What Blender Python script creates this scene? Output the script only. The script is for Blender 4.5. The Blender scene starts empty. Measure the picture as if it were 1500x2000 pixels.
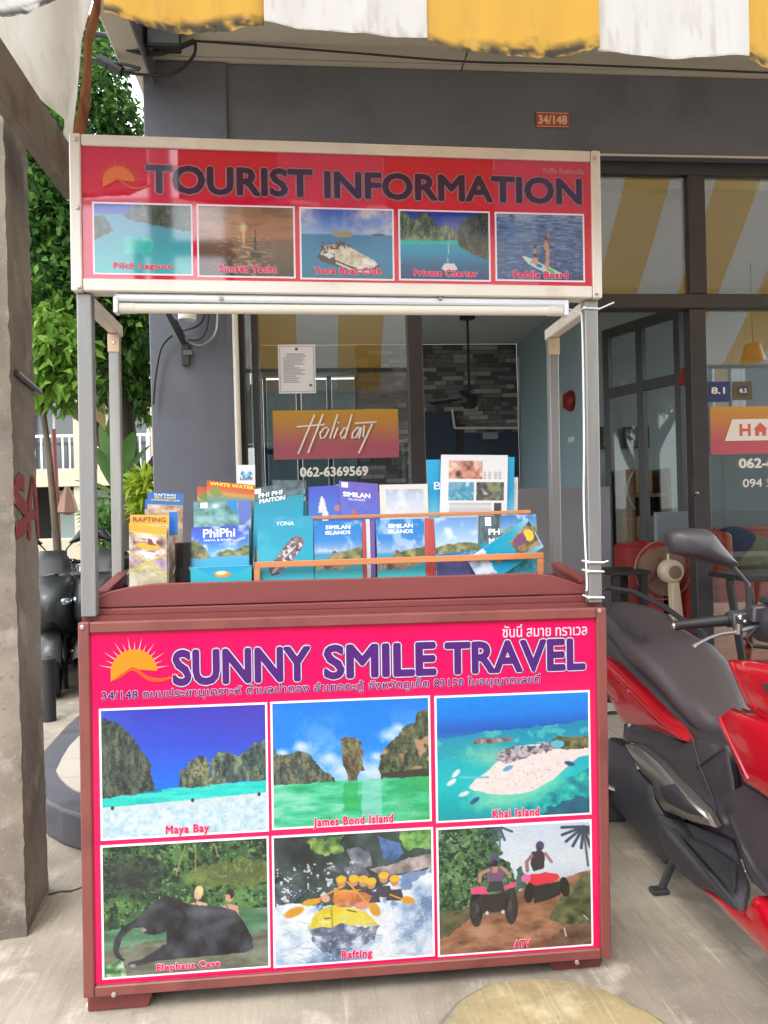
import bpy, bmesh, math, random
import numpy as np
from mathutils import Vector, Matrix

random.seed(7); np.random.seed(7)
R = math.radians
SC = bpy.context.scene
COL = SC.collection

# ------------------------------------------------------------------ camera
CAM_H = 1.4
ROLL, YAW, PITCH, FPX = R(1.5432), R(5.552), R(-0.06), 1500.0
FW = np.array([math.sin(YAW)*math.cos(PITCH), math.cos(YAW)*math.cos(PITCH), math.sin(PITCH)])
_r0 = np.array([math.cos(YAW), -math.sin(YAW), 0.0]); _up = np.cross(_r0, FW)
CI = math.cos(ROLL)*_r0 - math.sin(ROLL)*_up
CJ = math.sin(ROLL)*_r0 + math.cos(ROLL)*_up
CO = np.array([0, 0, CAM_H])
cam_data = bpy.data.cameras.new('camera'); cam = bpy.data.objects.new('camera', cam_data); COL.objects.link(cam)
cam_data.sensor_fit = 'HORIZONTAL'; cam_data.sensor_width = 36.0
cam_data.lens = 36.0*FPX/1500.0
cam_data.clip_start = 0.02; cam_data.clip_end = 2000
m = Matrix.Identity(4)
for k in range(3):
    m[k][0] = CI[k]; m[k][1] = CJ[k]; m[k][2] = -FW[k]; m[k][3] = CO[k]
cam.matrix_world = m
SC.camera = cam

# ------------------------------------------------------------------ sky, sun, exposure
SUN_EL, SUN_AZ = R(56), R(206)          # compass-like: 0 = +Y, clockwise; the sun stands behind the viewer
world = bpy.data.worlds.new('World'); SC.world = world; world.use_nodes = True
wn = world.node_tree.nodes; wl = world.node_tree.links
wn.clear()
wo = wn.new('ShaderNodeOutputWorld'); wb = wn.new('ShaderNodeBackground'); ws = wn.new('ShaderNodeTexSky')
ws.sky_type = 'NISHITA'; ws.sun_disc = False; ws.sun_elevation = SUN_EL; ws.sun_rotation = SUN_AZ
ws.air_density = 1.3; ws.dust_density = 3.0; ws.ozone_density = 1.0
wb.inputs['Strength'].default_value = 0.15
# thin bright overcast: the clear sky is mostly veiled by an even white cloud sheet with soft thicker patches
wt = wn.new('ShaderNodeTexCoord'); wc = wn.new('ShaderNodeTexNoise'); wc.inputs['Scale'].default_value = 2.2; wc.inputs['Detail'].default_value = 5
wr = wn.new('ShaderNodeMapRange'); wr.inputs[1].default_value = 0.3; wr.inputs[2].default_value = 0.7; wr.inputs[3].default_value = 0.72; wr.inputs[4].default_value = 0.97
wm = wn.new('ShaderNodeMix'); wm.data_type = 'RGBA'; wm.inputs[7].default_value = (9.6, 9.9, 10.3, 1)
wl.new(wt.outputs['Generated'], wc.inputs['Vector']); wl.new(wc.outputs[0], wr.inputs[0]); wl.new(wr.outputs[0], wm.inputs[0])
wl.new(ws.outputs[0], wm.inputs[6]); wl.new(wm.outputs[2], wb.inputs['Color']); wl.new(wb.outputs[0], wo.inputs['Surface'])
sd = bpy.data.lights.new('sun', 'SUN'); sun = bpy.data.objects.new('sun', sd); COL.objects.link(sun)
sd.energy = 0.6; sd.angle = R(18); sd.color = (1.0, 0.965, 0.92)
_sv = Vector((math.sin(SUN_AZ)*math.cos(SUN_EL), math.cos(SUN_AZ)*math.cos(SUN_EL), math.sin(SUN_EL)))
sun.rotation_euler = _sv.to_track_quat('Z', 'Y').to_euler()
sun.location = _sv*30
SC.view_settings.view_transform = 'Standard'; SC.view_settings.look = 'None'
SC.view_settings.gamma = 1.0; SC.view_settings.use_curve_mapping = False
SC.view_settings.exposure = 1.55
SC.cycles.use_denoising = True
SC.cycles.max_bounces = 8; SC.cycles.transparent_max_bounces = 16
SC.cycles.caustics_reflective = False; SC.cycles.caustics_refractive = False

# ------------------------------------------------------------------ pixels of the photograph to directions
def ray(u, v): return FW + CI*((u-750)/FPX) - CJ*((v-1000)/FPX)
def pY(u, v, Y): d = ray(u, v); return CO + d*(Y/d[1])
def pX(u, v, X): d = ray(u, v); return CO + d*(X/d[0])
def pZ(u, v, Z): d = ray(u, v); return CO + d*((Z-CAM_H)/d[2])

# ------------------------------------------------------------------ mesh helpers
class MB:
    def __init__(s): s.v = []; s.f = []
    def add(s, vs, fs):
        o = len(s.v); s.v += [tuple(map(float, p)) for p in vs]; s.f += [tuple(i+o for i in f) for f in fs]; return s
    def box(s, x0, x1, y0, y1, z0, z1):
        return s.add([(x0,y0,z0),(x1,y0,z0),(x1,y1,z0),(x0,y1,z0),(x0,y0,z1),(x1,y0,z1),(x1,y1,z1),(x0,y1,z1)],
                     [(0,3,2,1),(4,5,6,7),(0,1,5,4),(1,2,6,5),(2,3,7,6),(3,0,4,7)])
    def prism(s, poly, ext):
        n = len(poly); P = [np.array(p, float) for p in poly]; e = np.array(ext, float)
        nrm = np.zeros(3)
        for i in range(n): nrm += np.cross(P[i], P[(i+1) % n])
        if nrm @ e > 0: P = P[::-1]
        return s.add(P+[p+e for p in P], [tuple(range(n)), tuple(range(2*n-1, n-1, -1))] +
                     [((i+1) % n, i, i+n, (i+1) % n+n) for i in range(n)])
    def tube(s, path, r, n=8, caps=True):
        P = [Vector(map(float, p)) for p in path]; rs = r if hasattr(r, '__len__') else [r]*len(P)
        prev = None; rings = []
        for i, p in enumerate(P):
            t = (P[min(i+1, len(P)-1)] - P[max(i-1, 0)]).normalized()
            if prev is None:
                a = t.orthogonal().normalized()
            else:
                a = (prev - t*prev.dot(t)); a = a.normalized() if a.length > 1e-6 else t.orthogonal().normalized()
            prev = a; b = t.cross(a)
            rings.append([p + (a*math.cos(2*math.pi*k/n) + b*math.sin(2*math.pi*k/n))*rs[i] for k in range(n)])
        return s.loft(rings, caps)
    def loft(s, rings, caps=True, closed=True):
        n = len(rings[0]); vs = [p for r_ in rings for p in r_]; fs = []
        for i in range(len(rings)-1):
            for k in range(n if closed else n-1):
                k2 = (k+1) % n
                fs.append((i*n+k, i*n+k2, (i+1)*n+k2, (i+1)*n+k))
        if caps and closed:
            fs.append(tuple(range(n-1, -1, -1))); fs.append(tuple((len(rings)-1)*n+k for k in range(n)))
        return s.add(vs, fs)
    def lathe(s, prof, c, axis=(0,0,1), n=24):
        ax = Vector(axis).normalized(); a = ax.orthogonal().normalized(); b = ax.cross(a); c = Vector(map(float, c))
        return s.loft([[c + ax*z + (a*math.cos(2*math.pi*k/n) + b*math.sin(2*math.pi*k/n))*max(r, 1e-4) for k in range(n)] for r, z in prof])
    def ball(s, c, r, n=10, m_=7, sc=(1,1,1)):
        rings = []
        for i in range(m_+1):
            th = math.pi*i/m_; rr = max(math.sin(th), 1e-3)
            rings.append([(c[0]+r*sc[0]*rr*math.cos(2*math.pi*k/n), c[1]+r*sc[1]*rr*math.sin(2*math.pi*k/n), c[2]-r*sc[2]*math.cos(th)) for k in range(n)])
        return s.loft(rings)

ROOTM = {}
def setprops(o, label=None, cat=None, group=None, kind=None):
    if label: o['label'] = label
    if cat: o['category'] = cat
    if group: o['group'] = group
    if kind: o['kind'] = kind
    return o

def empty(name, loc, label, cat, group=None, rotz=0.0, mat4=None):
    o = bpy.data.objects.new(name, None); COL.objects.link(o); o.empty_display_size = 0.1
    M = mat4 if mat4 is not None else Matrix.Translation(Vector(map(float, loc))) @ Matrix.Rotation(rotz, 4, 'Z')
    o.matrix_world = M; ROOTM[o.name] = M.copy()
    return setprops(o, label, cat, group)

def mk(name, mb, mat, parent=None, label=None, cat=None, group=None, kind=None, smooth=0, bevel=0, seg=1,
       local=False, cols=None, subdiv=0, jit=0.0):
    """one mesh object; vertices are given in world space (or, with local=True, in the root's space)"""
    V, Fc = (mb.v, mb.f) if isinstance(mb, MB) else mb
    V = np.array(V, float)
    M = Matrix.Identity(4)
    if parent is not None:
        M = ROOTM[parent.name]
        if not local:
            Mi = np.array(M.inverted()); V = V @ Mi[:3, :3].T + Mi[:3, 3]
        loc = None
    else:
        lo, hi = V.min(0), V.max(0); loc = np.array([(lo[0]+hi[0])/2, (lo[1]+hi[1])/2, lo[2]])
        V = V - loc
    me = bpy.data.meshes.new(name); me.from_pydata(V.tolist(), [], [tuple(f) for f in Fc])
    if bevel or subdiv:
        bm = bmesh.new(); bm.from_mesh(me)
        bmesh.ops.recalc_face_normals(bm, faces=bm.faces)
        if bevel:
            es = [e for e in bm.edges if len(e.link_faces) == 2 and e.calc_face_angle(0) > 0.5]
            bmesh.ops.bevel(bm, geom=es, offset=bevel, segments=seg, affect='EDGES', profile=0.5, clamp_overlap=True)
        if subdiv:
            bmesh.ops.subdivide_edges(bm, edges=bm.edges, cuts=subdiv, use_grid_fill=True)
        bm.to_mesh(me); bm.free()
    elif isinstance(mb, MB):
        bm = bmesh.new(); bm.from_mesh(me); bmesh.ops.recalc_face_normals(bm, faces=bm.faces); bm.to_mesh(me); bm.free()
    me.update()
    if smooth:
        me.polygons.foreach_set('use_smooth', [True]*len(me.polygons))
        if smooth > 1 or True:
            try: me.set_sharp_from_angle(angle=R(smooth if smooth > 1 else 35))
            except Exception: pass
    if cols is not None:
        at = me.color_attributes.new('Col', 'FLOAT_COLOR', 'POINT')
        c4 = np.ones((len(me.vertices), 4), np.float32); c4[:, :3] = cols
        at.data.foreach_set('color', c4.ravel())
    if mat is not None: me.materials.append(mat)
    o = bpy.data.objects.new(name, me); COL.objects.link(o)
    if parent is not None:
        o.parent = parent; ROOTM[o.name] = M
    else:
        o.location = loc; ROOTM[o.name] = Matrix.Translation(Vector(loc))
    return setprops(o, label, cat, group, kind)

def copy_tree(o, parent=None):
    c = o.copy(); COL.objects.link(c); c.parent = parent
    for ch in list(o.children): copy_tree(ch, c)
    return c

# ------------------------------------------------------------------ colours and materials
def lin(c):
    c = np.asarray(c, float); return np.where(c <= 0.04045, c/12.92, ((c+0.055)/1.055)**2.4)
def S(r, g, b, k=1.0):
    return tuple(float(x) for x in lin(np.array([r, g, b])/255.0)*k)

def mat(name, col, rough=0.5, metal=0.0, var=0.0, vs=6.0, col2=None, c2s=3.0, c2lo=0.5, c2hi=0.65, bump=0.0, bs=60.0,
        spec=0.5, coat=0.0, aniso=(1,1,1), vcol=False, trans=0.0, rvar=0.0, sheen=0.0):
    m_ = bpy.data.materials.new(name); m_.use_nodes = True
    nt = m_.node_tree; N = nt.nodes; L = nt.links
    bs_ = N['Principled BSDF']
    bs_.inputs['Roughness'].default_value = rough; bs_.inputs['Metallic'].default_value = metal
    bs_.inputs['Specular IOR Level'].default_value = spec; bs_.inputs['Coat Weight'].default_value = coat
    bs_.inputs['Coat Roughness'].default_value = 0.06
    tc = N.new('ShaderNodeTexCoord'); mp = N.new('ShaderNodeMapping'); mp.inputs['Scale'].default_value = aniso
    L.new(tc.outputs['Object'], mp.inputs['Vector'])
    if vcol:
        at = N.new('ShaderNodeAttribute'); at.attribute_name = 'Col'; cur = at.outputs['Color']
    else:
        rgb = N.new('ShaderNodeRGB'); rgb.outputs[0].default_value = (*col, 1); cur = rgb.outputs[0]
    if col2 is not None:
        n2 = N.new('ShaderNodeTexNoise'); n2.inputs['Scale'].default_value = c2s; n2.inputs['Detail'].default_value = 7
        n2.inputs['Roughness'].default_value = 0.62
        L.new(mp.outputs[0], n2.inputs['Vector'])
        rp = N.new('ShaderNodeMapRange'); rp.inputs[1].default_value = c2lo; rp.inputs[2].default_value = c2hi
        L.new(n2.outputs[0], rp.inputs[0])
        mx = N.new('ShaderNodeMix'); mx.data_type = 'RGBA'; mx.inputs[7].default_value = (*col2, 1)
        L.new(rp.outputs[0], mx.inputs[0]); L.new(cur, mx.inputs[6]); cur = mx.outputs[2]
    if var:
        n1 = N.new('ShaderNodeTexNoise'); n1.inputs['Scale'].default_value = vs; n1.inputs['Detail'].default_value = 6
        L.new(mp.outputs[0], n1.inputs['Vector'])
        r1 = N.new('ShaderNodeMapRange'); r1.inputs[1].default_value = 0.25; r1.inputs[2].default_value = 0.75
        r1.inputs[3].default_value = 1-var; r1.inputs[4].default_value = 1+var
        L.new(n1.outputs[0], r1.inputs[0])
        hs = N.new('ShaderNodeHueSaturation'); L.new(r1.outputs[0], hs.inputs['Value']); L.new(cur, hs.inputs['Color']); cur = hs.outputs[0]
        if rvar:
            r2 = N.new('ShaderNodeMapRange'); r2.inputs[1].default_value = 0.3; r2.inputs[2].default_value = 0.7
            r2.inputs[3].default_value = max(rough-rvar, 0.02); r2.inputs[4].default_value = min(rough+rvar, 1)
            L.new(n1.outputs[0], r2.inputs[0]); L.new(r2.outputs[0], bs_.inputs['Roughness'])
    L.new(cur, bs_.inputs['Base Color'])
    if bump:
        nb = N.new('ShaderNodeTexNoise'); nb.inputs['Scale'].default_value = bs; nb.inputs['Detail'].default_value = 5
        L.new(mp.outputs[0], nb.inputs['Vector'])
        bp = N.new('ShaderNodeBump'); bp.inputs['Strength'].default_value = bump; bp.inputs['Distance'].default_value = 0.01
        L.new(nb.outputs[0], bp.inputs['Height']); L.new(bp.outputs[0], bs_.inputs['Normal'])
    if trans:   # thin translucent cloth or leaf
        out = N['Material Output']; tr = N.new('ShaderNodeBsdfTranslucent'); L.new(cur, tr.inputs['Color'])
        ms = N.new('ShaderNodeMixShader'); ms.inputs[0].default_value = trans
        L.new(bs_.outputs[0], ms.inputs[1]); L.new(tr.outputs[0], ms.inputs[2]); L.new(ms.outputs[0], out.inputs['Surface'])
    return m_

def glassmat(name, tint=(1, 1, 1), rough=0.0, refl=1.0, ior=1.5):
    m_ = bpy.data.materials.new(name); m_.use_nodes = True; nt = m_.node_tree; N = nt.nodes; L = nt.links
    N.remove(N['Principled BSDF'])
    tr = N.new('ShaderNodeBsdfTransparent'); tr.inputs[0].default_value = (*tint, 1)
    gl = N.new('ShaderNodeBsdfGlossy'); gl.inputs['Roughness'].default_value = rough
    fr = N.new('ShaderNodeFresnel'); ge = N.new('ShaderNodeNewGeometry')       # the far face of a thin pane mirrors like the near one
    mi = N.new('ShaderNodeMapRange'); mi.inputs[3].default_value = ior; mi.inputs[4].default_value = 1/ior
    L.new(ge.outputs['Backfacing'], mi.inputs[0]); L.new(mi.outputs[0], fr.inputs[0])
    mu = N.new('ShaderNodeMath'); mu.operation = 'MULTIPLY'; mu.use_clamp = True; mu.inputs[1].default_value = refl
    L.new(fr.outputs[0], mu.inputs[0])
    ms = N.new('ShaderNodeMixShader'); L.new(mu.outputs[0], ms.inputs[0])
    L.new(tr.outputs[0], ms.inputs[1]); L.new(gl.outputs[0], ms.inputs[2]); L.new(ms.outputs[0], N['Material Output'].inputs['Surface'])
    return m_

# ------------------------------------------------------------------ lettering: glyph outlines turned into flat meshes
_dg = None
def glyphs(s, offset=0.0, shear=0.0, spacing=1.0, res=3):
    cu = bpy.data.curves.new('lettering', 'FONT'); cu.body = s; cu.size = 1.0; cu.offset = offset; cu.shear = shear
    cu.space_character = spacing; cu.resolution_u = res; cu.dimensions = '2D'; cu.fill_mode = 'FRONT'
    ob = bpy.data.objects.new('lettering', cu); COL.objects.link(ob)
    dg = bpy.context.evaluated_depsgraph_get()
    me = bpy.data.meshes.new_from_object(ob.evaluated_get(dg))
    V = np.array([v.co[:2] for v in me.vertices]).reshape(-1, 2); Fc = [tuple(p.vertices) for p in me.polygons]
    bpy.data.objects.remove(ob); bpy.data.curves.remove(cu); bpy.data.meshes.remove(me)
    return V, Fc

def lettering(name, s, parent, quad, nrm, layers, shear=0.0, spacing=1.0, local=False, fit=True):
    """quad: lower-left corner, x-vector, up-vector (the box the letters fill); layers: (offset, material, height, part name)"""
    o0, ex, ez = [np.array(q, float) for q in quad]; nrm = np.array(nrm, float)
    V0, F0 = glyphs(s, 0.0, shear, spacing)
    if len(V0) == 0: return
    b0 = layers[0][0]
    lo, hi = V0.min(0)-b0, V0.max(0)+b0
    n0 = len(V0)
    for off, mt, hgt, nm in layers:
        # heavier strokes: the same glyphs laid again a little to each side, each a hair deeper
        sh = [(0.0, 0.0)] + ([(off*math.cos(a*math.pi/4), off*math.sin(a*math.pi/4)) for a in range(8)] if off else [])
        Vs, Fs, D = [], [], []
        for k, (dx, dy) in enumerate(sh):
            Vs.append(V0 + (dx, dy)); Fs += [tuple(i+k*n0 for i in f) for f in F0]; D += [hgt - k*0.00005]*n0
        V = np.vstack(Vs); D = np.array(D)[:, None]
        if fit:
            T = (V-lo)/np.maximum(hi-lo, 1e-6)
        else:   # keep proportions, height fits
            T = (V-lo)/(hi[1]-lo[1]); T[:, 0] *= np.linalg.norm(ez)/np.linalg.norm(ex)
        W = o0 + T[:, :1]*ex + T[:, 1:]*ez + nrm*D
        mk(nm or name, (W, Fs), mt, parent, local=local)

# ------------------------------------------------------------------ painter for printed pictures (per-vertex colour)
def _hash(ix, iy, seed):
    h = (ix.astype(np.int64)*374761393 + iy.astype(np.int64)*668265263 + seed*974634777) & 0x7fffffff
    h = ((h ^ (h >> 13))*1274126177) & 0x7fffffff
    return ((h ^ (h >> 16)) & 0xffff)/65535.0
def vnoise(X, Y, seed=0):
    x0 = np.floor(X); y0 = np.floor(Y); fx = X-x0; fy = Y-y0
    fx = fx*fx*(3-2*fx); fy = fy*fy*(3-2*fy)
    a = _hash(x0, y0, seed); b = _hash(x0+1, y0, seed); c = _hash(x0, y0+1, seed); d = _hash(x0+1, y0+1, seed)
    return (a*(1-fx)+b*fx)*(1-fy) + (c*(1-fx)+d*fx)*fy
def fbm(X, Y, sc=4, octv=4, seed=0, ay=1.0):
    t = 0; amp = 0.5; tot = 0
    for k in range(octv):
        t = t + amp*vnoise(X*sc*2**k, Y*sc*ay*2**k, seed+k*17); tot += amp; amp *= 0.55
    return t/tot

class Cv:
    """x to the right 0..1, y downwards 0..1, colours as sRGB 0..255"""
    def __init__(s, w, h, asp=1.3):
        s.w, s.h = w, h
        s.Y, s.X = np.mgrid[0:h, 0:w].astype(float); s.X /= (w-1); s.Y /= (h-1); s.asp = asp
        s.a = np.zeros((h, w, 3))
    def put(s, mask, c):
        c = np.asarray(c, float); s.a = s.a*(1-mask[..., None]) + c*mask[..., None]; return mask
    def fill(s, c): s.a[:] = c
    def grad(s, stops, ax='y'):
        t = s.Y if ax == 'y' else s.X
        xs = [p[0] for p in stops]; s.a = np.stack([np.interp(t, xs, [p[1][k] for p in stops]) for k in range(3)], -1)
    def n(s, sc=6, o=4, seed=0, ay=1.0): return fbm(s.X*s.asp, s.Y, sc, o, seed, ay)
    def poly(s, pts, c=None, rough=0.0, rs=14, seed=1, soft=0.0, a=1.0):
        X, Y = s.X, s.Y
        if rough:
            X = X + (s.n(rs, 3, seed)-0.5)*2*rough; Y = Y + (s.n(rs, 3, seed+50)-0.5)*2*rough
        ins = np.zeros(X.shape, bool); n = len(pts)
        for i in range(n):
            x1, y1 = pts[i]; x2, y2 = pts[(i+1) % n]
            if y1 == y2: continue
            cnd = ((y1 > Y) != (y2 > Y)) & (X < (x2-x1)*(Y-y1)/(y2-y1)+x1); ins ^= cnd
        mk_ = ins.astype(float)*a
        if c is not None: s.put(mk_, c)
        return mk_
    def ell(s, cx, cy, rx, ry, c=None, ang=0.0, soft=0.15, a=1.0, rough=0.0, seed=3):
        dx = (s.X-cx)*s.asp; dy = s.Y-cy; ca, sa = math.cos(ang), math.sin(ang)
        d = np.sqrt(((dx*ca+dy*sa)/(rx*s.asp))**2 + ((-dx*sa+dy*ca)/ry)**2)
        if rough: d = d + (s.n(16, 3, seed)-0.5)*rough
        mk_ = np.clip((1-d)/max(soft, 1e-3), 0, 1)*a
        if c is not None: s.put(mk_, c)
        return mk_
    def line(s, pts, w, c=None, a=1.0):
        mk_ = np.zeros(s.X.shape)
        for (x1, y1), (x2, y2) in zip(pts[:-1], pts[1:]):
            ax, ay = x1*s.asp, y1; bx, by = x2*s.asp, y2; px, py = s.X*s.asp-ax, s.Y-ay
            dx, dy = bx-ax, by-ay; t = np.clip((px*dx+py*dy)/max(dx*dx+dy*dy, 1e-9), 0, 1)
            d = np.hypot(px-t*dx, py-t*dy); mk_ = np.maximum(mk_, np.clip((w-d)/(w*0.5), 0, 1))
        mk_ = mk_*a
        if c is not None: s.put(mk_, c)
        return mk_
    def tex(s, mask, cols, sc=10, seed=5, o=4, ay=1.0, con=2.2):
        t = np.clip((s.n(sc, o, seed, ay)-0.5)*con+0.5, 0, 1); xs = np.linspace(0, 1, len(cols))
        c = np.stack([np.interp(t, xs, [q[k] for q in cols]) for k in range(3)], -1); s.put(mask, c)
    def spk(s, mask, c, thr=0.7, sc=40, seed=9, a=1.0):
        t = np.clip((s.n(sc, 2, seed)-thr)*12, 0, 1)*mask*a; s.put(t, c)
    def cols(s, k=0.86):
        a = s.a
        if s.w > 90:                                              # the grain and blotches of a printed photograph
            g = s.n(70, 2, 77)-0.5; g2 = s.n(17, 3, 78)-0.5; a = a*(1+0.10*g[..., None]+0.05*g2[..., None])
        a = 16+np.clip(a, 0, 255)*(244-16)/255.0
        return (lin(a/255.0)*k).reshape(-1, 3)

def picture(name, cv, parent, p00, ex, ez, mt, local=False, label=None, k=0.86, thick=None, **kw):
    """a flat print: p00 lower-left corner, ex to the right, ez upwards; y of the canvas runs down"""
    p00, ex, ez = [np.array(q, float) for q in (p00, ex, ez)]
    T = cv.X.ravel()[:, None]; B = (1-cv.Y.ravel())[:, None]
    V = p00 + T*ex + B*ez; w, h = cv.w, cv.h
    i = np.arange((h-1)*(w-1)); r_ = i//(w-1); c_ = i % (w-1); a = r_*w+c_
    Fc = np.stack([a, a+w, a+w+1, a+1], 1)
    C = cv.cols(k)
    if thick is not None:      # give the sheet a back and edges: a leaflet with real thickness
        t = np.array(thick, float); n0 = len(V)
        cs = [0, w-1, w*h-1, w*(h-1)]
        Vb = [V[q]+t for q in cs]; Vf = [V[q] for q in cs]
        V = np.vstack([V, Vb, Vf]); C = np.vstack([C, np.full((8, 3), 0.7)])
        b = n0; f = n0+4
        Fc = [tuple(x) for x in Fc] + [(b, b+1, b+2, b+3)] + [(f+q, f+(q+1) % 4, b+(q+1) % 4, b+q) for q in range(4)]
    else:
        Fc = [tuple(x) for x in Fc]
    return mk(name, (V, Fc), mt, parent, label=label, local=local, cols=C, **kw)
# ================================================================== materials of the setting
M_dkwall = mat('dark grey wall paint', S(100,104,114), 0.75, var=0.10, vs=1.3, col2=S(90,93,102), c2s=2.0, bump=0.12, bs=90)
M_soffit = mat('beige soffit board', S(196,190,176), 0.85, var=0.06, vs=2.5, bump=0.05, bs=120)
M_cream = mat('cream paint', S(226,222,205), 0.8, var=0.05, vs=1.0)
M_blue = mat('blue grey interior paint', S(158,178,186), 0.7, var=0.05, vs=0.8)
M_navy = mat('navy door paint', S(58,68,88), 0.5, var=0.1)
M_frame = mat('dark anodised frame', S(62,60,61), 0.42, 0.35, var=0.12, vs=9)
M_glass = glassmat('window glass', (0.92, 0.95, 0.94), 0.0, 0.8, 1.5)
M_glassf = glassmat('shop front glass', (0.88, 0.91, 0.90), 0.0, 2.9, 1.5)
M_glass2 = glassmat('tinted teal glass', (0.11, 0.145, 0.15), 0.0, 1.0, 1.5)
M_film = mat('grey frosted partition', S(150,156,168), 0.6, var=0.04)
M_ceil = mat('interior ceiling paint', S(206,206,202), 0.85)
M_tile = mat('interior floor tile', S(204,200,192), 0.25, var=0.06, vs=2)
M_white = mat('white paint', S(232,230,224), 0.55, var=0.05, vs=7)
M_pvc = mat('cream pvc pipe', S(214,208,194), 0.5, var=0.06, vs=10)
M_blk = mat('black rubber', S(34,33,35), 0.55, var=0.15, vs=20)
M_cable = mat('black cable', S(40,40,42), 0.5)
M_steel = mat('dull steel', S(150,150,152), 0.4, 0.85, var=0.12, vs=12)
M_rust = mat('rusty brown edge', S(150,96,62), 0.8, var=0.25, vs=14, col2=S(112,66,46), c2s=9)
M_step = mat('dark grey step paint', S(70,68,75), 0.6, var=0.14, vs=4, col2=S(52,50,56), c2s=5, bump=0.15, bs=50, rvar=0.15)
M_tileout = mat('cream floor tile', S(172,163,150), 0.35, var=0.04, vs=5)

def concrete(name, base, dark, light, streak=0.0, crack=True):
    m_ = bpy.data.materials.new(name); m_.use_nodes = True; nt = m_.node_tree; N = nt.nodes; L = nt.links; b = N['Principled BSDF']
    b.inputs['Roughness'].default_value = 0.85; b.inputs['Specular IOR Level'].default_value = 0.25
    tc = N.new('ShaderNodeTexCoord')
    def noise(sc, det=6, scale=(1,1,1), rough=0.6, rot=0.0):
        mp = N.new('ShaderNodeMapping'); mp.inputs['Scale'].default_value = scale; mp.inputs['Rotation'].default_value = (0, 0, rot)
        L.new(tc.outputs['Object'], mp.inputs[0])
        n = N.new('ShaderNodeTexNoise'); n.inputs['Scale'].default_value = sc; n.inputs['Detail'].default_value = det; n.inputs['Roughness'].default_value = rough
        L.new(mp.outputs[0], n.inputs[0]); return n.outputs[0]
    def ramp(src, lo, hi, a=0.0, c=1.0):
        r_ = N.new('ShaderNodeMapRange'); r_.inputs[1].default_value = lo; r_.inputs[2].default_value = hi
        r_.inputs[3].default_value = a; r_.inputs[4].default_value = c; L.new(src, r_.inputs[0]); return r_.outputs[0]
    def mix(fac, c1, c2):
        x = N.new('ShaderNodeMix'); x.data_type = 'RGBA'; L.new(fac, x.inputs[0])
        for k, c in ((6, c1), (7, c2)):
            if isinstance(c, tuple): x.inputs[k].default_value = (*c, 1)
            else: L.new(c, x.inputs[k])
        return x.outputs[2]
    c = mix(ramp(noise(1.7), 0.40, 0.66), base, dark)
    c = mix(ramp(noise(5.5, 8), 0.55, 0.74), c, light)
    c = mix(ramp(noise(38, 4), 0.60, 0.72, 0, 0.55), c, dark)
    c = mix(ramp(noise(95, 3), 0.62, 0.70, 0, 0.5), c, light)
    h = noise(60, 6)
    if streak:
        st = noise(7.0, 5, (9.0, 0.55, 1), 0.6, R(-14)); stm = noise(1.1, 3)
        mu = N.new('ShaderNodeMath'); mu.operation = 'MULTIPLY'; L.new(ramp(st, 0.50, 0.66), mu.inputs[0]); L.new(ramp(stm, 0.40, 0.6, 0.15, streak), mu.inputs[1])
        c = mix(mu.outputs[0], c, dark)
        st2 = noise(5.0, 4, (11.0, 0.5, 1), 0.6, R(-20)); c = mix(ramp(st2, 0.60, 0.72, 0, 0.5), c, light)
        ad = N.new('ShaderNodeMath'); ad.operation = 'ADD'; L.new(h, ad.inputs[0]); L.new(st, ad.inputs[1]); h = ad.outputs[0]
    L.new(c, b.inputs['Base Color'])
    bp = N.new('ShaderNodeBump'); bp.inputs['Strength'].default_value = 0.35; bp.inputs['Distance'].default_value = 0.006
    L.new(h, bp.inputs['Height']); L.new(bp.outputs[0], b.inputs['Normal'])
    return m_
M_pave = concrete('pavement concrete', S(160,150,134), S(124,116,104), S(188,178,162), 0.6)
M_pole = concrete('rough pole concrete', S(148,138,126), S(98,90,82), S(178,170,158))
M_poleside = concrete('smooth pole concrete', S(140,126,110), S(104,94,82), S(156,144,128))

# ================================================================== ground
gm = MB(); gm.add([(-220,-120,0),(220,-120,0),(220,260,0),(-220,260,0)], [(0,1,2,3)])
mk('pavement', gm, M_pave, kind='structure')
# crack across the pavement behind the pole
ck = MB(); pts = [pZ(u, v, 0.0) for u, v in ((93,1748),(118,1742),(140,1741),(162,1733),(230,1722),(330,1712))]
w = 0.007; up = [p+np.array([0,w,0.002]) for p in pts]; dn = [p+np.array([0,-w,0.002]) for p in pts]
ck.add(up+dn, [(i, i+1, i+1+len(pts), i+len(pts)) for i in range(len(pts)-1)])
M_crack = mat('crack dirt', S(70,64,58), 0.95)
mk('pavement_crack', ck, M_crack, kind='structure')

# raised shop step with its rounded corner, cream tiles on top
def step_outline(x0, yf, rad, inset=0.0):
    pts = [(9.0, 9.4), (x0+inset, 9.4)]
    pts += [(x0+inset, yf+rad)]
    for k in range(0, 11):
        a = math.pi + (math.pi/2)*k/10
        pts.append((x0+rad+(rad-inset)*math.cos(a), yf+rad+(rad-inset)*math.sin(a)))
    pts.append((9.0, yf+inset)); return pts
so = [(9.0,9.4),(-1.50,9.4),(-1.50,4.8),(-1.46,4.2),(-1.42,4.0),(-1.36,3.83),(-1.28,3.67),(-1.19,3.53),(-1.09,3.42),(-0.99,3.345),(-0.88,3.30),(-0.75,3.28),(-0.5,3.275),(9.0,3.275)]
stp = MB().prism([(x, y, 0.0) for x, y in so], (0, 0, 0.155))
step = mk('shop_step', stp, M_step, kind='structure', bevel=0.012, seg=2)
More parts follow.
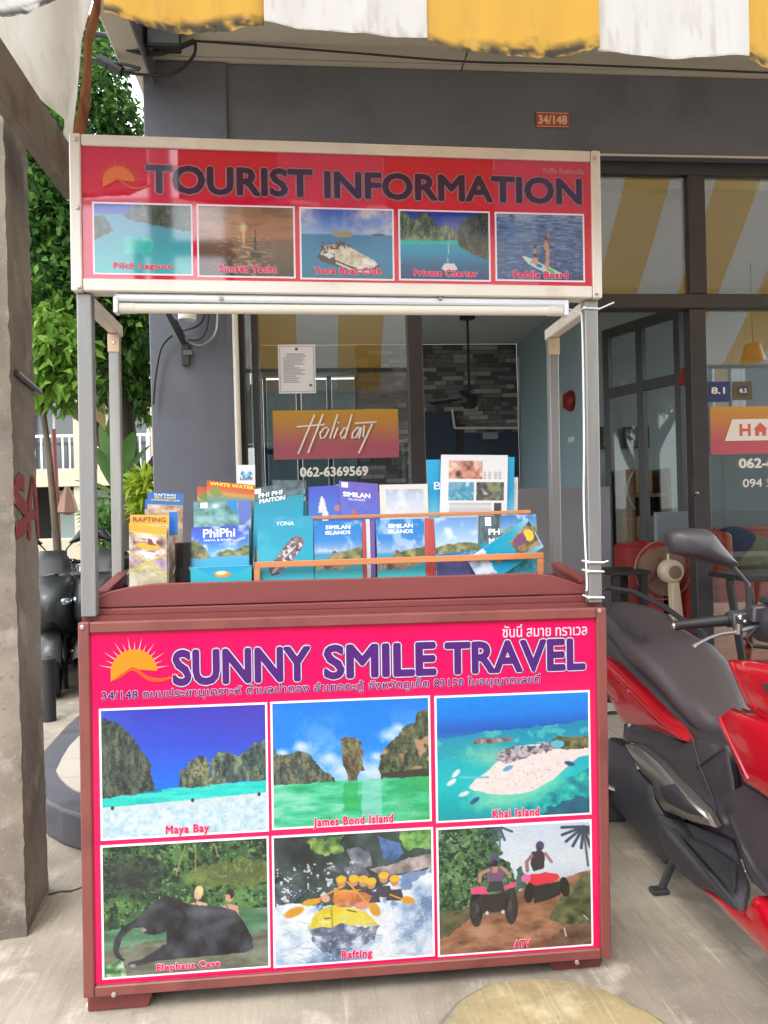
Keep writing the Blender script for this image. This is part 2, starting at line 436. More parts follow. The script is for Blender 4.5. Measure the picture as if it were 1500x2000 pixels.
# cream tile border on the step, cut into separate tiles
tx = -1.08
t_edges = [-1.08, -0.78, -0.48, -0.18, 0.12, 0.42, 0.72, 1.02, 1.32, 1.62, 1.92, 2.22, 2.52, 2.82]
for i in range(len(t_edges)-1):
    for j, (ya, yb) in enumerate(((3.52, 3.82), (3.82, 4.12), (4.12, 4.38))):
        a, b_ = t_edges[i]+0.002, t_edges[i+1]-0.002
        if i == 0: poly = ([(-0.782,3.522),(-0.92,3.535),(-1.0,3.565),(-1.09,3.63),(-1.16,3.72),(-1.22,3.818),(-0.782,3.818)], [(-0.782,3.822),(-1.224,3.822),(-1.28,3.94),(-1.31,4.118),(-0.782,4.118)], [(-0.782,4.122),(-1.312,4.122),(-1.34,4.35),(-1.35,4.9),(-0.88,4.9),(-0.88,4.378),(-0.782,4.378)])[j]
        else: poly = [(a, ya+0.002), (b_, ya+0.002), (b_, yb-0.002), (a, yb-0.002)]
        mk('floor_tile', MB().prism([(x, y, 0.155) for x, y in poly], (0, 0, 0.008)), M_tileout, step)

# ================================================================== the shop
FY = 4.50      # glass plane
shop = empty('shop_building', (0.5, 4.4, 0.155), 'dark grey shop front with black framed glass behind the booth', 'shop')
def sbox(name, x0, x1, y0, y1, z0, z1, m_, **k): return mk(name, MB().box(x0,x1,y0,y1,z0,z1), m_, shop, **k)
sbox('column', -0.86, -0.40, 4.38, 4.80, 0.16, 3.948, M_dkwall, bevel=0.006)
sbox('beam', -0.398, 6.0, 4.40, 4.66, 3.475, 3.948, M_dkwall)
sbox('floor_slab', -0.95, 6.2, 3.25, 9.4, 4.0, 4.3, M_cream)
sbox('upper_wall', -0.86, 6.2, 4.4, 9.4, 4.302, 7.2, M_dkwall)
# soffit boards
jY = float(pZ(905,128,3.95)[1]); jX = float(pZ(905,128,3.95)[0])
xs = [-0.80, jX, jX+2.4, 6.0]
for i in range(3):
    for ya, yb in ((3.26, jY-0.006), (jY+0.006, 4.398)):
        sbox('soffit_board', xs[i]+0.005, xs[i+1]-0.005, ya, yb, 3.955, 3.985, M_soffit)
    sbox('soffit_board', xs[i]+0.005, xs[i+1]-0.005, 4.402, 4.66, 3.955, 3.985, M_soffit)
sbox('soffit_backing', -0.80, 6.0, 3.26, 4.66, 3.987, 3.996, M_blk)
sbox('edge_beam', -0.96, -0.805, 3.24, 4.376, 3.86, 3.996, M_soffit, bevel=0.006)
sbox('edge_beam_trim', -0.803, -0.792, 3.24, 4.376, 3.80, 3.94, M_dkwall)
# interior shell
sbox('interior_floor', -0.6, 4.6, 4.46, 9.0, 0.162, 0.172, M_tile)
sbox('interior_ceiling', -0.6, 4.6, 4.68, 9.0, 3.36, 3.40, M_ceil)
for z0, z1 in ((0.18, 0.90), (3.10, 3.36)):       # side walls; their unseen wide windows are added to bring daylight inside
    sbox('interior_wall', -0.62, -0.50, 4.82, 9.0, z0, z1, M_blue); sbox('interior_wall', 4.5, 4.62, 4.62, 9.0, z0, z1, M_blue)
for y0, y1 in ((4.82, 5.30), (8.70, 9.0)): sbox('interior_wall', -0.62, -0.50, y0, y1, 0.902, 3.098, M_blue); sbox('interior_wall', 4.5, 4.62, y0, y1, 0.902, 3.098, M_blue)
for xw in (-0.565, 4.555):
    for y0, y1 in ((5.302, 6.42), (6.48, 7.56), (7.62, 8.698)): sbox('added_side_window_pane', xw-0.004, xw+0.004, y0, y1, 0.902, 3.098, M_glass)
    for y0 in (6.422, 7.562): sbox('added_side_window_bar', xw-0.03, xw+0.03, y0, y0+0.056, 0.902, 3.098, M_frame)
sbox('interior_wall', 2.52, 2.66, 6.842, 9.0, 0.18, 3.36, M_blue)
sbox('interior_wall', 2.52, 4.5, 6.70, 6.84, 0.18, 3.36, mat('grey interior paint', S(150,160,166), 0.7))
sbox('back_wall', 0.60, 2.52, 9.002, 9.15, 0.18, 3.36, mat('dark mortar', S(104,102,104), 0.9))
for z0, z1 in ((0.18, 0.9), (3.0, 3.36)): sbox('back_wall', -0.6, 0.598, 9.002, 9.15, z0, z1, M_blue)
for x0, x1 in ((-0.46, -0.12), (-0.06, 0.24), (0.30, 0.57)): sbox('added_back_window_pane', x0, x1, 9.06, 9.068, 0.93, 2.97, M_glass2)  # assumed window, added in the back wall to give the room daylight
for x0, x1 in ((-0.50, -0.462), (-0.118, -0.062), (0.242, 0.298), (0.572, 0.598)): sbox('added_back_window_bar', x0, x1, 9.03, 9.10, 0.902, 2.998, M_navy)
sbox('added_back_window_bar', -0.46, 0.57, 9.032, 9.098, 2.10, 2.16, M_navy)
# split-face stone strips on the back wall
M_br = [mat('stone strip dark', S(102,100,104), 0.8, var=0.2, vs=12, bump=0.3), mat('stone strip mid', S(136,134,138), 0.8, var=0.2, vs=12, bump=0.3),
        mat('stone strip light', S(184,180,176), 0.8, var=0.15, vs=12, bump=0.3), mat('stone strip brown', S(136,120,112), 0.8, var=0.2, vs=12, bump=0.3)]
rb = random.Random(3); z = 1.42
door_a = (pY(822,1000,9)[0], pY(892,1000,9)[0], 2.56); door_b = (pY(908,1000,9)[0], pY(1012,1000,9)[0], 2.30)
strips = []
while z < 3.31:
    x = 0.62 + rb.uniform(-0.1, 0)
    while x < 2.50:
        x1 = min(x+rb.choice((0.10, 0.14, 0.18, 0.24)), 2.515)
        if not any(d0-0.03 < (x+x1)/2 < d1+0.03 and z < zt for d0, d1, zt in (door_a, door_b)) and x1-x > 0.04:
            strips.append((max(x, 0.61), x1, z, rb.uniform(0.008, 0.028), rb.choices((0,1,2,3), (4,4,2,1))[0]))
        x = x1
    z += 0.052
strips.sort(key=lambda q: -q[2]*0.5-(q[1]-q[0]))
for x0, x1, z0, d, mi in strips[:297]: mk('stone_strip', MB().box(x0+0.003, x1-0.003, 9.0-d, 9.0, z0+0.003, z0+0.049), M_br[mi], shop)
rest = MB(); rc = []
for x0, x1, z0, d, mi in strips[297:]:
    rest.box(x0+0.003, x1-0.003, 9.0-d, 9.0, z0+0.003, z0+0.049); rc += [(S(96,96,106), S(140,140,148), S(226,224,224), S(150,124,112))[mi]]*8
if rest.v: mk('stone_strips', (rest.v, rest.f), mat('small stone strips', (1,1,1), 0.8, vcol=True, bump=0.3), shop, cols=np.array(rc), kind='stuff')
sbox('interior_door', door_a[0], door_a[1], 8.93, 8.998, 0.18, 2.54, M_navy)
sbox('interior_door', door_b[0], door_b[1], 8.93, 8.998, 0.18, 2.28, M_navy)
p0 = pY(943,858,8.92); p1 = pY(972,844,8.92)
dsn = sbox('door_plate', p0[0], p1[0], 8.915, 8.928, p0[2], p1[2], mat('door plate grey', S(150,158,166), 0.4))
for a, b_ in (((1013,697),(1013,836)), ((888,836),(1013,836)), ((883,800),(888,836))):
    q0, q1 = pY(*a, 8.9), pY(*b_, 8.9)
    mk('trunking', MB().tube([q0, q1], 0.014, 6), M_white, shop)
# facade frame members
def fr(x0, x1, z0, z1, y0=4.47, y1=4.56, name='frame_bar'): return sbox(name, x0, x1, y0, y1, z0, z1, M_frame, bevel=0.004)
fr(-0.398, 6.0, 3.40, 3.473); fr(-0.398, 6.0, 2.583, 2.671, 4.462, 4.566)
fr(-0.398, -0.345, 0.162, 2.581); fr(-0.305, -0.268, 0.162, 2.581, 4.478, 4.55); fr(0.600, 0.690, 0.162, 2.581)
fr(2.337, 2.440, 0.162, 2.581); fr(2.345, 2.455, 2.673, 3.398); fr(0.600, 0.690, 2.673, 3.398); fr(-0.398, -0.33, 2.673, 3.398)
fr(4.30, 4.40, 0.162, 3.398); fr(-0.266, 0.598, 0.162, 0.25); fr(2.442, 4.298, 0.162, 0.25)
fr(-0.343, -0.307, 0.162, 0.22); 
for x0, x1, z0, z1 in ((-0.328,0.598,2.673,3.398),(0.692,2.343,2.673,3.398),(2.457,4.298,2.673,3.398),(-0.266,0.598,0.252,2.581),(2.442,4.298,0.252,2.581),(-0.343,-0.307,0.222,2.581)):
    sbox('glass_pane', x0, x1, FY, FY+0.008, z0, z1, M_glassf)
# thin bright joint under the beam
sbox('beam_trim', -0.396, 6.0, 4.392, 4.398, 3.468, 3.480, M_soffit)
# notices stuck on the glass
M_paper = mat('white paper', S(225,224,226), 0.7); M_ink = mat('grey ink', S(110,108,112), 0.8); M_wlet = mat('white vinyl letters', S(236,232,226), 0.5)
M_vc = mat('printed sheet', (1,1,1), 0.35, vcol=True, spec=0.4); M_vcm = mat('matt printed sheet', (1,1,1), 0.6, vcol=True, spec=0.3)
def on_glass(u0, v0, u1, v1, Y=4.494):
    a = pY(u0, v1, Y); b_ = pY(u1, v0, Y); return a, np.array([b_[0]-a[0],0,0]), np.array([0,0,b_[2]-a[2]])
# licence certificate
cert = empty('licence_notice', on_glass(543,672,617,770)[0], 'white licence paper with black border taped inside shop window', 'notice')
a, ex, ez = on_glass(545,673,615,769)
mk('sheet', MB().box(a[0], a[0]+ex[0], 4.490, 4.4925, a[2], a[2]+ez[2]), M_paper, cert)
def prect(x0, x1, z0, z1, nm='ink_line', m_=M_ink, y=4.4885, par=None):
    mk(nm, MB().box(a[0]+ex[0]*x0, a[0]+ex[0]*x1, y, 4.4898, a[2]+ez[2]*z0, a[2]+ez[2]*z1), m_, par)
for q in ((0.04,0.96,0.96,0.966),(0.04,0.96,0.035,0.041),(0.04,0.05,0.042,0.959),(0.95,0.96,0.042,0.959)): prect(*q, nm='border_line', par=cert)
prect(0.46,0.54,0.88,0.935, 'crest', M_ink, par=cert)
rr = random.Random(5)
for k in range(15):
    zc = 0.80-k*0.041; x0 = 0.22 if k in (0,1) else 0.13
    prect(x0, x0+rr.uniform(0.3,0.6), zc, zc+0.012, par=cert)
prect(0.82,0.90,0.14,0.19,'seal',M_ink,par=cert)
# Holiday sticker
def gradient_card(name, label, u0, v0, u1, v1, top, mid, bot):
    a, ex, ez = on_glass(u0, v0, u1, v1)
    root = empty(name, a, label, 'sticker')
    cv = Cv(8, 30); cv.grad([(0, top), (0.35, mid), (0.75, bot), (1, bot)])
    mk('card', MB().box(a[0], a[0]+ex[0], 4.491, 4.4935, a[2], a[2]+ez[2]), M_paper, root)
    picture('print', cv, root, a+np.array([0,-0.0042,0]), ex, ez, M_vc)
    return root, a, ex, ez
hol, a, ex, ez = gradient_card('window_sticker', 'yellow to pink sticker lettered Holiday on shop window', 535,799,777,898, (214,160,48),(206,140,78),(188,92,112))
def stroke(pts, r=0.0055, root=hol, nm='letter_stroke', y=4.4850):
    P = [a+ex*(x/1.0)+ez*(1-yy) for x, yy in pts]; P = [np.array([p[0], y, p[2]]) for p in P]
    mk(nm, MB().tube(P, r, 6), M_wlet, root)
def zz(pts): return [((x-395)/905.0, (yy-825)/365.0) for x, yy in pts]
for st in ([(695,860),(570,1150)],[(755,860),(640,1145)],[(565,950),(760,935),(765,928)],
           [(760,960),(730,1000),(735,1040),(765,1030),(795,970),(775,955),(750,970)],
           [(860,860),(800,1040)],[(858,960),(826,1040)],[(866,915),(862,928)],
           [(905,965),(875,1010),(885,1045),(920,1010),(925,965),(900,962)],[(965,860),(905,1045)],
           [(1005,960),(965,1000),(960,1040),(990,1035),(1020,970),(1000,957)],[(1030,960),(1010,1045)],
           [(1050,945),(1040,1030),(1060,1040),(1085,985)],[(1110,935),(1005,1155)],[(985,930),(1140,922)]):
    stroke(zz(st))
def glass_text(name, s, u0, v0, u1, v1, label, bold=0.035):
    a, ex, ez = on_glass(u0, v0, u1, v1)
    r_ = empty(name, a, label, 'lettering')
    lettering('letters', s, r_, (a, ex, ez), (0,-1,0), [(bold, M_wlet, 0.002, 'letters')])
glass_text('phone_number', '062-6369569', 586,910,719,932, 'white phone number 062-6369569 on the glass below the Holiday sticker')
hac, a, ex, ez = gradient_card('window_sticker', 'yellow to pink sticker with white slanted banner and house symbol', 1388,791,1660,888, (222,166,52),(222,140,84),(214,94,110))
def acr(x, yy): return a + ex*((x-1085)/1020.0) + ez*(1-(yy-795)/360.0)
def flat(name, pts, m_, root, y):
    P = [np.array([acr(*p)[0], y, acr(*p)[2]]) for p in pts]; mk(name, MB().prism(P, (0,-0.0012,0)), m_, root)
M_coral = mat('coral vinyl', S(214,98,84), 0.5)
flat('banner', [(1240,892),(1990,892),(1940,1055),(1183,1055)], M_wlet, hac, 4.4865)
for q in ([(1290,928),(1310,928),(1310,1020),(1290,1020)],[(1350,928),(1370,928),(1370,1020),(1350,1020)],[(1311,964),(1349,964),(1349,985),(1311,985)],
          [(1440,918),(1492,972),(1480,972),(1480,1020),(1452,1020),(1452,990),(1430,990),(1430,1020),(1402,1020),(1402,972),(1390,972)]):
    flat('letter_block', q, M_coral, hac, 4.4850)
lettering('letters', 'LIDAY', hac, (acr(1510,1020), ex*0.4, ez*0.255), (0,-1,0), [(0.03, M_coral, 0.0095, 'letters')])
glass_text('phone_number', '062-6369569', 1443,892,1600,915, 'white phone number under the sticker with the house symbol')
a, ex, ez = on_glass(1451,932,1600,952); r_ = empty('phone_number', a, 'thin white mobile number lowest on the right shop window', 'lettering')
for t_, f0, f1 in (('094', 0.0, 0.25), ('5917242', 0.31, 1.0)): lettering('letters', t_, r_, (a+ex*f0, ex*(f1-f0), ez), (0,-1,0), [(0.008, M_wlet, 0.002, 'letters')])
for nm, u0, v0, u1, v1, c, t, lab in (('rating_sticker',1378,745,1425,785,(38,54,110),'8.1','dark blue square review sticker reading 8.1'),
                                      ('rating_sticker',1433,745,1468,781,(96,82,52),'8.2','brown square review sticker with dark disc reading 8.2')):
    a, ex, ez = on_glass(u0, v0, u1, v1); r_ = empty(nm, a, lab, 'sticker')
    mk('card', MB().box(a[0], a[0]+ex[0], 4.491, 4.4935, a[2], a[2]+ez[2]), mat('sticker '+t, S(*c), 0.5), r_)
    if t == '8.2': mk('disc', MB().lathe([(0.038,0),(0.038,0.002)], a+ex*0.5+ez*0.5+np.array([0,-0.0035,0]), (0,-1,0), 20), M_navy, r_)
    k = 0.30 if t == '8.2' else 0.22
    lettering('letters', t, r_, (a+ex*k+ez*0.38, ex*(1-2*k), ez*(0.22 if t == '8.2' else 0.34)), (0,-1,0), [(0.03, M_wlet, 0.007, 'letters')])

# door leaf folded inwards
dA = np.array([2.93, 5.75, 0.0]); dang = R(20); dd = np.array([-math.sin(dang), math.cos(dang), 0]); dn = np.array([math.cos(dang), math.sin(dang), 0])
door = empty('glass_door', dA+np.array([0,0,0.18]), 'open glass door with dark frame and curved steel handle', 'door')
def leafbox(name, s0, s1, z0, z1, t=0.022, m_=M_frame, off=0.0):
    q = [dA+dd*s0+dn*(off-t), dA+dd*s1+dn*(off-t), dA+dd*s1+dn*(off+t), dA+dd*s0+dn*(off+t)]
    mk(name, MB().prism([(p[0], p[1], z0) for p in q], (0,0,z1-z0)), m_, door)
for s0, s1 in ((0.0,0.06),(0.40,0.47),(0.80,0.87)): leafbox('stile', s0, s1, 0.18, 2.94)
for s0, s1 in ((0.062,0.398),(0.472,0.798)):
    leafbox('rail', s0, s1, 0.18, 0.28); leafbox('rail', s0, s1, 2.86, 2.94); leafbox('rail', s0, s1, 2.34, 2.42)
    leafbox('glass_pane', s0, s1, 0.282, 2.338, 0.003, M_glass); leafbox('glass_pane', s0, s1, 2.422, 2.858, 0.003, M_glass)
hp = [dA+dd*0.52+dn*0.03*(-1)+np.array([0,0,zc]) + dn*(-0.05*math.sin(math.pi*t)) + dd*0.03*math.sin(math.pi*t) for t, zc in [(k/8, 1.36+0.32*k/8) for k in range(9)]]
mk('handle', MB().tube(hp, 0.011, 8), M_steel, door, smooth=1)
# small lock on the right mullion
lk = empty('door_lock', pY(1355,950,4.46), 'steel hook bolt lock on dark door mullion', 'lock')
mk('plate', MB().box(*(pY(1352,1000,4.466)[0], pY(1358,1000,4.466)[0]), 4.452, 4.468, pY(1355,968,4.46)[2], pY(1355,935,4.46)[2]), M_frame, lk, bevel=0.002)
mk('knob', MB().ball(pY(1361,963,4.45), 0.013), M_steel, lk, smooth=1)

# grey partition inside
mk('partition', MB().box(pY(850,1000,5.2)[0], pY(1192,1000,5.2)[0], 5.2, 5.26, 0.175, pY(1000,955,5.2)[2]), M_film, label='plain grey waist high partition inside the open doorway', cat='partition', bevel=0.004)
mk('partition', MB().box(pY(1283,1000,5.62)[0], pY(1520,1000,5.62)[0], 5.62, 5.68, 0.175, pY(1300,1000,5.62)[2]), mat('pale blue partition', S(140,156,166), 0.6), label='pale blue low partition behind the fan', cat='partition', bevel=0.004)

# pictures and small things on the interior walls
def frame_on_wall(u0, v0, u1, v1, Y, label, c):
    a = pY(u0, v1, Y); b_ = pY(u1, v0, Y); r_ = empty('picture_frame', a, label, 'picture')
    mk('frame', MB().box(a[0]-0.02, b_[0]+0.02, Y-0.02, Y, a[2]-0.02, b_[2]+0.02), M_frame, r_)
    cv = Cv(14, 12); cv.fill(c); cv.tex(np.ones_like(cv.X), [tuple(0.7*q for q in c), c, tuple(min(255, 1.2*q) for q in c)], 3)
    picture('print', cv, r_, (a[0], Y-0.024, a[2]), (b_[0]-a[0],0,0), (0,0,b_[2]-a[2]), M_vcm)
frame_on_wall(1177,838,1193,873,6.69,'small brownish picture in dark frame on grey inner wall',(150,132,128))
frame_on_wall(1222,838,1262,872,6.69,'wide dark landscape picture seen through glass door',(92,90,86))
frame_on_wall(1037,878,1062,910,8.97,'framed pale notice on the stone strip wall',(170,172,164))
mk('light_switch', MB().box(2.505, 2.518, *(sorted((pX(1112,1000,2.50)[1], pX(1124,1000,2.50)[1]))), pX(1118,863,2.50)[2], pX(1118,852,2.50)[2]), M_white, label='white light switch on the blue interior wall', cat='switch', bevel=0.003)
al = empty('fire_alarm', pX(1112,783,2.50), 'round red alarm bell on the blue interior wall', 'alarm bell')
pb = pX(1117,783,2.518); mk('bell', MB().lathe([(0.10,0),(0.10,0.03),(0.07,0.07),(0.01,0.08)], pb, (-1,0,0), 20), mat('red enamel', S(150,36,36), 0.35), al, smooth=1)
pb = pX(1097,783,2.518); mk('horn', MB().lathe([(0.09,0),(0.09,0.02),(0.02,0.03)], pb, (-1,0,0), 20), mat('pale yellow plastic', S(190,184,150), 0.5), al, smooth=1)
# wooden cabinet and stacked boxes behind the door
cb = empty('cabinet', (3.0, 6.4, 0.18), 'brown wooden cabinet with open shelves behind the glass door', 'cabinet')
M_brown = mat('brown wood', S(122,96,74), 0.6, var=0.2, vs=5, aniso=(1,1,8))
cx0, cx1 = pY(1236,1000,6.3)[0], pY(1300,1000,6.3)[0]
for z0 in (0.18, 0.62, 1.06, 1.46): mk('shelf', MB().box(cx0, cx1, 6.25, 6.6, z0, z0+0.03), M_brown, cb)
for x0 in (cx0-0.03, cx1+0.002): mk('side_panel', MB().box(x0, x0+0.028, 6.25, 6.6, 0.18, 1.70), M_brown, cb)
mk('drawer_front', MB().box(cx0+0.004, cx1-0.004, 6.24, 6.26, 0.22, 0.61), M_brown, cb)
mk('back_panel', MB().box(cx0, cx1, 6.602, 6.62, 0.18, 1.70), M_brown, cb)
for k, (z0, w_) in enumerate(((1.095,0.8),(1.495,0.6))):
    mk('carton', MB().box(cx0+0.02, cx0+0.02+(cx1-cx0-0.04)*w_, 6.28, 6.55, z0, z0+0.2), mat('carton', S(168,136,104), 0.8, var=0.1), label=('brown carton on the middle shelf of the cabinet','brown carton on the top shelf of the cabinet')[k], cat='carton', bevel=0.004)

# seating
def sofa(x0, x1, y0, y1, label, col, zt):
    s = empty('sofa', ((x0+x1)/2, (y0+y1)/2, 0.175), label, 'sofa')
    m_ = mat('sofa leather', col, 0.38, var=0.12, vs=5, bump=0.08, bs=25)
    mk('base', MB().box(x0, x1, y0, y1-0.2, 0.20, 0.42), m_, s, bevel=0.03, seg=3, smooth=1)
    n = max(1, round((x1-x0)/0.7))
    for k in range(n):
        a_, b_ = x0+0.12+(x1-x0-0.24)*k/n+0.004, x0+0.12+(x1-x0-0.24)*(k+1)/n-0.004
        mk('seat_cushion', MB().box(a_, b_, y0+0.01, y1-0.21, 0.425, 0.60), m_, s, bevel=0.05, seg=4, smooth=1)
        mk('back_cushion', MB().box(a_, b_, y1-0.2, y1, 0.44, zt), m_, s, bevel=0.06, seg=4, smooth=1)
    for xa in (x0, x1-0.116): mk('arm', MB().box(xa, xa+0.116, y0-0.02, y1, 0.21, zt-0.01), m_, s, bevel=0.045, seg=4, smooth=1)
    for xa in (x0+0.05, x1-0.09): mk('foot', MB().box(xa, xa+0.04, y0+0.03, y0+0.07, 0.173, 0.199), M_blk, s)
    return s
sofa(pY(1200,1060,5.5)[0], 2.62, 4.95, 5.55, 'red leather sofa behind the fan', S(168,44,38), float(pY(1260,1055,5.5)[2]))
sofa(2.68, 4.35, 4.85, 5.55, 'orange red leather sofa with cushions behind the right window', S(188,70,32), float(pY(1450,1028,5.55)[2]))
for u, v, c, lab, tilt in ((1432,1062,(42,54,92),'dark blue cushion lying on the orange sofa',0.5),(1466,1078,(128,134,104),'green and white patterned cushion on the orange sofa',-0.35)):
    c0 = pY(u, v, 5.22)
    mk('cushion', MB().ball((c0[0],c0[1],c0[2]-0.02), 0.2, 16, 10, (1.0,0.45,0.72)), mat('cushion cloth', S(*c), 0.9, var=0.3, vs=18), label=lab, cat='cushion', smooth=80)
# black low table
tb = empty('side_table', (1.55, 4.85, 0.175), 'small black square table beside the red sofa', 'table')
t0, t1 = pY(1165,1106,4.95)[0], pY(1240,1106,4.95)[0]; tz = float(pY(1210,1110,4.95)[2])
mk('table_top', MB().box(t0, t1, 4.7, 5.08, tz-0.025, tz), M_blk, tb, bevel=0.004)
for xa in (t0+0.02, t1-0.06):
    for ya in (4.72, 5.02): mk('leg', MB().box(xa, xa+0.04, ya, ya+0.04, 0.173, tz-0.026), M_blk, tb)
# tall black table with slanting leg at the right window
tb = empty('tall_table', (2.3, 4.2, 0.155), 'black table with slanting leg standing outside the right window', 'table')
q0 = pY(1402,1118,4.25); q1 = pY(1500,1118,4.25)
mk('table_top', MB().box(q0[0], q0[0]+0.62, 3.95, 4.36, q0[2]-0.03, q0[2]), M_blk, tb, bevel=0.004)
for a_, b_ in ((1424,1452),(1560,1532)):
    for Y in (4.02, 4.30):
        t_ = pY(a_,1130,Y); b2 = pY(b_,1195,Y); k = (0.165-t_[2])/(b2[2]-t_[2]); foot = t_+(b2-t_)*k*0.35; foot[2] = 0.165
        mk('leg', MB().tube([(t_[0],Y,q0[2]-0.03), foot], 0.022, 8), M_blk, tb)

# pedestal fan just inside the doorway
fc = pY(1303,1115,4.78); fan = empty('pedestal_fan', (fc[0], 4.78, 0.175), 'pedestal fan with brown blades and cream motor in doorway', 'fan')
M_fanb = mat('brown smoked plastic', S(140,110,96), 0.35, var=0.08); M_cream2 = mat('cream plastic', S(206,192,166), 0.45, var=0.06, vs=8)
rF = 0.192; bk = np.array([0.0, 0.06, 0.0])
mk('guard_rim', MB().tube([fc+bk+np.array([math.cos(2*math.pi*k/40)*rF,0,math.sin(2*math.pi*k/40)*rF]) for k in range(41)], 0.0055, 6), mat('fan rim', S(150,120,108), 0.4), fan, smooth=1)
_gw = mat('fan wire', S(132,108,98), 0.4)
for k in range(40):
    a_ = 2*math.pi*k/40; e = np.array([math.cos(a_),0,math.sin(a_)])
    mk('guard_wire', MB().tube([fc+np.array([0,0.0,0])+e*0.06, fc+e*0.16+bk*0.15, fc+bk+e*rF], 0.0018, 4, False), _gw, fan)
for k in range(3):
    a_ = 2*math.pi*k/3+0.4; pts = []
    for t in range(9):
        ang = a_ - 0.80 + 2.30*t/8; rr_ = rF*0.90*(0.80+0.2*math.sin(math.pi*t/8)); pts.append(fc+bk+np.array([math.cos(ang)*rr_, 0.035*(t/8-0.5)+0.01, math.sin(ang)*rr_]))
    pts += [fc+bk+np.array([math.cos(a_+0.5)*0.05,0.01,math.sin(a_+0.5)*0.05]), fc+bk+np.array([math.cos(a_-0.3)*0.05,0.01,math.sin(a_-0.3)*0.05])]
    mk('blade', MB().prism(pts, (0,0.004,0)), M_fanb, fan)
mk('motor', MB().lathe([(0.02,-0.13),(0.06,-0.125),(0.075,-0.10),(0.078,-0.04),(0.06,0.0),(0.03,0.03)], fc+np.array([0,0.02,0]), (0,1,0), 24), M_cream2, fan, smooth=1)
mk('motor_cap', MB().lathe([(0.042,0),(0.042,0.006),(0.03,0.010),(0.01,0.011)], fc+np.array([0,-0.108,0]), (0,-1,0), 20), _gw, fan, smooth=1)
mk('swing_knob', MB().tube([fc+np.array([-0.02,-0.06,0.07]), fc+np.array([-0.02,-0.06,0.115])], 0.008, 8), M_cream2, fan, smooth=1)
mk('neck', MB().loft([[(fc[0]+dx*w_+sx, 4.78-0.06+dy*0.03, zz_) for dx, dy in ((-1,-1),(1,-1),(1,1),(-1,1))] for w_, zz_, sx in ((0.026,fc[2]-0.06,0.01),(0.036,fc[2]-0.30,0.025),(0.036,fc[2]-0.45,0.03))]), M_cream2, fan, bevel=0.006)
mk('pole', MB().tube([(fc[0]+0.03,4.72,0.20),(fc[0]+0.03,4.72,fc[2]-0.44)], 0.016, 10), M_cream2, fan, smooth=1)
mk('base', MB().lathe([(0.19,0.0),(0.19,0.02),(0.15,0.035),(0.03,0.05)], (fc[0]+0.03,4.72,0.174), (0,0,1), 28), M_cream2, fan, smooth=1)

# pendant lamps and ceiling fan inside
def pendant(u, v0, v1, w_, Y, col, label):
    top = pY(u, v0, Y); bot = pY(u, v1, Y); r_ = empty('pendant_lamp', top, label, 'lamp', 'pendant lamps in the shop')
    mk('cord', MB().tube([(top[0],Y,3.36),(top[0],Y,top[2])], 0.004, 5), M_cable, r_)
    mk('shade', MB().lathe([(w_,0.0),(w_*0.6,top[2]-bot[2]),(0.02,top[2]-bot[2]+0.01)], (top[0],Y,bot[2]), (0,0,1), 20), mat('lamp shade', col, 0.4), r_, smooth=1)
pendant(1339,720,751,0.055,5.6,S(176,48,44),'small red pendant lamp shade seen through the glass door')
pendant(1470,672,706,0.10,6.0,S(196,92,50),'orange pendant lamp over the sofa behind the right window')
cfp = pY(917,778,7.6); cf = empty('ceiling_fan', cfp, 'black ceiling fan on a long rod before the stone wall', 'ceiling fan')
mk('rod', MB().tube([(cfp[0],7.6,3.36),(cfp[0],7.6,cfp[2])], 0.012, 6), M_blk, cf)
mk('canopy', MB().lathe([(0.08,-0.05),(0.08,0.0)], (cfp[0],7.6,3.36), (0,0,1), 16), M_blk, cf)
mk('hub', MB().lathe([(0.05,-0.10),(0.09,-0.05),(0.09,0.02),(0.03,0.05)], cfp, (0,0,1), 16), M_blk, cf, smooth=1)
for k in range(3):
    a_ = 2*math.pi*k/3+0.2; e = np.array([math.cos(a_),math.sin(a_),0]); n_ = np.array([-e[1],e[0],0.15])
    mk('blade', MB().prism([cfp+e*0.08-n_*0.03, cfp+e*0.5-n_*0.05, cfp+e*0.5+n_*0.05, cfp+e*0.08+n_*0.03], (0,0,0.006)), M_blk, cf)

# house number plate
a = pY(1048,247,4.385); b_ = pY(1111,220,4.385)
hn = empty('house_number', a, 'small red plate reading 34/148 on the dark beam', 'number plate')
M_redp = mat('faded red plate', S(172,76,62), 0.5, var=0.08, vs=20); M_cr = mat('cream paint letters', S(222,196,164), 0.6)
mk('plate', MB().box(a[0], b_[0], 4.388, 4.396, a[2], b_[2]), M_redp, hn, bevel=0.002)
lettering('digits', '34/148', hn, (a+np.array([0.012,0,0.016]), (b_[0]-a[0]-0.024,0,0), (0,0,b_[2]-a[2]-0.032)), (0,-1,0), [(0.03, M_cr, -0.0015, 'digits')])
for q in ((a[0],b_[0],b_[2]-0.004,b_[2]-0.001),(a[0],b_[0],a[2]+0.001,a[2]+0.004)):
    mk('edge_line', MB().box(q[0]+0.002, q[1]-0.002, 4.3862, 4.3875, q[2], q[3]), M_cr, hn)

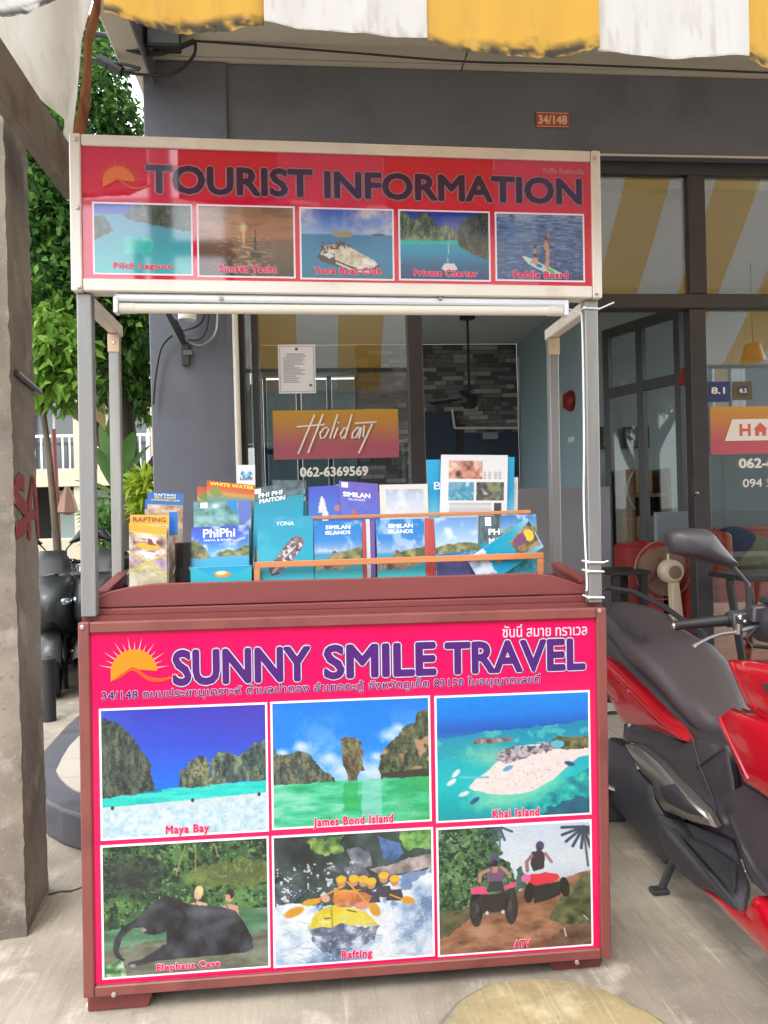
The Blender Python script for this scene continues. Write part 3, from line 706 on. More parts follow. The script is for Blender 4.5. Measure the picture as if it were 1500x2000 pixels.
# pipes, cables, bracket and lamp on the column and soffit
q0, q1 = pY(452,600,4.365), pY(467,1010,4.365)
mk('conduit_pipe', MB().tube([(q0[0]+0.018,4.362,3.2),(q0[0]+0.018,4.362,0.17)], 0.017, 10), M_pvc, label='cream vertical conduit pipe on the edge of the column', cat='pipe', smooth=1)
def cable(name, pts, r, label, m_=None, cat='cable'):
    P = [Vector(map(float, p)) for p in pts]; out = []
    for i in range(len(P)-1):      # Catmull-Rom
        p0, p1, p2, p3 = P[max(i-1,0)], P[i], P[i+1], P[min(i+2,len(P)-1)]
        for t in [k/6 for k in range(6)]:
            out.append(0.5*((2*p1)+(p2-p0)*t+(2*p0-5*p1+4*p2-p3)*t*t+(3*p1-p0-3*p2+p3)*t**3))
    out.append(P[-1])
    return mk(name, MB().tube(out, r, 6), m_ or M_cable, label=label, cat=cat, smooth=1)
br = empty('wall_bracket', pY(358,712,4.37), 'dark diagonal steel bracket bolted to the grey column', 'bracket')
mk('arm', MB().tube([pY(312,575,4.05), pY(360,668,4.36)], 0.022, 4), M_frame, br)
pp = pY(361,665,4.36); mk('wall_plate', MB().box(pp[0]-0.02, pp[0]+0.02, 4.355, 4.379, pY(361,713,4.36)[2], pp[2]), M_frame, br)
mk('junction_box', MB().box(pY(367,1000,4.36)[0], pY(384,1000,4.36)[0], 4.35, 4.379, pY(375,694,4.36)[2], pY(375,684,4.36)[2]), M_dkwall, label='small grey box beside the wall bracket', cat='box', bevel=0.002)
mk('pipe_stub', MB().lathe([(0.048,0),(0.048,0.5),(0.042,0.501)], pY(366,625,4.25), (0,0,1), 18), M_white, label='short white plastic pipe end hanging by the column', cat='pipe', smooth=1)
cable('cable_loop', [pY(u,v,4.34) for u,v in ((403,590),(398,620),(385,637),(352,647))], 0.006, 'thin black cable end curling behind the bracket')
cable('cable_loop', [pY(u,v,4.33) for u,v in ((423,585),(424,625),(418,655),(395,674),(370,668),(357,655))], 0.006, 'long grey and black cable loop hanging on the column', M_steel)
cable('cable_loop', [pY(u,v,4.32) for u,v in ((407,590),(406,635),(392,662),(366,664))], 0.005, 'inner black cable loop hanging on the column')
cable('cable_drop', [pY(u,v,4.34) for u,v in ((336,655),(322,668),(312,688),(303,740),(299,790))], 0.007, 'black cable dropping down the left edge of the column')
# overhead cables into the eaves
cable('overhead_cable', [(-3.6,4.4,4.6)]+[pY(u,v,4.1) for u,v in ((195,40),(235,56),(300,58),(345,52))], 0.013, 'upper thick black overhead cable running under the eaves')
cable('overhead_cable', [(-3.8,4.6,4.6)]+[pY(u,v,4.15) for u,v in ((188,66),(240,92),(300,105),(350,92),(380,80))], 0.014, 'middle thick black overhead cable tied under the eaves')
cable('overhead_cable', [(-3.8,4.6,4.4)]+[pY(u,v,4.2) for u,v in ((188,116),(236,139),(300,147),(345,140),(380,105),(378,60))], 0.008, 'lower thin overhead cable with black splice tubes')
for (ua,va),(ub,vb),lb in (((193,115),(212,127),'smaller black splice tube on the overhead cable'),((213,126),(239,141),'larger black splice tube on the overhead cable')):
    mk('splice_tube', MB().tube([pY(ua,va,4.2), pY(ub,vb,4.2)], 0.027, 10), M_blk, label=lb, cat='cable joint', smooth=1)
cable('soffit_wire', [pY(u,v,4.2) for u,v in ((380,80),(520,90),(700,104),(905,120),(1120,126),(1500,142),(1900,160))], 0.006, 'thin wire running along the soffit joint')
cable('wall_wire', [pY(u,v,4.39) for u,v in ((363,160),(364,200),(366,240),(367,290))], 0.005, 'thin dark wire down the beam above the booth')
fl = empty('floodlight', pY(320,95,4.1), 'dark floodlight fixed under the eaves at the building corner', 'floodlight')
c0 = pY(322,78,4.1); mk('housing', MB().loft([[(c0[0]+x*0.09,4.06,c0[2]+z*0.05) for x,z in ((-1,-1),(1,-1),(1,1),(-1,1))],[(c0[0]+x*0.07,4.2,c0[2]+0.02+z*0.035) for x,z in ((-1,-1),(1,-1),(1,1),(-1,1))]]), M_frame, fl, bevel=0.006)
mk('lens', MB().box(c0[0]-0.078, c0[0]+0.078, 4.054, 4.059, c0[2]-0.04, c0[2]+0.04), mat('lamp glass', S(120,134,150), 0.1), fl)
mk('bracket', MB().tube([(c0[0],4.13,c0[2]+0.04),(c0[0],4.13,3.86)], 0.012, 6), M_frame, fl)

# ================================================================== awning
aw = empty('awning', (0.9, 1.74, 2.46), 'yellow and white striped awning with mouldy scalloped valance', 'awning')
M_cloth = mat('awning cloth', (1,1,1), 0.75, vcol=True, spec=0.2, trans=0.26)
M_flap = mat('white awning side cloth', S(228,227,222), 0.7, var=0.05, vs=3, col2=S(188,182,164), c2s=4, c2lo=0.5, c2hi=0.75, trans=0.35)
M_bar = mat('grey awning bar', S(124,114,108), 0.6, 0.1, var=0.14, vs=6, col2=S(104,88,78), c2s=7)
YEL, WHT = (236,184,78), (238,234,228)
rA = np.random.RandomState(11)
def stripe(name, x0, x1, zlow, top_z, ytop, colr, kind):
    nx, nz = 56, 40; V = []; C = []
    t = np.linspace(0, 1, nx); lowz = np.interp(t, [p[0] for p in zlow], [p[1] for p in zlow])
    for j in range(nz):
        s_ = j/(nz-1)
        for i in range(nx):
            zz_ = top_z + (lowz[i]-top_z)*s_
            wob = 0.006*math.sin(9*t[i]+x0*5)*s_ + 0.008*math.sin(3.1*t[i]+2*x0) + 0.002*math.sin(23*t[i]+3*s_)*s_
            fray = (0.004 if kind == 'y' else 0.0008)*(rA.rand()-0.5) if j == nz-1 else 0
            V.append((x0+(x1-x0)*t[i], 1.74+wob, zz_+fray))
    Fc = [(j*nx+i, (j+1)*nx+i, (j+1)*nx+i+1, j*nx+i+1) for j in range(nz-1) for i in range(nx-1)]
    X, Z = np.meshgrid(np.linspace(x0, x1, nx), np.linspace(0, 1, nz))
    base = np.array(colr, float)[None, None, :]*np.ones((nz, nx, 1))
    mould = np.clip((Z - (0.90 if kind == 'y' else 0.985) + (0.22 if kind == 'y' else 0.06)*(fbm(X, Z*0.3, 9, 4, int(abs(x0)*50))-0.5))*14, 0, 1)*np.clip(fbm(X, Z*0.5, 46, 3, 4)*4.2-1.15, 0.12, 1)
    base = base*(1-mould[..., None]*0.94) + np.array([64,60,54])*mould[..., None]*0.94
    drip = np.clip((fbm(X, Z*0.05, 60, 3, 9)-0.58)*7, 0, 1)*np.clip(Z*1.6-0.5, 0, 1)*(0.22 if kind == 'w' else 0.14)
    base = base*(1-drip[..., None]) + np.array([140,126,112])*drip[..., None]
    mk(name, (V, Fc), M_cloth, aw, cols=lin(base.reshape(-1, 3)/255)*0.66, smooth=80)
def lowpts(px): P = [pY(u, v, 1.74) for u, v in px]; x0, x1 = P[0][0], P[-1][0]; return x0, x1, [((p[0]-x0)/(x1-x0), p[2]) for p in P]
TOPZ = 2.74
for kind, c, px in (('y',YEL,[(205,28),(255,44),(330,58),(395,63),(450,58),(515,43)]),
                    ('w',WHT,[(516,42),(600,52),(700,64),(780,68),(836,70)]),
                    ('y',YEL,[(837,71),(880,92),(950,104),(1060,109),(1120,106),(1169,97)]),
                    ('w',WHT,[(1170,98),(1250,106),(1340,113),(1420,114),(1461,112)]),
                    ('y',YEL,[(1462,112),(1490,128),(1560,138),(1680,142),(1740,134)]),
                    ('w',WHT,[(1741,134),(1850,142),(1950,150),(2020,150)]),
                    ('y',YEL,[(2021,150),(2080,168),(2200,172),(2290,166)])):
    x0, x1, zl = lowpts(px); stripe('valance_panel', x0, x1, zl, TOPZ, 1.74, c, kind)
x0, x1, zl = lowpts([(-330,28),(-150,24),(0,26),(55,24),(85,10),(110,-4)]); stripe('valance_panel', x0, x1, zl, TOPZ, 1.74, WHT, 'y')
# sloping roof cloth in stripes from the front bar up to the floor slab
edges = [-0.86, lowpts([(205,0),(206,0)])[0]] + [lowpts([(u,60),(u+1,60)])[0] for u in (515,837,1170,1462,1740,2020,2290)]
while edges[-1] < 5.6: edges.append(edges[-1]+0.38)
colseq = [WHT,YEL]*12
for i in range(len(edges)-1):
    nx, ny = 6, 16; V = []
    for j in range(ny):
        s_ = j/(ny-1)
        for k in range(nx):
            x = edges[i]+(edges[i+1]-edges[i])*k/(nx-1)
            V.append((x, 1.75+1.47*s_, TOPZ+1.42*s_ - 0.07*math.sin(math.pi*s_)))
    Fc = [(j*nx+k, j*nx+k+1, (j+1)*nx+k+1, (j+1)*nx+k) for j in range(ny-1) for k in range(nx-1)]
    mk('canopy_panel', (V, Fc), M_cloth, aw, cols=np.tile(lin(np.array(colseq[i])/255.0)*0.85, (len(V), 1)), smooth=80)
mk('front_bar', MB().tube([(-0.86,1.765,TOPZ),(edges[-1],1.765,TOPZ)], 0.02, 10), M_bar, aw, smooth=1)
sb = MB().box(-0.875, -0.835, 1.79, 2.97, 2.595, 2.775); mk('side_bar', sb, M_bar, aw, bevel=0.004)
# side cloth above the bar, with its rusty brown hem
ny, nz = 26, 22; V = []; 
for j in range(nz):
    s_ = j/(nz-1)
    for i in range(ny):
        t = i/(ny-1); zh = 2.78+(3.95-2.78)*s_; yh_ = float(np.interp(zh, [2.76,2.88,3.10,3.37,3.62,4.0], [2.955,3.05,3.15,3.245,3.41,3.5])); ye = 1.80+(yh_-1.80)*t
        ztop = min(TOPZ+(ye-1.75)*0.94, 3.95) if t < 0.999 else 3.95; z_ = 2.78+(max(ztop,2.79)-2.78)*s_; ye = 1.80+(float(np.interp(z_, [2.76,2.88,3.10,3.37,3.62,4.0], [2.955,3.05,3.15,3.245,3.41,3.5]))-1.80)*t
        fold = 0.022*math.sin(10*t+1.5*s_)*t + 0.03*math.exp(-((t-0.80)/0.06)**2)*(1-0.3*s_)
        V.append((-0.852+fold, ye, z_))
Fc = [(j*ny+i, j*ny+i+1, (j+1)*ny+i+1, (j+1)*ny+i) for j in range(nz-1) for i in range(ny-1)]
mk('side_cloth', (V, Fc), M_flap, aw, smooth=80)
hem = [pX(u,v,-0.845) for u,v in ((141,284),(147,262),(155,225),(163,175),(167,120),(169,75),(179,35),(187,5),(190,-60))]
hm = MB(); wv = [0.030,0.070,0.085,0.075,0.070,0.055,0.060,0.055,0.05]
hm.loft([[p+np.array([dx,dy,0]) for dx,dy in ((-0.006,-0.01),(0.006,-0.01),(0.006,w_),(-0.006,w_))] for p, w_ in zip(hem, wv)])
mk('rusty_hem', hm, M_rust, aw, smooth=1)

# ================================================================== concrete utility pole
up_ = empty('utility_pole', (-1.17, 2.86, 0), 'rough square concrete utility pole with red graffiti', 'utility pole')
V = []; Fc = []; nz = 60; rP = np.random.RandomState(4)
ring = 24
PC, PS = math.cos(R(6.7)), math.sin(R(6.7))
def pole_ring(z):
    tp = 1-0.006*z; cx, cy = -1.163, 2.845; hx, hy = 0.157*tp, 0.172*tp; out = []
    for k in range(ring):
        s_, t = k//6, (k % 6)/6.0
        p = [(-1+2*t,-1),(1,-1+2*t),(1-2*t,1),(-1,1-2*t)][s_]
        j = 0.0016 if s_ == 0 or t == 0 else 0.0008
        lx, ly = p[0]*hx+rP.normal(0,j), p[1]*hy+rP.normal(0,j)
        out.append((cx+lx*PC-ly*PS, cy+lx*PS+ly*PC, z))
    return out
mbp = MB().loft([pole_ring(z) for z in np.linspace(0, 3.4, 120)] + [pole_ring(z) for z in np.linspace(3.5, 8.5, 30)])
mk('shaft', mbp, M_pole, up_, smooth=50)
M_graf = mat('red graffiti paint', S(132,44,44), 0.7, var=0.25, vs=30)
GN = np.array([PC, PS, 0.0]); GD = float(np.array([-1.163, 2.845, 0]) @ GN) + 0.157*0.9925 + 0.003
def gp(u, v): d_ = ray(u, v); return CO + d_*((GD - CO @ GN)/(d_ @ GN))
def gstroke(pts, r):
    P = [gp(*p) for p in pts]; out = []
    for i in range(len(P)-1):
        d = P[i+1]-P[i]; n_ = np.cross(GN, d); n_ = n_/np.linalg.norm(n_)*r
        mk('graffiti_stroke', MB().prism([P[i]-n_-d*0.05, P[i+1]-n_+d*0.05, P[i+1]+n_+d*0.05, P[i]+n_-d*0.05], GN*(0.0012+0.0002*i)), M_graf, up_)
gstroke([(47,945),(38,938),(30,948),(30,970),(42,985),(52,1000),(52,1020),(42,1032),(32,1038)], 0.028)
gstroke([(64,936),(58,985),(57,1050)], 0.022); gstroke([(64,936),(71,985),(75,1050)], 0.022); gstroke([(57,1003),(73,1006)], 0.018)
mk('strap', MB().tube([gp(29,728)+np.array([0.004,0,0]), gp(75,766)+np.array([0.004,0,0])], 0.012, 6), M_frame, up_)
# ================================================================== trees and plants at the left
def leafmat(name, k=1.0, tr=0.35): return mat(name, (1,1,1), 0.5, vcol=True, spec=0.2, trans=tr)
M_leaf = leafmat('leaves'); M_bark = mat('bark', S(92,80,66), 0.9, var=0.3, vs=7, col2=S(66,58,48), c2s=9, bump=0.6, bs=22, aniso=(1,1,0.3))
def leaves(centers, radii, n, size, cols, seed, droop=0.3, flat=1.0, wid=0.42):
    r = np.random.RandomState(seed); centers = np.array(centers, float); radii = np.array(radii, float)
    ci = r.choice(len(centers), n, p=radii**2/np.sum(radii**2))
    d = r.normal(size=(n,3)); d /= np.linalg.norm(d,axis=1)[:,None]; rad = radii[ci]*(r.rand(n)**0.45)
    P = centers[ci]+d*rad[:,None]*np.array([1,1,flat])
    ax = d*0.6+r.normal(size=(n,3))*0.7; ax[:,2] -= droop; ax /= np.linalg.norm(ax,axis=1)[:,None]
    up = r.normal(size=(n,3))*0.5; up[:,2] += 1.0
    sd = np.cross(ax, up); sd /= np.linalg.norm(sd,axis=1)[:,None]; nr = np.cross(sd, ax)
    L = size*(0.6+0.8*r.rand(n))[:,None]; W = L*wid
    b = P; tip = P+ax*L-nr*L*0.12; l = P+ax*L*0.45+sd*W*0.5+nr*L*0.06; q = P+ax*L*0.45-sd*W*0.5+nr*L*0.06; mid = P+ax*L*0.5
    V = np.stack([b,l,tip,q,mid],1).reshape(-1,3); base = np.arange(n)*5
    Fc = np.concatenate([np.stack([base,base+4,base+1],1),np.stack([base+1,base+4,base+2],1),np.stack([base,base+3,base+4],1),np.stack([base+3,base+2,base+4],1)])
    cs = np.array([lin(np.array(c)/255.0) for c in cols]); k = r.rand(n)*(len(cs)-1); i0 = np.floor(k).astype(int); f = (k-i0)[:,None]
    C = cs[i0]*(1-f)+cs[np.minimum(i0+1,len(cs)-1)]*f; C *= (0.75+0.5*r.rand(n))[:,None]
    return V, [tuple(x) for x in Fc], np.repeat(C, 5, 0)
def trunk(mb, pts, r0, r1, n=9):
    k = len(pts); mb.tube(pts, [r0+(r1-r0)*i/(k-1) for i in range(k)], n); return mb

# big leafy tree behind the shop corner
bt = empty('leafy_tree', (-2.0, 8.4, 0), 'big dark green leafy tree with thick trunk behind the booth', 'tree')
tb_ = pY(262,980,8.4); tx_ = tb_[0]
mb = trunk(MB(), [(tx_,8.4,0),(tx_-0.02,8.4,1.0),(tx_-0.06,8.4,1.8),(tx_-0.12,8.42,2.6),(tx_-0.2,8.5,3.6),(tx_-0.3,8.6,5.2)], 0.21, 0.07)
mk('trunk', mb, M_bark, bt, smooth=60)
mk('limb', trunk(MB(), [(tx_-0.05,8.4,1.9),(tx_-0.45,8.3,2.45),(tx_-0.9,8.2,2.9)], 0.10, 0.05), M_bark, bt, smooth=60)
mk('limb', trunk(MB(), [(tx_-0.02,8.4,1.6),(tx_+0.35,8.5,2.2),(tx_+0.5,8.6,2.9)], 0.08, 0.04), M_bark, bt, smooth=60)
mk('limb', trunk(MB(), [(tx_-0.1,8.4,2.7),(tx_-0.8,8.9,3.9),(tx_-1.3,9.2,5.0)], 0.09, 0.04), M_bark, bt, smooth=60)
rt = random.Random(21); cen = []; rad_ = []
def ctr(u, v, Y, r): cen.append(pY(u, v, Y)); rad_.append(r)
for u, v, Y, r in ((95,330,7.4,.55),(75,450,7.2,.5),(110,520,7.6,.6),(80,590,7.0,.5),(188,150,8.2,.34),(190,100,8.4,.30),(196,66,8.6,.22),(185,205,8.0,.40),(222,250,8.6,.28),(60,270,7.8,.5),
                   (150,420,8,.8),(150,560,7.8,.7),(200,640,7.6,.5),(235,620,7.6,.45),(270,640,8.2,.42),(260,700,8.2,.42),(285,720,8.6,.34),(200,700,8.4,.34),(275,780,8.6,.3),(110,640,7.8,.42),(60,640,8.2,.5),
                   (200,310,8.6,.7),(250,400,9,.7),(110,380,9.4,.9),(60,540,9.5,.9),(200,500,9.2,.9),(215,760,8.8,.28),(10,400,8,.7),(-60,480,8,.8),(-40,300,8.4,.8),(120,250,8.8,.5)): ctr(u,v,Y,r)
V, Fc, C = leaves(cen, rad_, 40000, 0.10, [(50,84,40),(62,104,48),(84,132,56),(128,170,76),(42,74,42)], 5, wid=0.5)
mk('crown', (V, Fc), M_leaf, bt, cols=C*0.75)
# young pale tree
yt = empty('young_tree', (*pY(104,1000,6.6)[:2], 0), 'slender young tree with bright yellow green leaves', 'tree')
yx = float(pY(104,980,6.6)[0])
mk('trunk', trunk(MB(), [(yx+0.05,6.6,0),(yx+0.02,6.6,1.2),(yx-0.02,6.6,1.9),(yx-0.08,6.6,2.5),(yx-0.03,6.6,3.0)], 0.035, 0.018, 7), M_bark, yt, smooth=60)
V, Fc, C = leaves([pY(u,v,6.6) for u,v in ((85,690),(120,680),(135,740),(85,740),(110,640),(75,770),(130,775))], [.24,.26,.2,.2,.22,.12,.12], 900, 0.125, [(120,168,60),(150,196,80),(170,208,96),(98,150,52)], 8, 0.5)
mk('crown', (V, Fc), M_leaf, yt, cols=C*0.65)
# broad leaved plant under the tree
def big_leaf(p0, dirv, L, W, droop, m_, parent, name='leaf'):
    d = np.array(dirv, float); d /= np.linalg.norm(d); sd = np.cross(d, [0,0,1.0]); sd /= max(np.linalg.norm(sd), 1e-6); n = 9; V = []
    for i in range(n):
        t = i/(n-1); c = np.array(p0)+d*L*t+np.array([0,0,-droop*L*t*t]); w = W*math.sin(math.pi*min(0.06+t*0.94, 0.995))**0.7*0.5
        V += [c-sd*w+np.array([0,0,w*0.35]), c, c+sd*w+np.array([0,0,w*0.35])]
    Fc = [(i*3+k, i*3+k+1, i*3+k+4, i*3+k+3) for i in range(n-1) for k in range(2)]
    mk(name, (V, Fc), m_, parent, smooth=80)
M_bl = mat('broad green leaf', S(88,128,62), 0.4, var=0.2, vs=5, trans=0.3); M_bl2 = mat('pale broad leaf', S(132,168,76), 0.4, var=0.2, vs=5, trans=0.35)
bp_ = pY(225,1000,7.4); bpl = empty('broad_leaf_plant', (bp_[0],7.4,0), 'broad leaved plant with arching green blades under the tree', 'plant')
for k, (u0, v0, u1, v1) in enumerate(((225,960,176,850),(225,960,190,800),(232,960,300,850),(232,960,300,985),(225,970,140,930),(228,960,215,780),(232,970,285,910),(222,975,160,985),(235,955,262,820))):
    a_ = pY(u0,v0,7.4); e = pY(u1,v1,7.4-0.25+0.1*k); L = np.linalg.norm(e-a_)
    big_leaf(a_, (e-a_)+np.array([0,0,0.12*L]), L, 0.16, 0.18, M_bl2 if k in (4,6) else M_bl, bpl)
mk('stem', trunk(MB(), [(bp_[0],7.4,0),(bp_[0]+0.02,7.4,0.8),(bp_[0],7.4,1.75)], 0.06, 0.04), M_bark, bpl, smooth=60)
def shrub(u, v, Y, r, n, size, cols, label, seed):
    c = pY(u, v, Y); s = empty('shrub', (c[0], Y, 0), label, 'shrub')
    mk('stem', trunk(MB(), [(c[0],Y,0),(c[0]+0.02,Y,c[2]*0.6),(c[0],Y,c[2])], 0.02, 0.01, 6), M_bark, s)
    V, Fc, C = leaves([c, c+np.array([0,0,-r*0.8]), c+np.array([0,0,-r*1.7])], [r, r*0.8, r*0.6], n, size, cols, seed, 0.1, wid=0.25)
    mk('crown', (V, Fc), M_leaf, s, cols=C*0.8)
shrub(198,1010,8.6,0.16,420,0.16,[(110,160,84),(140,184,100)],'small feathery green shrub behind the parked motorbikes',31)
shrub(286,945,6.4,0.13,260,0.15,[(150,180,50),(184,196,60),(120,160,50)],'yellow green leafy shrub beside the dark column',32)

# ================================================================== cream apartment house at the end of the yard
BY = 22.0
hb = empty('apartment_house', (-8.0, BY, 0), 'cream two storey house with white balcony railings behind the trees', 'house')
M_hw = mat('cream house render', S(176,168,146), 0.85, var=0.06, vs=0.7); M_oc = mat('ochre house render', S(150,130,84), 0.85, var=0.06, vs=0.7)
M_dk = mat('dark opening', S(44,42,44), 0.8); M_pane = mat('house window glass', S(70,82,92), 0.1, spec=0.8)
z1, z2, z3 = 2.72, 5.45, 8.2; hx0, hx1 = -15.0, -2.2
mk('wall', MB().box(hx0, hx1, BY+1.4, BY+7, z1, z3), M_oc, hb)
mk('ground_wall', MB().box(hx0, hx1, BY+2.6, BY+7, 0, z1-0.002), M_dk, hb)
mk('roof', MB().box(hx0-0.4, hx1+0.4, BY-0.3, BY+7.4, z3+0.002, z3+0.35), M_hw, hb)
for z in (z1, z2): mk('balcony_slab', MB().box(hx0, hx1, BY, BY+1.39, z-0.28, z), M_hw, hb); 
for z in (z1, z2): mk('balcony_beam', MB().box(hx0, hx1, BY-0.06, BY-0.002, z-0.40, z+0.06), M_hw, hb)
for x in np.arange(hx0+0.3, hx1, 2.1):
    mk('column', MB().box(x-0.18, x+0.18, BY+0.02, BY+0.38, 0, z1-0.41), M_hw, hb); mk('column', MB().box(x-0.16, x+0.16, BY+0.04, BY+0.34, z1+0.062, z2-0.41), M_hw, hb); mk('column', MB().box(x-0.16, x+0.16, BY+0.04, BY+0.34, z2+0.062, z3), M_hw, hb)
for z in (z1, z2):
    for x in np.arange(hx0+0.3, hx1-2.0, 2.1):
        mk('railing', MB().box(x+0.17, x+1.93, BY+0.1, BY+0.16, z+0.98, z+1.05), M_white, hb)
        for q in range(9): mk('baluster', MB().box(x+0.27+q*0.19, x+0.31+q*0.19, BY+0.11, BY+0.15, z+0.063, z+0.979), M_white, hb)
    for x in np.arange(hx0+0.7, hx1-1.6, 2.1):
        d_ = mk('door', MB().box(x, x+1.25, BY+1.33, BY+1.398, z+0.063, z+2.15), M_white, hb)
        for q in (0, 1): mk('pane', MB().box(x+0.08+q*0.58, x+0.58+q*0.58, BY+1.31, BY+1.328, z+0.2, z+2.05), M_pane, d_)
for x in (-7.9, -5.4): mk('shutter', MB().box(x, x+1.7, BY+2.5, BY+2.598, 0.01, 2.3), mat('pale shutter', S(186,206,206), 0.6), hb)
mk('low_wall', MB().box(-9.5, -2.4, 15.0, 15.2, 0, 1.05), M_hw, label='low pale wall beyond the parked motorbikes', cat='wall', bevel=0.02)
# street sign pole with closed parasol
ps = pY(118,1010,9.0); pr_ = empty('closed_parasol', (ps[0],9.0,0), 'closed faded pink parasol on a thin red pole', 'parasol')
mk('pole', MB().tube([(ps[0],9.0,0),(ps[0]-0.05,9.0,float(pY(114,838,9.0)[2]))], 0.028, 8), mat('faded red pole', S(150,84,76), 0.6), pr_, smooth=1)
pc = pY(132,985,9.0); mk('folded_cloth', MB().loft([[(pc[0]+math.cos(2*math.pi*k/12)*w*(1+0.2*(k%2)), 9.0+math.sin(2*math.pi*k/12)*w*(1+0.2*(k%2)), z) for k in range(12)] for w, z in ((0.02,float(pY(130,950,9)[2])),(0.07,float(pY(130,975,9)[2])),(0.10,float(pY(130,1000,9)[2])),(0.02,float(pY(130,1006,9)[2])))]), mat('faded pink cloth', S(150,118,104), 0.9), pr_, smooth=60)

# ================================================================== the far side of the street, behind the viewer (seen in the reflections)
mk('road', MB().add([(-220,-9.5,0.004),(220,-9.5,0.004),(220,-1.2,0.004),(-220,-1.2,0.004)], [(0,1,2,3)]), concrete('asphalt', S(78,78,80), S(62,62,64), S(96,96,96)), kind='structure')
def shophouse(x0, x1, h, col, label, y=-11.0):
    r_ = empty('shophouse', ((x0+x1)/2, y, 0), label, 'building')
    mk('wall', MB().box(x0, x1, y-6, y, 3.2, h), mat('shophouse render', S(*col), 0.85, var=0.06, vs=0.5), r_)
    mk('ground_floor', MB().box(x0, x1, y-6, y-0.5, 0, 3.198), M_dk, r_)
    mk('parapet', MB().box(x0-0.05, x1+0.05, y-6.05, y+0.12, h+0.002, h+0.5), M_hw, r_)
    n = int((x1-x0)/1.6)
    for z in np.arange(3.9, h-1.6, 3.0):
        for k in range(n):
            xa = x0+0.3+k*(x1-x0-0.3)/n
            w_ = mk('window', MB().box(xa, xa+1.1, y+0.002, y+0.06, z, z+1.5), M_white, r_)
            mk('pane', MB().box(xa+0.06, xa+1.04, y+0.062, y+0.07, z+0.06, z+1.44), M_pane, w_)
shophouse(-1.4, 5.0, 8.6, (206,196,176), 'beige three storey shophouse across the street')
shophouse(5.1, 11.5, 7.4, (176,150,120), 'tan two storey shophouse across the street')
shophouse(11.6, 19, 9.4, (200,206,206), 'pale grey tall shophouse across the street')
shophouse(-18.0, -9.0, 5.2, (210,200,190), 'low cream shophouse far along the street')
d = ray(338,480); k = (2.2323+2.2323+4.2)/d[1]; px_ = d[0]*k
sp = empty('street_pole', (px_, -4.2, 0), 'round power pole with crossarm across the road', 'utility pole')
mk('shaft', MB().tube([(px_,-4.2,0),(px_-0.12,-4.2,9.5)], [0.15,0.10], 12), M_poleside, sp, smooth=1)
za = 1.4+ray(340,487)[2]*k
mk('crossarm', MB().box(px_-0.35, px_+0.75, -4.3, -4.1, za-0.06, za+0.06), M_bark, sp)
for q in (-0.3, 0.68): mk('hanger', MB().box(px_+q-0.05, px_+q+0.05, -4.26, -4.14, za-0.75, za-0.062), M_bark, sp)
mk('transformer_rail', MB().box(px_-0.35, px_+0.75, -4.3, -4.1, za-0.87, za-0.755), M_bark, sp)
for q, (zz0, sag) in enumerate(((za+0.9,0.35),(za+0.55,0.5),(za+0.5,0.25))):
    cable('power_line', [(px_-12,-4.4,zz0+0.3),(px_-6,-4.3,zz0-sag),(px_,-4.2,zz0),(px_+8,-4.2,zz0-sag),(px_+18,-4.2,zz0)], 0.016, ('upper','middle','lower')[q]+' power line strung along the street poles')
# ================================================================== the information booth
B_O = np.array([-0.6656, 2.2323, 0.06]); TILT, BYAW = R(0.689), R(0.275)
B_X = np.array([math.cos(BYAW)*math.cos(TILT), math.sin(BYAW)*math.cos(TILT), -math.sin(TILT)])
B_Z = np.array([math.sin(TILT), 0, math.cos(TILT)]); B_Y = np.cross(B_Z, B_X); B_Z = np.cross(B_X, B_Y)
BW, H1, H2, H3, BD = 1.531, 1.0506, 1.980, 2.4212, 0.39
bM = Matrix.Identity(4)
for k in range(3): bM[k][0] = B_X[k]; bM[k][1] = B_Y[k]; bM[k][2] = B_Z[k]; bM[k][3] = B_O[k]
booth = empty('information_booth', B_O, 'pink tourist information booth with maroon counter and metal posts', 'booth', mat4=bM)
def bl(u, v, y=0.0):
    """pixel -> (x, z) on the booth's own plane at depth y"""
    d = ray(u, v); o = CO - (B_O + B_Y*y); t = -(o @ B_Y)/(d @ B_Y); p = o + d*t; return float(p @ B_X), float(p @ B_Z)
def bw(x, y, z): return B_O + B_X*x + B_Y*y + B_Z*z
def bbox(name, x0, x1, y0, y1, z0, z1, m_, parent=None, **k): return mk(name, MB().box(x0,x1,y0,y1,z0,z1), m_, parent or booth, local=True, **k)
M_maroon = mat('maroon painted wood', S(116,55,53), 0.55, var=0.12, vs=5, col2=S(92,42,40), c2s=4, c2lo=0.52, c2hi=0.72, bump=0.1, bs=30, aniso=(0.25,1,1))
M_marfr = mat('maroon painted steel', S(122,66,60), 0.5, var=0.10, vs=6, col2=S(106,54,50), c2s=5)
M_pink = mat('hot pink acrylic print', S(250,12,96,0.72), 0.12, spec=0.5, var=0.03, vs=2)
M_pink2 = mat('crimson acrylic print', S(222,30,72,0.8), 0.04, spec=1.0, var=0.03, vs=2)
M_alu = mat('white aluminium', S(222,214,204), 0.45, 0.15, var=0.08, vs=5, col2=S(198,186,168), c2s=6, c2lo=0.55, c2hi=0.8)
M_galv = mat('galvanised tube', S(134,133,132), 0.42, 0.45, var=0.10, vs=6, col2=S(158,156,150), c2s=3, aniso=(1,1,0.15))
M_print = mat('glossy photo print', (1,1,1), 0.10, vcol=True, spec=0.5)
M_print2 = mat('glossy photo print upper', (1,1,1), 0.05, vcol=True, spec=1.0)
M_purp = mat('purple vinyl', S(74,34,104), 0.12); M_purpd = mat('dark navy vinyl', S(58,40,72), 0.08, spec=0.6)
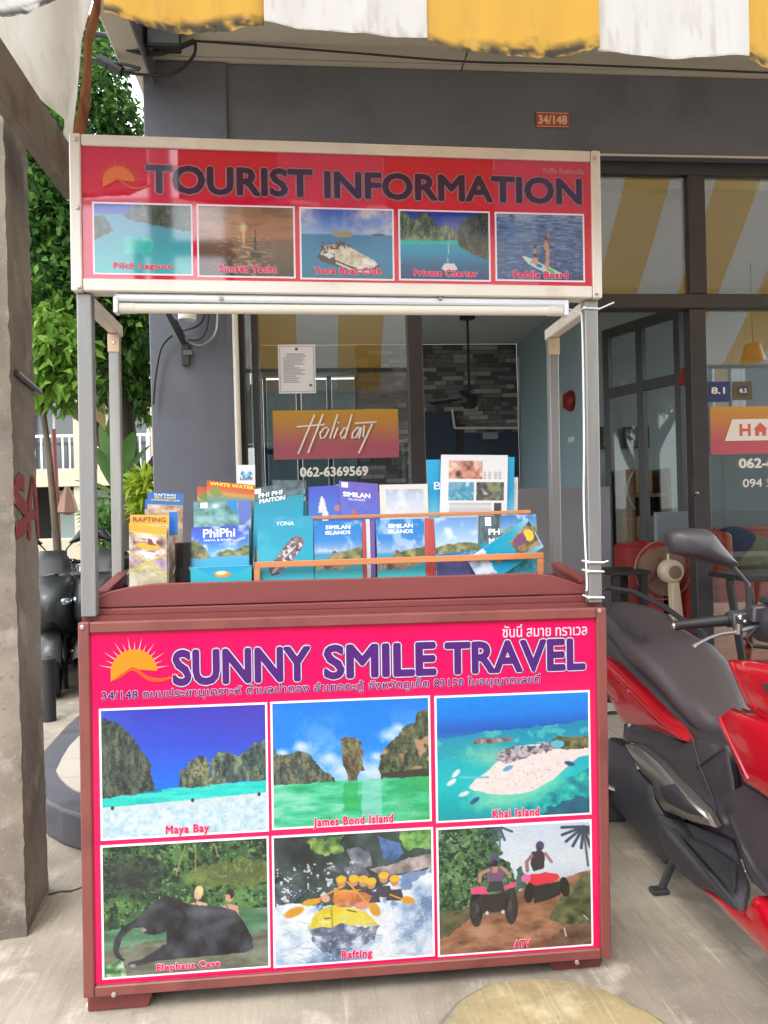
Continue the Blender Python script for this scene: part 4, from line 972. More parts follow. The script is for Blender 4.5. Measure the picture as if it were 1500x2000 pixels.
M_outw = mat('white vinyl outline', S(206,188,210), 0.15); M_outd = mat('dark vinyl outline', S(90,48,84), 0.15); M_outg = mat('grey vinyl outline', S(206,146,156), 0.1)
M_pw = mat('white print line', S(232,218,226), 0.15)
M_cap = mat('pink caption', S(214,30,76), 0.15)
M_screw = mat('screw head', S(196,186,176), 0.3, 0.7)

# lower box
F = 0.030
bbox('frame_bar', 0, F, -0.012, 0.03, 0, H1, M_marfr, bevel=0.003); bbox('frame_bar', BW-F, BW, -0.012, 0.03, 0, H1, M_marfr, bevel=0.003)
bbox('frame_bar', F+0.001, BW-F-0.001, -0.012, 0.03, H1-0.030, H1, M_marfr, bevel=0.003); bbox('frame_bar', F+0.001, BW-F-0.001, -0.012, 0.03, 0, 0.030, M_marfr, bevel=0.003)
panel = bbox('front_panel', F, BW-F, 0.0, 0.02, 0.030, H1-0.030, M_pink)
for x0, x1 in ((0.002,0.02),(BW-0.02,BW-0.002)): bbox('side_panel', x0, x1, 0.031, BD, 0.005, H1-0.002, M_maroon)
bbox('back_panel', 0.021, BW-0.021, BD-0.02, BD, 0.005, H1-0.002, M_maroon)
bbox('counter_base', 0.0, BW, 0.031, BD+0.01, H1+0.0, H1+0.012, M_maroon)
for u0, u1 in ((166,300),(1072,1187)):
    x0, x1 = bl(u0,1950)[0], bl(u1,1950)[0]
    s_ = 1 if u0 > 500 else -1
    P = [(x0+(0.03 if s_ > 0 else 0.0), 0.02, -0.059), (x1-(0.02), 0.02, -0.059), (x1, 0.02, -0.002), (x0, 0.02, -0.002)]
    mk('foot', MB().prism(P, (0, 0.30, 0)), M_maroon, booth, local=True, bevel=0.004)
for u, v in ((160,1225),(1171,1193),(222,1943),(1127,1880)):
    x, z = bl(u, v, -0.013); mk('screw', MB().lathe([(0.0075,0),(0.006,0.004),(0.002,0.005)], (x,-0.012,z), (0,-1,0), 10), M_screw, booth, local=True, smooth=1)
# posts
PT = 0.040
for x0 in (0.004, BW-PT-0.004):
    bbox('post', x0, x0+PT, 0.008, 0.008+PT, H1+0.013, H2-0.001, M_galv, bevel=0.003)
    bbox('post', x0+0.001, x0+PT-0.006, BD-0.036, BD, H1+0.013, H2-0.035, M_galv, bevel=0.003)
    bbox('side_bar', x0+0.002, x0+PT-0.004, 0.051, BD+0.02, H2-0.034, H2+0.004, M_alu, bevel=0.003)
    bbox('post_bracket', x0-0.001, x0+PT-0.004, BD-0.0395, BD-0.037, H2-0.095, H2-0.036, mat('bracket zinc', S(206,180,150), 0.5, 0.3), bevel=0.001)
    mk('screw', MB().lathe([(0.006,0),(0.004,0.003)], (x0+0.018, BD-0.0395, H2-0.065), (0,-1,0), 8), M_screw, booth, local=True)
# upper sign
U = 0.036
bbox('frame_bar', -0.004, 0.026, -0.014, 0.05, H2, H3, M_alu, bevel=0.003); bbox('frame_bar', BW-0.026, BW+0.002, -0.014, 0.05, H2, H3, M_alu, bevel=0.003)
bbox('frame_bar', 0.027, BW-0.027, -0.012, 0.05, H3-0.032, H3-0.001, M_alu, bevel=0.003); bbox('frame_bar', 0.027, BW-0.027, -0.012, 0.05, H2+0.001, H2+0.036, M_alu, bevel=0.003)
sign = bbox('sign_panel', 0.026, BW-0.026, -0.004, 0.02, H2+0.037, H3-0.033, M_pink2)
bbox('sign_back', 0.028, BW-0.028, 0.021, 0.045, H2+0.038, H3-0.034, M_alu)
for u, v in ((148,272),(152,406),(155,561),(1161,309),(1165,573)):
    x, z = bl(u, v, -0.014); mk('screw', MB().lathe([(0.007,0),(0.005,0.004),(0.002,0.005)], (x,-0.014,z), (0,-1,0), 10), M_screw, booth, local=True, smooth=1)

# tray of maroon boards on the counter
def poly_board(name, pts, y0, th, m_=M_maroon):
    mk(name, MB().prism([(x, y0, z) for x, z in pts], (0, th, 0)), m_, booth, local=True, bevel=0.003)
yT = 0.055
P = [bl(u,v,yT) for u,v in ((188,1188),(187,1168),(212,1156),(250,1147),(300,1140),(650,1131),(900,1124),(1040,1119),(1080,1124),(1120,1137),(1149,1148),(1150,1160))]
poly_board('tray_board', P, yT, 0.018)
P = [bl(u,v,yT-0.004) for u,v in ((188,1190),(1150,1162),(1151,1176),(188,1203))]
poly_board('tray_board', P, yT-0.004, 0.022)
xl, xr = bl(188,1180,yT)[0], bl(1150,1160,yT)[0]; zt = bl(188,1165,yT)[1]
for xa in (xl, xr-0.018):
    mk('tray_side', MB().prism([(xa, yT+0.019, H1+0.013), (xa, BD-0.05, H1+0.013), (xa, BD-0.05, zt+0.03), (xa, yT+0.019, zt)], (0.018, 0, 0)), M_maroon, booth, local=True, bevel=0.002)
    mk('tray_rail', MB().prism([(xa-0.006, yT+0.019, zt+0.001), (xa-0.006, BD-0.045, zt+0.034), (xa-0.006, BD-0.045, zt+0.05), (xa-0.006, yT+0.019, zt+0.014)], (0.034, 0, 0)), M_maroon, booth, local=True, bevel=0.002)
bbox('tray_floor', xl+0.019, xr-0.019, yT+0.023, BD-0.072, H1+0.013, H1+0.024, M_maroon)
bbox('tray_back', xl+0.019, xr-0.019, BD-0.07, BD-0.052, H1+0.013, zt+0.01, M_maroon)

# ------------------------------------------------------------------ printed lettering and pictures
NR = np.array([0,-1,0.0])
def prect(u0, v0, u1, v1, y):          # average the four corners of an upright box drawn in the photograph
    a = bl(u0, v0, y); b_ = bl(u1, v1, y); return a[0], b_[0], b_[1], a[1]
def quad_rect(c, y):                    # corners tl,tr,br,bl
    q = [bl(u, v, y) for u, v in c]
    return (q[0][0]+q[3][0])/2, (q[1][0]+q[2][0])/2, (q[2][1]+q[3][1])/2, (q[0][1]+q[1][1])/2
def btext(s, c, y, layers, parent, spacing=1.0, nm='lettering'):
    x0, x1, z0, z1 = quad_rect(c, y)
    lettering(nm, s, parent, ((x0,y,z0),(x1-x0,0,0),(0,0,z1-z0)), NR, layers, spacing=spacing, local=True)
def sun_logo(cx, cz, s_, y, parent, faded=False):
    M1 = mat('sun orange', S(236,128,32) if not faded else S(214,112,66), 0.12); M2 = mat('sun wave', S(232,78,40) if not faded else S(206,80,60), 0.12)
    M3 = mat('sun ray', S(250,170,150) if not faded else S(216,120,70), 0.12)
    for k in range(15):
        a_ = R(8+k*(168-8)/14); L = (1.55 if k % 2 == 0 else 1.32)*s_; w = 0.035*s_
        p = [(cx+math.cos(a_)*s_*0.78-math.sin(a_)*w, y, cz+math.sin(a_)*s_*0.78+math.cos(a_)*w), (cx+math.cos(a_)*L, y, cz+math.sin(a_)*L), (cx+math.cos(a_)*s_*0.78+math.sin(a_)*w, y, cz+math.sin(a_)*s_*0.78-math.cos(a_)*w)]
        mk('sun_ray', MB().prism(p, (0,-0.0006,0)), M3, parent, local=True)
    n = 26; pts = [(cx+math.cos(math.pi*k/n)*s_, y, cz+math.sin(math.pi*k/n)*s_*0.98) for k in range(n+1)]
    pts += [(cx-s_*1.0, y, cz-0.42*s_), (cx-0.55*s_, y, cz-0.1*s_), (cx-0.1*s_, y, cz+0.10*s_), (cx+0.4*s_, y, cz+0.06*s_)]
    mk('sun_disc', MB().prism(pts, (0,-0.0012,0)), M1, parent, local=True)
    top = []; bot = []
    for k in range(22):
        t = k/21; x = cx-0.95*s_+2.95*s_*t; zc = cz+s_*(-0.38+0.52*math.exp(-((t-0.30)/0.17)**2)-0.02*t+0.28*max(0,(t-0.72)/0.28)**1.6); th = s_*0.16*math.sin(math.pi*min(max(t,0.02),0.98))**0.8
        top.append((x, y, zc+th*0.5)); bot.append((x, y, zc-th*0.7))
    mk('sun_wave', MB().prism(top+bot[::-1], (0,-0.0020,0)), M2, parent, local=True)
Y0 = -0.0008
x, z = bl(262,1308); sun_logo(x, z-0.005, 0.064, Y0, panel)
L3 = lambda m_: [(0.036, m_, 0.0030, None), (0.060, M_outw, 0.0022, 'lettering_outline'), (0.076, M_outd, 0.0014, 'lettering_edge')]
btext('SUNNY', ((337,1271),(607,1258),(607,1330),(337,1341)), Y0, L3(M_purp), panel)
btext('SMILE', ((632,1259),(852,1252),(852,1318),(632,1329)), Y0, L3(M_purp), panel)
btext('TRAVEL', ((868,1252),(1143,1247),(1143,1310),(868,1317)), Y0, L3(M_purp), panel)
btext('ซันนี่ สมาย ทราเวล', ((981,1220),(1146,1215),(1146,1240),(981,1246)), Y0, [(0.012, M_outw, 0.0016, None), (0.04, M_cap, 0.0010, 'lettering_edge')], panel)
btext('34/148 ถนนประชานุเคราะห์ ตำบลป่าตอง อำเภอกะทู้ จังหวัดภูเก็ต 83150 ใบอนุญาตเลขที่', ((199,1346),(1055,1316),(1055,1338),(199,1374)), Y0, [(0.012, M_purp, 0.0024, None), (0.045, M_outw, 0.0014, 'lettering_outline')], panel, spacing=1.05)

def snap(parent, name, cv, c, y, cap=None, capc=None, m_=M_print, capm=M_cap, b=0.006, caps=1.0):
    x0, x1, z0, z1 = quad_rect(c, y)
    mk('picture_border', MB().box(x0, x1, y-0.0006, y+0.0002, z0, z1), M_pw, parent, local=True)
    picture(name, cv, parent, (x0+b, y-0.0011, z0+b), (x1-x0-2*b,0,0), (0,0,z1-z0-2*b), m_, local=True, k=0.64 if m_ is M_print else 0.74)
    if cap:
        btext(cap, capc, y, [(0.040, capm, 0.0032, 'caption'), (0.085, M_outw, 0.0022, 'caption_outline')], parent, spacing=1.14)

# ---- pictures of the lower panel (canvas y runs down)
def rock(cv, pts, seed, cols=((36,42,50),(54,66,66),(74,90,78),(98,108,86)), rough=0.018, sc=13):
    m_ = cv.poly(pts, cols[0], rough, 16, seed); cv.tex(m_, cols, sc, seed+3); cv.tex(m_*0.45, [tuple(0.55*q for q in cols[0]), cols[1], tuple(min(255, 1.25*q) for q in cols[-1])], 34, seed+5, 3, 0.35, 3.0); cv.spk(m_, (98,120,86), 0.60, 74, seed+7, 0.5); cv.spk(m_, (30,34,42), 0.60, 60, seed+9, 0.5); return m_
def pic_maya():
    c = Cv(270,205,1.26); c.grad([(0,(58,62,200)),(0.3,(38,74,226)),(0.62,(16,112,246)),(0.66,(20,90,220)),(1,(0,0,0))])
    c.put(np.clip((c.X-0.35)*1.3,0,1)*np.clip(1-c.Y*2.2,0,1), (70,52,190)); c.put(np.clip(0.25-c.X,0,1)*1.2*np.clip(1-c.Y*2.4,0,1), (70,140,250))
    m_ = c.poly([(-.1,.655+.0),(1.1,.60),(1.1,.72),(-.1,.80)], (18,206,204)); c.tex(m_,[(10,190,200),(30,220,206),(60,232,220)],5,2,ay=5)
    c.put(c.poly([(-.1,.66),(.36,.635),(.36,.655),(-.1,.685)]), (14,120,180))
    m_ = c.poly([(-.1,.765),(.5,.735),(1.1,.695),(1.1,1.1),(-.1,1.1)], (196,228,240), 0.004); c.tex(m_,[(176,216,236),(206,232,242),(226,240,246)],28,6,3)
    c.put(c.poly([(-.1,.765),(1.1,.695),(1.1,.74),(-.1,.82)])*0.5, (214,226,226))
    rock(c, [(-.1,.02),(.03,.065),(.1,.1),(.17,.18),(.23,.30),(.28,.42),(.30,.55),(.32,.63),(.315,.655),(-.1,.70)], 11)
    rock(c, [(.465,.63),(.465,.53),(.50,.48),(.53,.42),(.58,.385),(.63,.40),(.645,.46),(.65,.63)], 23, ((44,54,56),(70,90,84),(104,120,92),(140,140,100)))
    rock(c, [(.64,.62),(.655,.44),(.70,.37),(.74,.355),(.80,.39),(.83,.40),(.86,.36),(.90,.355),(.92,.31),(1.1,.28),(1.1,.60)], 37, ((48,62,70),(74,98,100),(100,124,106),(150,156,108)))
    for x, y in ((.06,.765),(.545,.735),(.955,.715)): c.ell(x,y,.012,.017,(60,50,60))
    return c
def pic_bond():
    c = Cv(260,205,1.21); c.grad([(0,(20,128,240)),(0.35,(14,134,250)),(0.62,(120,190,250)),(0.64,(150,214,230)),(0.645,(70,210,170)),(1,(40,196,140))])
    cl = np.clip((c.n(4,5,3)-.50)*5,0,1)*np.clip((c.Y-.02)*1.2,0,.75)*(c.Y<.645); c.put(cl,(214,232,250))
    for x,y,r in ((.18,.36,.07),(.06,.40,.06),(.36,.47,.1),(.46,.56,.12),(.74,.30,.1),(.80,.24,.06),(.63,.58,.12),(.66,.46,.06)): c.ell(x,y,r,r*.8,(226,240,252),soft=.8,a=.85,rough=.6,seed=int(x*90))
    w = (c.Y>.645).astype(float); c.tex(w,[(36,170,110),(60,206,150),(130,226,190)],5,8,ay=4); c.put(w*np.clip((c.X-.62)*4,0,1)*np.clip((c.n(6,3,9,4)*1.3)-.1,0,.9),(40,176,90)); c.put(w*((c.X>.56)&(c.X<.69))*0.6,(150,226,214))
    c.put(c.poly([(.45,.66),(.54,.66),(.55,.9),(.43,.9)],None,.02)*.7,(24,176,80))
    rock(c, [(-.1,.36),(.015,.37),(.02,.41),(.08,.42),(.12,.40),(.19,.39),(.24,.42),(.29,.52),(.34,.58),(.39,.62),(.40,.648),(-.1,.67)], 5, ((46,58,58),(78,92,84),(96,100,88),(128,126,90)))
    rock(c, [(.435,.30),(.46,.295),(.53,.30),(.565,.33),(.57,.50),(.575,.58),(.545,.58),(.535,.655),(.475,.655),(.465,.60),(.445,.52),(.43,.42)], 15, ((92,68,54),(120,100,72),(150,124,100),(112,126,74)), .012)
    m_ = rock(c, [(.69,.645),(.67,.53),(.68,.46),(.73,.39),(.80,.30),(.84,.22),(.92,.20),(.93,.12),(1.1,.08),(1.1,.645)], 25, ((44,52,44),(72,86,60),(120,112,86),(96,110,62)))
    c.put(c.poly([(.69,.60),(1.1,.57),(1.1,.645),(.69,.645)])*.8,(46,44,40)); c.spk(m_,(196,150,110),.66,14,44,.9)
    return c
def pic_khai():
    c = Cv(260,205,1.21); c.grad([(0,(0,140,246)),(.15,(0,124,240)),(.27,(10,86,196)),(.34,(0,120,200)),(.42,(10,170,196)),(.7,(0,196,200)),(1,(0,160,170))])
    m_ = c.poly([(-.1,.36),(.3,.30),(.6,.27),(1.1,.22),(1.1,.45),(-.1,.5)],None,.02); c.put(m_*.75,(10,160,180)); c.spk(m_,(90,210,200),.6,16,3,.6)
    m_ = c.poly([(.5,1.1),(.62,.86),(.85,.72),(1.1,.56),(1.1,1.1)],None,.04); c.tex(m_,[(10,120,140),(0,170,170),(60,206,190)],14,4); c.put(c.poly([(.55,1.1),(.75,.92),(1.1,.84),(1.1,1.1)],None,.05)*.7,(30,70,110))
    c.ell(.52,.76,.40,.19,(120,226,190),-.25,.5,.9,.3); c.ell(.36,.50,.26,.12,(150,214,170),.1,.8,.7,.4)
    c.poly([(.20,.74),(.24,.67),(.34,.60),(.44,.49),(.5,.42),(.62,.41),(.78,.43),(1.1,.42),(1.1,.50),(.93,.53),(.84,.62),(.76,.71),(.62,.79),(.48,.82),(.34,.80),(.24,.77)],(246,232,228),.01,9,3)
    m_ = c.poly([(.22,.375),(.27,.345),(.48,.35),(.5,.375),(.4,.39),(.24,.39)],None,.012); c.tex(m_,[(90,76,80),(140,120,116),(186,170,160)],30,4)
    m_ = c.poly([(.38,.52),(.40,.45),(.5,.41),(.62,.42),(.70,.40),(.78,.43),(.74,.48),(.62,.50),(.55,.54),(.45,.56)],None,.03,20,8); c.tex(m_*.95,[(60,66,100),(130,110,120),(206,196,196),(150,160,186)],30,9)
    m_ = c.poly([(.74,.40),(.80,.36),(1.1,.36),(1.1,.45),(.86,.47),(.76,.45)],None,.02); c.tex(m_,[(60,60,44),(96,104,60),(140,130,96)],22,12); c.ell(.79,.42,.05,.035,(90,190,220))
    c.line([(.15,.655),(.33,.665)],.010,(96,196,206))
    for x,y,an,col in ((.09,.69,-.6,(230,240,246)),(.12,.62,-.8,(230,240,246)),(.17,.79,-.3,(220,236,240)),(.24,.85,-.6,(40,80,140)),(.87,.585,.3,(40,70,130)),(.46,.60,-.4,(80,170,210))): c.ell(x,y,.042,.022,col,an,.3)
    for q in range(40): c.ell(.3+.5*random.random(),.56+.22*random.random(),.006,.006,(170,160,170),a=.6)
    return c
JUN = [(26,44,34),(44,72,48),(64,104,60),(96,146,78)]
def pic_eleph():
    c = Cv(260,205,1.28); c.fill((40,60,44)); o = np.ones_like(c.X); c.tex(o,JUN,7,3); c.spk(o,(84,132,70),.58,60,8,.7); c.spk(o,(128,176,104),.66,44,18,.8); c.spk(o,(22,34,28),.60,34,28,.8)
    c.put(np.clip(1-np.hypot((c.X-.17)/.22,(c.Y-.24)/.2),0,1)**.5*.85,(34,36,44)); c.put(c.poly([(.45,.24),(.8,.14),(1.1,.20),(1.1,.36),(.6,.36)],None,.05)*.6,(120,128,60))
    for a_,b_ in (((.50,.02),(.44,.24)),((.56,.02),(.56,.22)),((.68,.03),(.70,.12))): c.line([a_,b_],.006,(170,150,84))
    m_ = c.poly([(-.1,.66),(.3,.60),(.8,.545),(1.1,.535),(1.1,1.1),(-.1,1.1)],None,.012); c.tex(m_,[(66,112,80),(92,140,104),(118,160,124)],4,6,ay=4)
    m_ = c.poly([(-.1,.80),(.35,.74),(1.1,.72),(1.1,1.1),(-.1,1.1)],None,.03); c.tex(m_*.75,[(96,84,74),(128,116,104),(150,140,128)],6,9,ay=3)
    m_ = c.poly([(-.1,.90),(.1,.88),(.16,1.1),(-.1,1.1)],None,.03); c.tex(m_,[(60,110,60),(120,170,110),(200,220,214)],26,4)
    for x,y,h,t in ((.575,.40,(236,206,150),(230,180,150)),(.765,.435,(52,38,34),(214,160,130))):
        c.poly([(x-.06,y+.16),(x-.05,y+.075),(x,y+.06),(x+.05,y+.08),(x+.06,y+.17)],t); c.ell(x,y,.026,.05,t); c.ell(x+.005,y-.02,.028,.045,h); c.ell(x-.01,y+.012,.017,.03,t)
        c.poly([(x-.035,y+.12),(x-.02,y+.13),(x+.015,y+.13),(x+.04,y+.115),(x+.045,y+.17),(x-.04,y+.17)],(40,34,44) if x<.6 else (130,84,130)); c.line([(x-.02,y+.07),(x,y+.12)],.005,(60,50,60))
    body = [(.265,.50),(.33,.425),(.40,.405),(.46,.45),(.56,.49),(.70,.51),(.80,.55),(.86,.66),(.90,.76),(.91,.86),(.86,.885),(.62,.89),(.30,.90),(.20,.90),(.25,.86),(.34,.80),(.38,.77),(.375,.68),(.30,.70),(.24,.68),(.235,.63),(.17,.64),(.11,.70),(.085,.80),(.11,.86),(.13,.875),(.11,.885),(.07,.85),(.05,.79),(.06,.72),(.11,.62),(.19,.565)]
    m_ = c.poly(body,(44,46,54),.004); c.tex(m_,[(26,26,32),(50,50,58),(78,80,90)],7,5,con=1.8)
    c.put(np.clip(1-np.hypot((c.X-.62)/.26,(c.Y-.545)/.06),0,1)*m_*.6,(110,116,132)); c.put(np.clip(1-np.hypot((c.X-.31)/.09,(c.Y-.47)/.05),0,1)*m_*.6,(104,110,128))
    c.line([(.60,.705),(.68,.66),(.78,.625)],.035,(74,76,86),.9); c.line([(.62,.70),(.66,.84)],.045,(60,62,70),.9); c.line([(.46,.50),(.50,.58),(.46,.64)],.018,(28,28,34),.8)
    c.line([(.16,.915),(.30,.885),(.36,.80)],.03,(52,52,58),.9); c.ell(.24,.655,.018,.016,(170,140,120)); c.ell(.17,.925,.03,.02,(150,152,160),soft=.6)
    return c
def pic_raft():
    c = Cv(260,210,1.19); o = np.ones_like(c.X); c.fill((44,54,56)); c.tex(o,[(26,36,38),(48,62,60),(70,88,84)],6,2)
    m_ = c.poly([(.2,.03),(.44,.0),(.42,.14),(.32,.16),(.24,.12)],None,.05); c.tex(m_,[(50,84,44),(110,150,70),(170,190,100)],18,4); m_ = c.poly([(.78,.0),(1.1,-.1),(1.1,.16),(.86,.15),(.79,.08)],None,.03); c.tex(m_,[(60,110,50),(110,170,80),(150,200,110)],20,5)
    rockc = ((70,76,88),(104,110,124),(150,154,166))
    for pts,cs in (([(.46,.12),(.52,.10),(.60,.16),(.62,.26),(.5,.28)],rockc),([(.65,.03),(.72,.06),(.80,.10),(.82,.17),(.74,.24),(.69,.20)],((50,80,130),(80,116,176),(110,146,200))),([(.60,.28),(.72,.27),(.85,.21),(1.1,.19),(1.1,.28),(.86,.33),(.68,.35)],((120,108,110),(170,156,156),(206,190,190))),([(.32,.27),(.38,.24),(.44,.26),(.42,.31)],rockc),([(.44,.27),(.52,.23),(.58,.28),(.6,.34),(.46,.34)],rockc),([(-.1,.36),(.1,.37),(.2,.42),(.1,.54),(-.1,.54)],((56,66,78),(84,96,110),(110,122,140)))):
        q = c.poly(pts,None,.015); c.tex(q,cs,12,int(pts[0][0]*70)+80)
    m_ = c.poly([(-.1,.56),(.15,.52),(.3,.56),(.62,.50),(.75,.36),(1.1,.26),(1.1,1.1),(-.1,1.1)],None,.05,8); c.tex(m_,[(110,140,180),(170,196,226),(226,236,246),(244,248,252)],6,14); c.put(m_*np.clip((c.n(9,4,6)-.60)*8,0,.7)*(c.Y<.62),(70,110,170))
    c.spk(((c.Y>.22)&(c.Y<.56)&(c.X<.5)).astype(float),(226,234,242),.66,40,21,.9)
    m_ = c.poly([(.21,.74),(.22,.68),(.5,.72),(.66,.74),(.62,.84),(.5,.92),(.36,.96),(.24,.84)],None,.03); c.tex(m_,[(80,92,120),(120,130,154),(206,216,230)],16,31)
    m_ = c.poly([(.21,.735),(.225,.66),(.26,.60),(.30,.575),(.38,.555),(.46,.575),(.57,.62),(.60,.66),(.66,.74),(.58,.735),(.46,.715),(.42,.70),(.34,.73),(.28,.72)],(226,200,44),.008); c.tex(m_*.7,[(196,170,30),(240,216,60),(246,230,110)],7,8); c.line([(.355,.57),(.36,.72)],.008,(180,156,30)); c.line([(.455,.60),(.51,.62)],.006,(60,56,40)); c.line([(.31,.655),(.35,.655)],.006,(60,56,40))
    for x,y,cl in ((.42,.40,(236,150,50)),(.50,.40,(226,140,60)),(.56,.41,(60,60,70)),(.61,.43,(70,66,84)),(.69,.39,(70,70,80)),(.76,.42,(70,64,72))):
        c.poly([(x-.055,y+.13),(x-.045,y+.04),(x+.04,y+.04),(x+.06,y+.13)],cl,.006); c.ell(x,y-.02,.03,.04,(206,140,104)); c.ell(x,y-.045,.036,.032,(238,186,50))
    m_ = c.poly([(.36,.5),(.44,.43),(.56,.46),(.62,.52),(.58,.58),(.46,.57),(.38,.56)],None,.02); c.tex(m_*.8,[(200,96,50),(236,150,80),(240,190,140)],12,3)
    for a_,b_,w in (((.46,.38),(.60,.58),.009),((.44,.40),(.24,.52),.009),((.73,.50),(.80,.54),.008)): c.line([a_,b_],w,(236,160,50))
    for x,y,rx,ry,an in ((.63,.61,.035,.07,-.5),(.12,.59,.075,.04,-.35),(.23,.52,.07,.03,-.15),(.845,.555,.05,.035,.3)): c.ell(x,y,rx,ry,(226,160,44),an,.25)
    rq = random.Random(12)
    for q in range(170):
        x_, y_ = rq.uniform(.04,.98), rq.uniform(.40,.98)
        if .20 < x_ < .85 and .34 < y_ < .76: continue
        c.ell(x_, y_, rq.uniform(.003,.009), rq.uniform(.003,.010), (244,248,252), rq.uniform(0,3), .5, .8)
    for q in range(60): x_, y_ = rq.uniform(.0,.95), rq.uniform(.66,.98); c.line([(x_,y_),(x_+rq.uniform(.02,.07),y_+rq.uniform(-.03,.03))], rq.uniform(.003,.007), rq.choice([(250,252,254),(150,180,212)]), .7)
    c.ell(.55,.575,.05,.03,(228,150,120)); c.ell(.32,.5,.03,.03,(232,170,150)); c.spk(m_*0+((c.Y>.5)).astype(float),(250,252,254),.80,44,51,.6)
    return c
def pic_atv():
    c = Cv(250,205,1.15); c.grad([(0,(206,222,240)),(.3,(226,234,242)),(.5,(190,210,230)),(1,(190,210,230))])
    m_ = c.poly([(-.1,-.1),(.40,-.1),(.42,.10),(.38,.12),(.43,.22),(.40,.24),(.48,.30),(.50,.45),(.52,.56),(-.1,.8)],None,.025,12); c.tex(m_,[(24,46,34),(44,78,50),(70,112,66),(110,150,100)],8,3); c.spk(m_,(92,140,84),.58,58,5,.7); c.spk(m_,(150,186,140),.68,46,15,.7); c.spk(m_,(20,36,28),.60,36,25,.8)
    m_ = c.poly([(.5,.36),(.54,.32),(.57,.42),(.56,.5),(.5,.5)],None,.03); c.tex(m_,[(50,80,70),(90,120,110)],20,7)
    m_ = c.poly([(-.1,.80),(.24,.62),(.5,.55),(.55,.50),(.84,.44),(.9,.42),(1.1,.38),(1.1,1.1),(-.1,1.1)],(164,112,82),.012); c.tex(m_,[(120,78,58),(164,112,82),(190,142,110)],6,9,ay=2.2)
    m_ = c.poly([(-.1,.70),(.2,.62),(.22,.70),(.06,.84),(-.1,.88)],None,.03); c.tex(m_*.8,[(60,76,50),(110,96,70)],14,5)
    m_ = c.poly([(.70,.76),(.80,.60),(.94,.46),(1.1,.36),(1.1,.86),(.85,.82)],None,.03); c.tex(m_,[(56,66,40),(86,92,56),(120,120,80)],14,12)
    m_ = c.poly([(.7,.98),(.8,.84),(1.1,.8),(1.1,1.1),(.72,1.1)],None,.03); c.tex(m_*.7,[(80,64,50),(120,96,74)],14,13); c.line([(.82,.86),(.83,.92)],.008,(220,200,170)); c.line([(.95,.76),(.98,.80)],.005,(210,206,196))
    c.line([(.96,.08),(.985,.36)],.012,(90,90,104)); c.line([(.40,.0),(.40,.20)],.010,(96,120,120))
    for a_ in np.linspace(.1,math.pi*1.05,9): c.line([(.96,.04),(.96+.15*math.cos(a_),.04+.17*math.sin(a_)*.9+.02)],.016,(50,66,90))
    for a_ in (.4,1.2,2.0,2.8): c.line([(.40,.0),(.40+.09*math.cos(a_),.12*math.sin(a_))],.012,(60,84,110))
    def quad(x,y,s_,red):
        for dx in (-.115,.115):
            m_ = c.ell(x+dx*s_, y+.15*s_, .046*s_, .15*s_, (32,32,36), soft=.08, rough=.1); c.tex(m_*.6,[(16,16,20),(44,44,48),(70,68,68)],26,9,ay=.5); c.ell(x+dx*s_*.93, y+.15*s_, .016*s_, .05*s_, (74,70,70), soft=.4)
        c.poly([(x-.08*s_,y+.04*s_),(x+.08*s_,y+.04*s_),(x+.07*s_,y+.19*s_),(x-.07*s_,y+.19*s_)],(44,40,42)); c.line([(x-.06*s_,y+.20*s_),(x+.06*s_,y+.19*s_)],.008,(110,100,90))
        c.poly([(x-.15*s_,y-.02*s_),(x-.06*s_,y-.03*s_),(x-.03*s_,y+.04*s_),(x-.14*s_,y+.03*s_)],red); c.poly([(x+.03*s_,y+.03*s_),(x+.07*s_,y-.02*s_),(x+.15*s_,y-.05*s_),(x+.15*s_,y-.01*s_)],red)
    c.poly([(.55,.42),(.60,.40),(.66,.40),(.70,.39),(.78,.41),(.80,.44),(.74,.48),(.64,.50),(.58,.47)],(232,48,66),.006); c.ell(.59,.55,.036,.085,(28,28,32),.1,.08); c.poly([(.62,.50),(.80,.47),(.80,.58),(.72,.62),(.62,.64)],(40,38,40),.006); c.ell(.825,.52,.034,.085,(26,26,30),-.15,.08); c.ell(.57,.43,.035,.035,(232,110,170))
    c.poly([(.61,.22),(.67,.21),(.70,.24),(.69,.36),(.62,.38),(.60,.32)],(50,44,52)); c.line([(.61,.25),(.575,.30),(.58,.37)],.018,(150,110,110)); c.line([(.70,.24),(.74,.31)],.016,(160,120,120)); c.ell(.665,.175,.03,.042,(70,64,110)); c.ell(.66,.20,.02,.02,(60,50,60))
    quad(.355,.50,1.0,(236,80,130)); c.poly([(.31,.38),(.33,.33),(.41,.32),(.43,.40),(.41,.47),(.32,.47)],(120,84,120)); c.line([(.325,.345),(.27,.37),(.265,.43)],.018,(190,140,124)); c.line([(.41,.33),(.455,.38),(.465,.41)],.016,(190,140,124)); c.ell(.365,.265,.032,.045,(80,76,130)); c.ell(.365,.295,.024,.03,(50,40,44)); c.poly([(.33,.44),(.41,.44),(.43,.52),(.31,.52)],(50,60,66)); c.poly([(.345,.32),(.39,.32),(.38,.37),(.35,.37)],(196,140,124))
    for x in (.31,.415): c.ell(x,.69,.012,.016,(220,220,214))
    return c
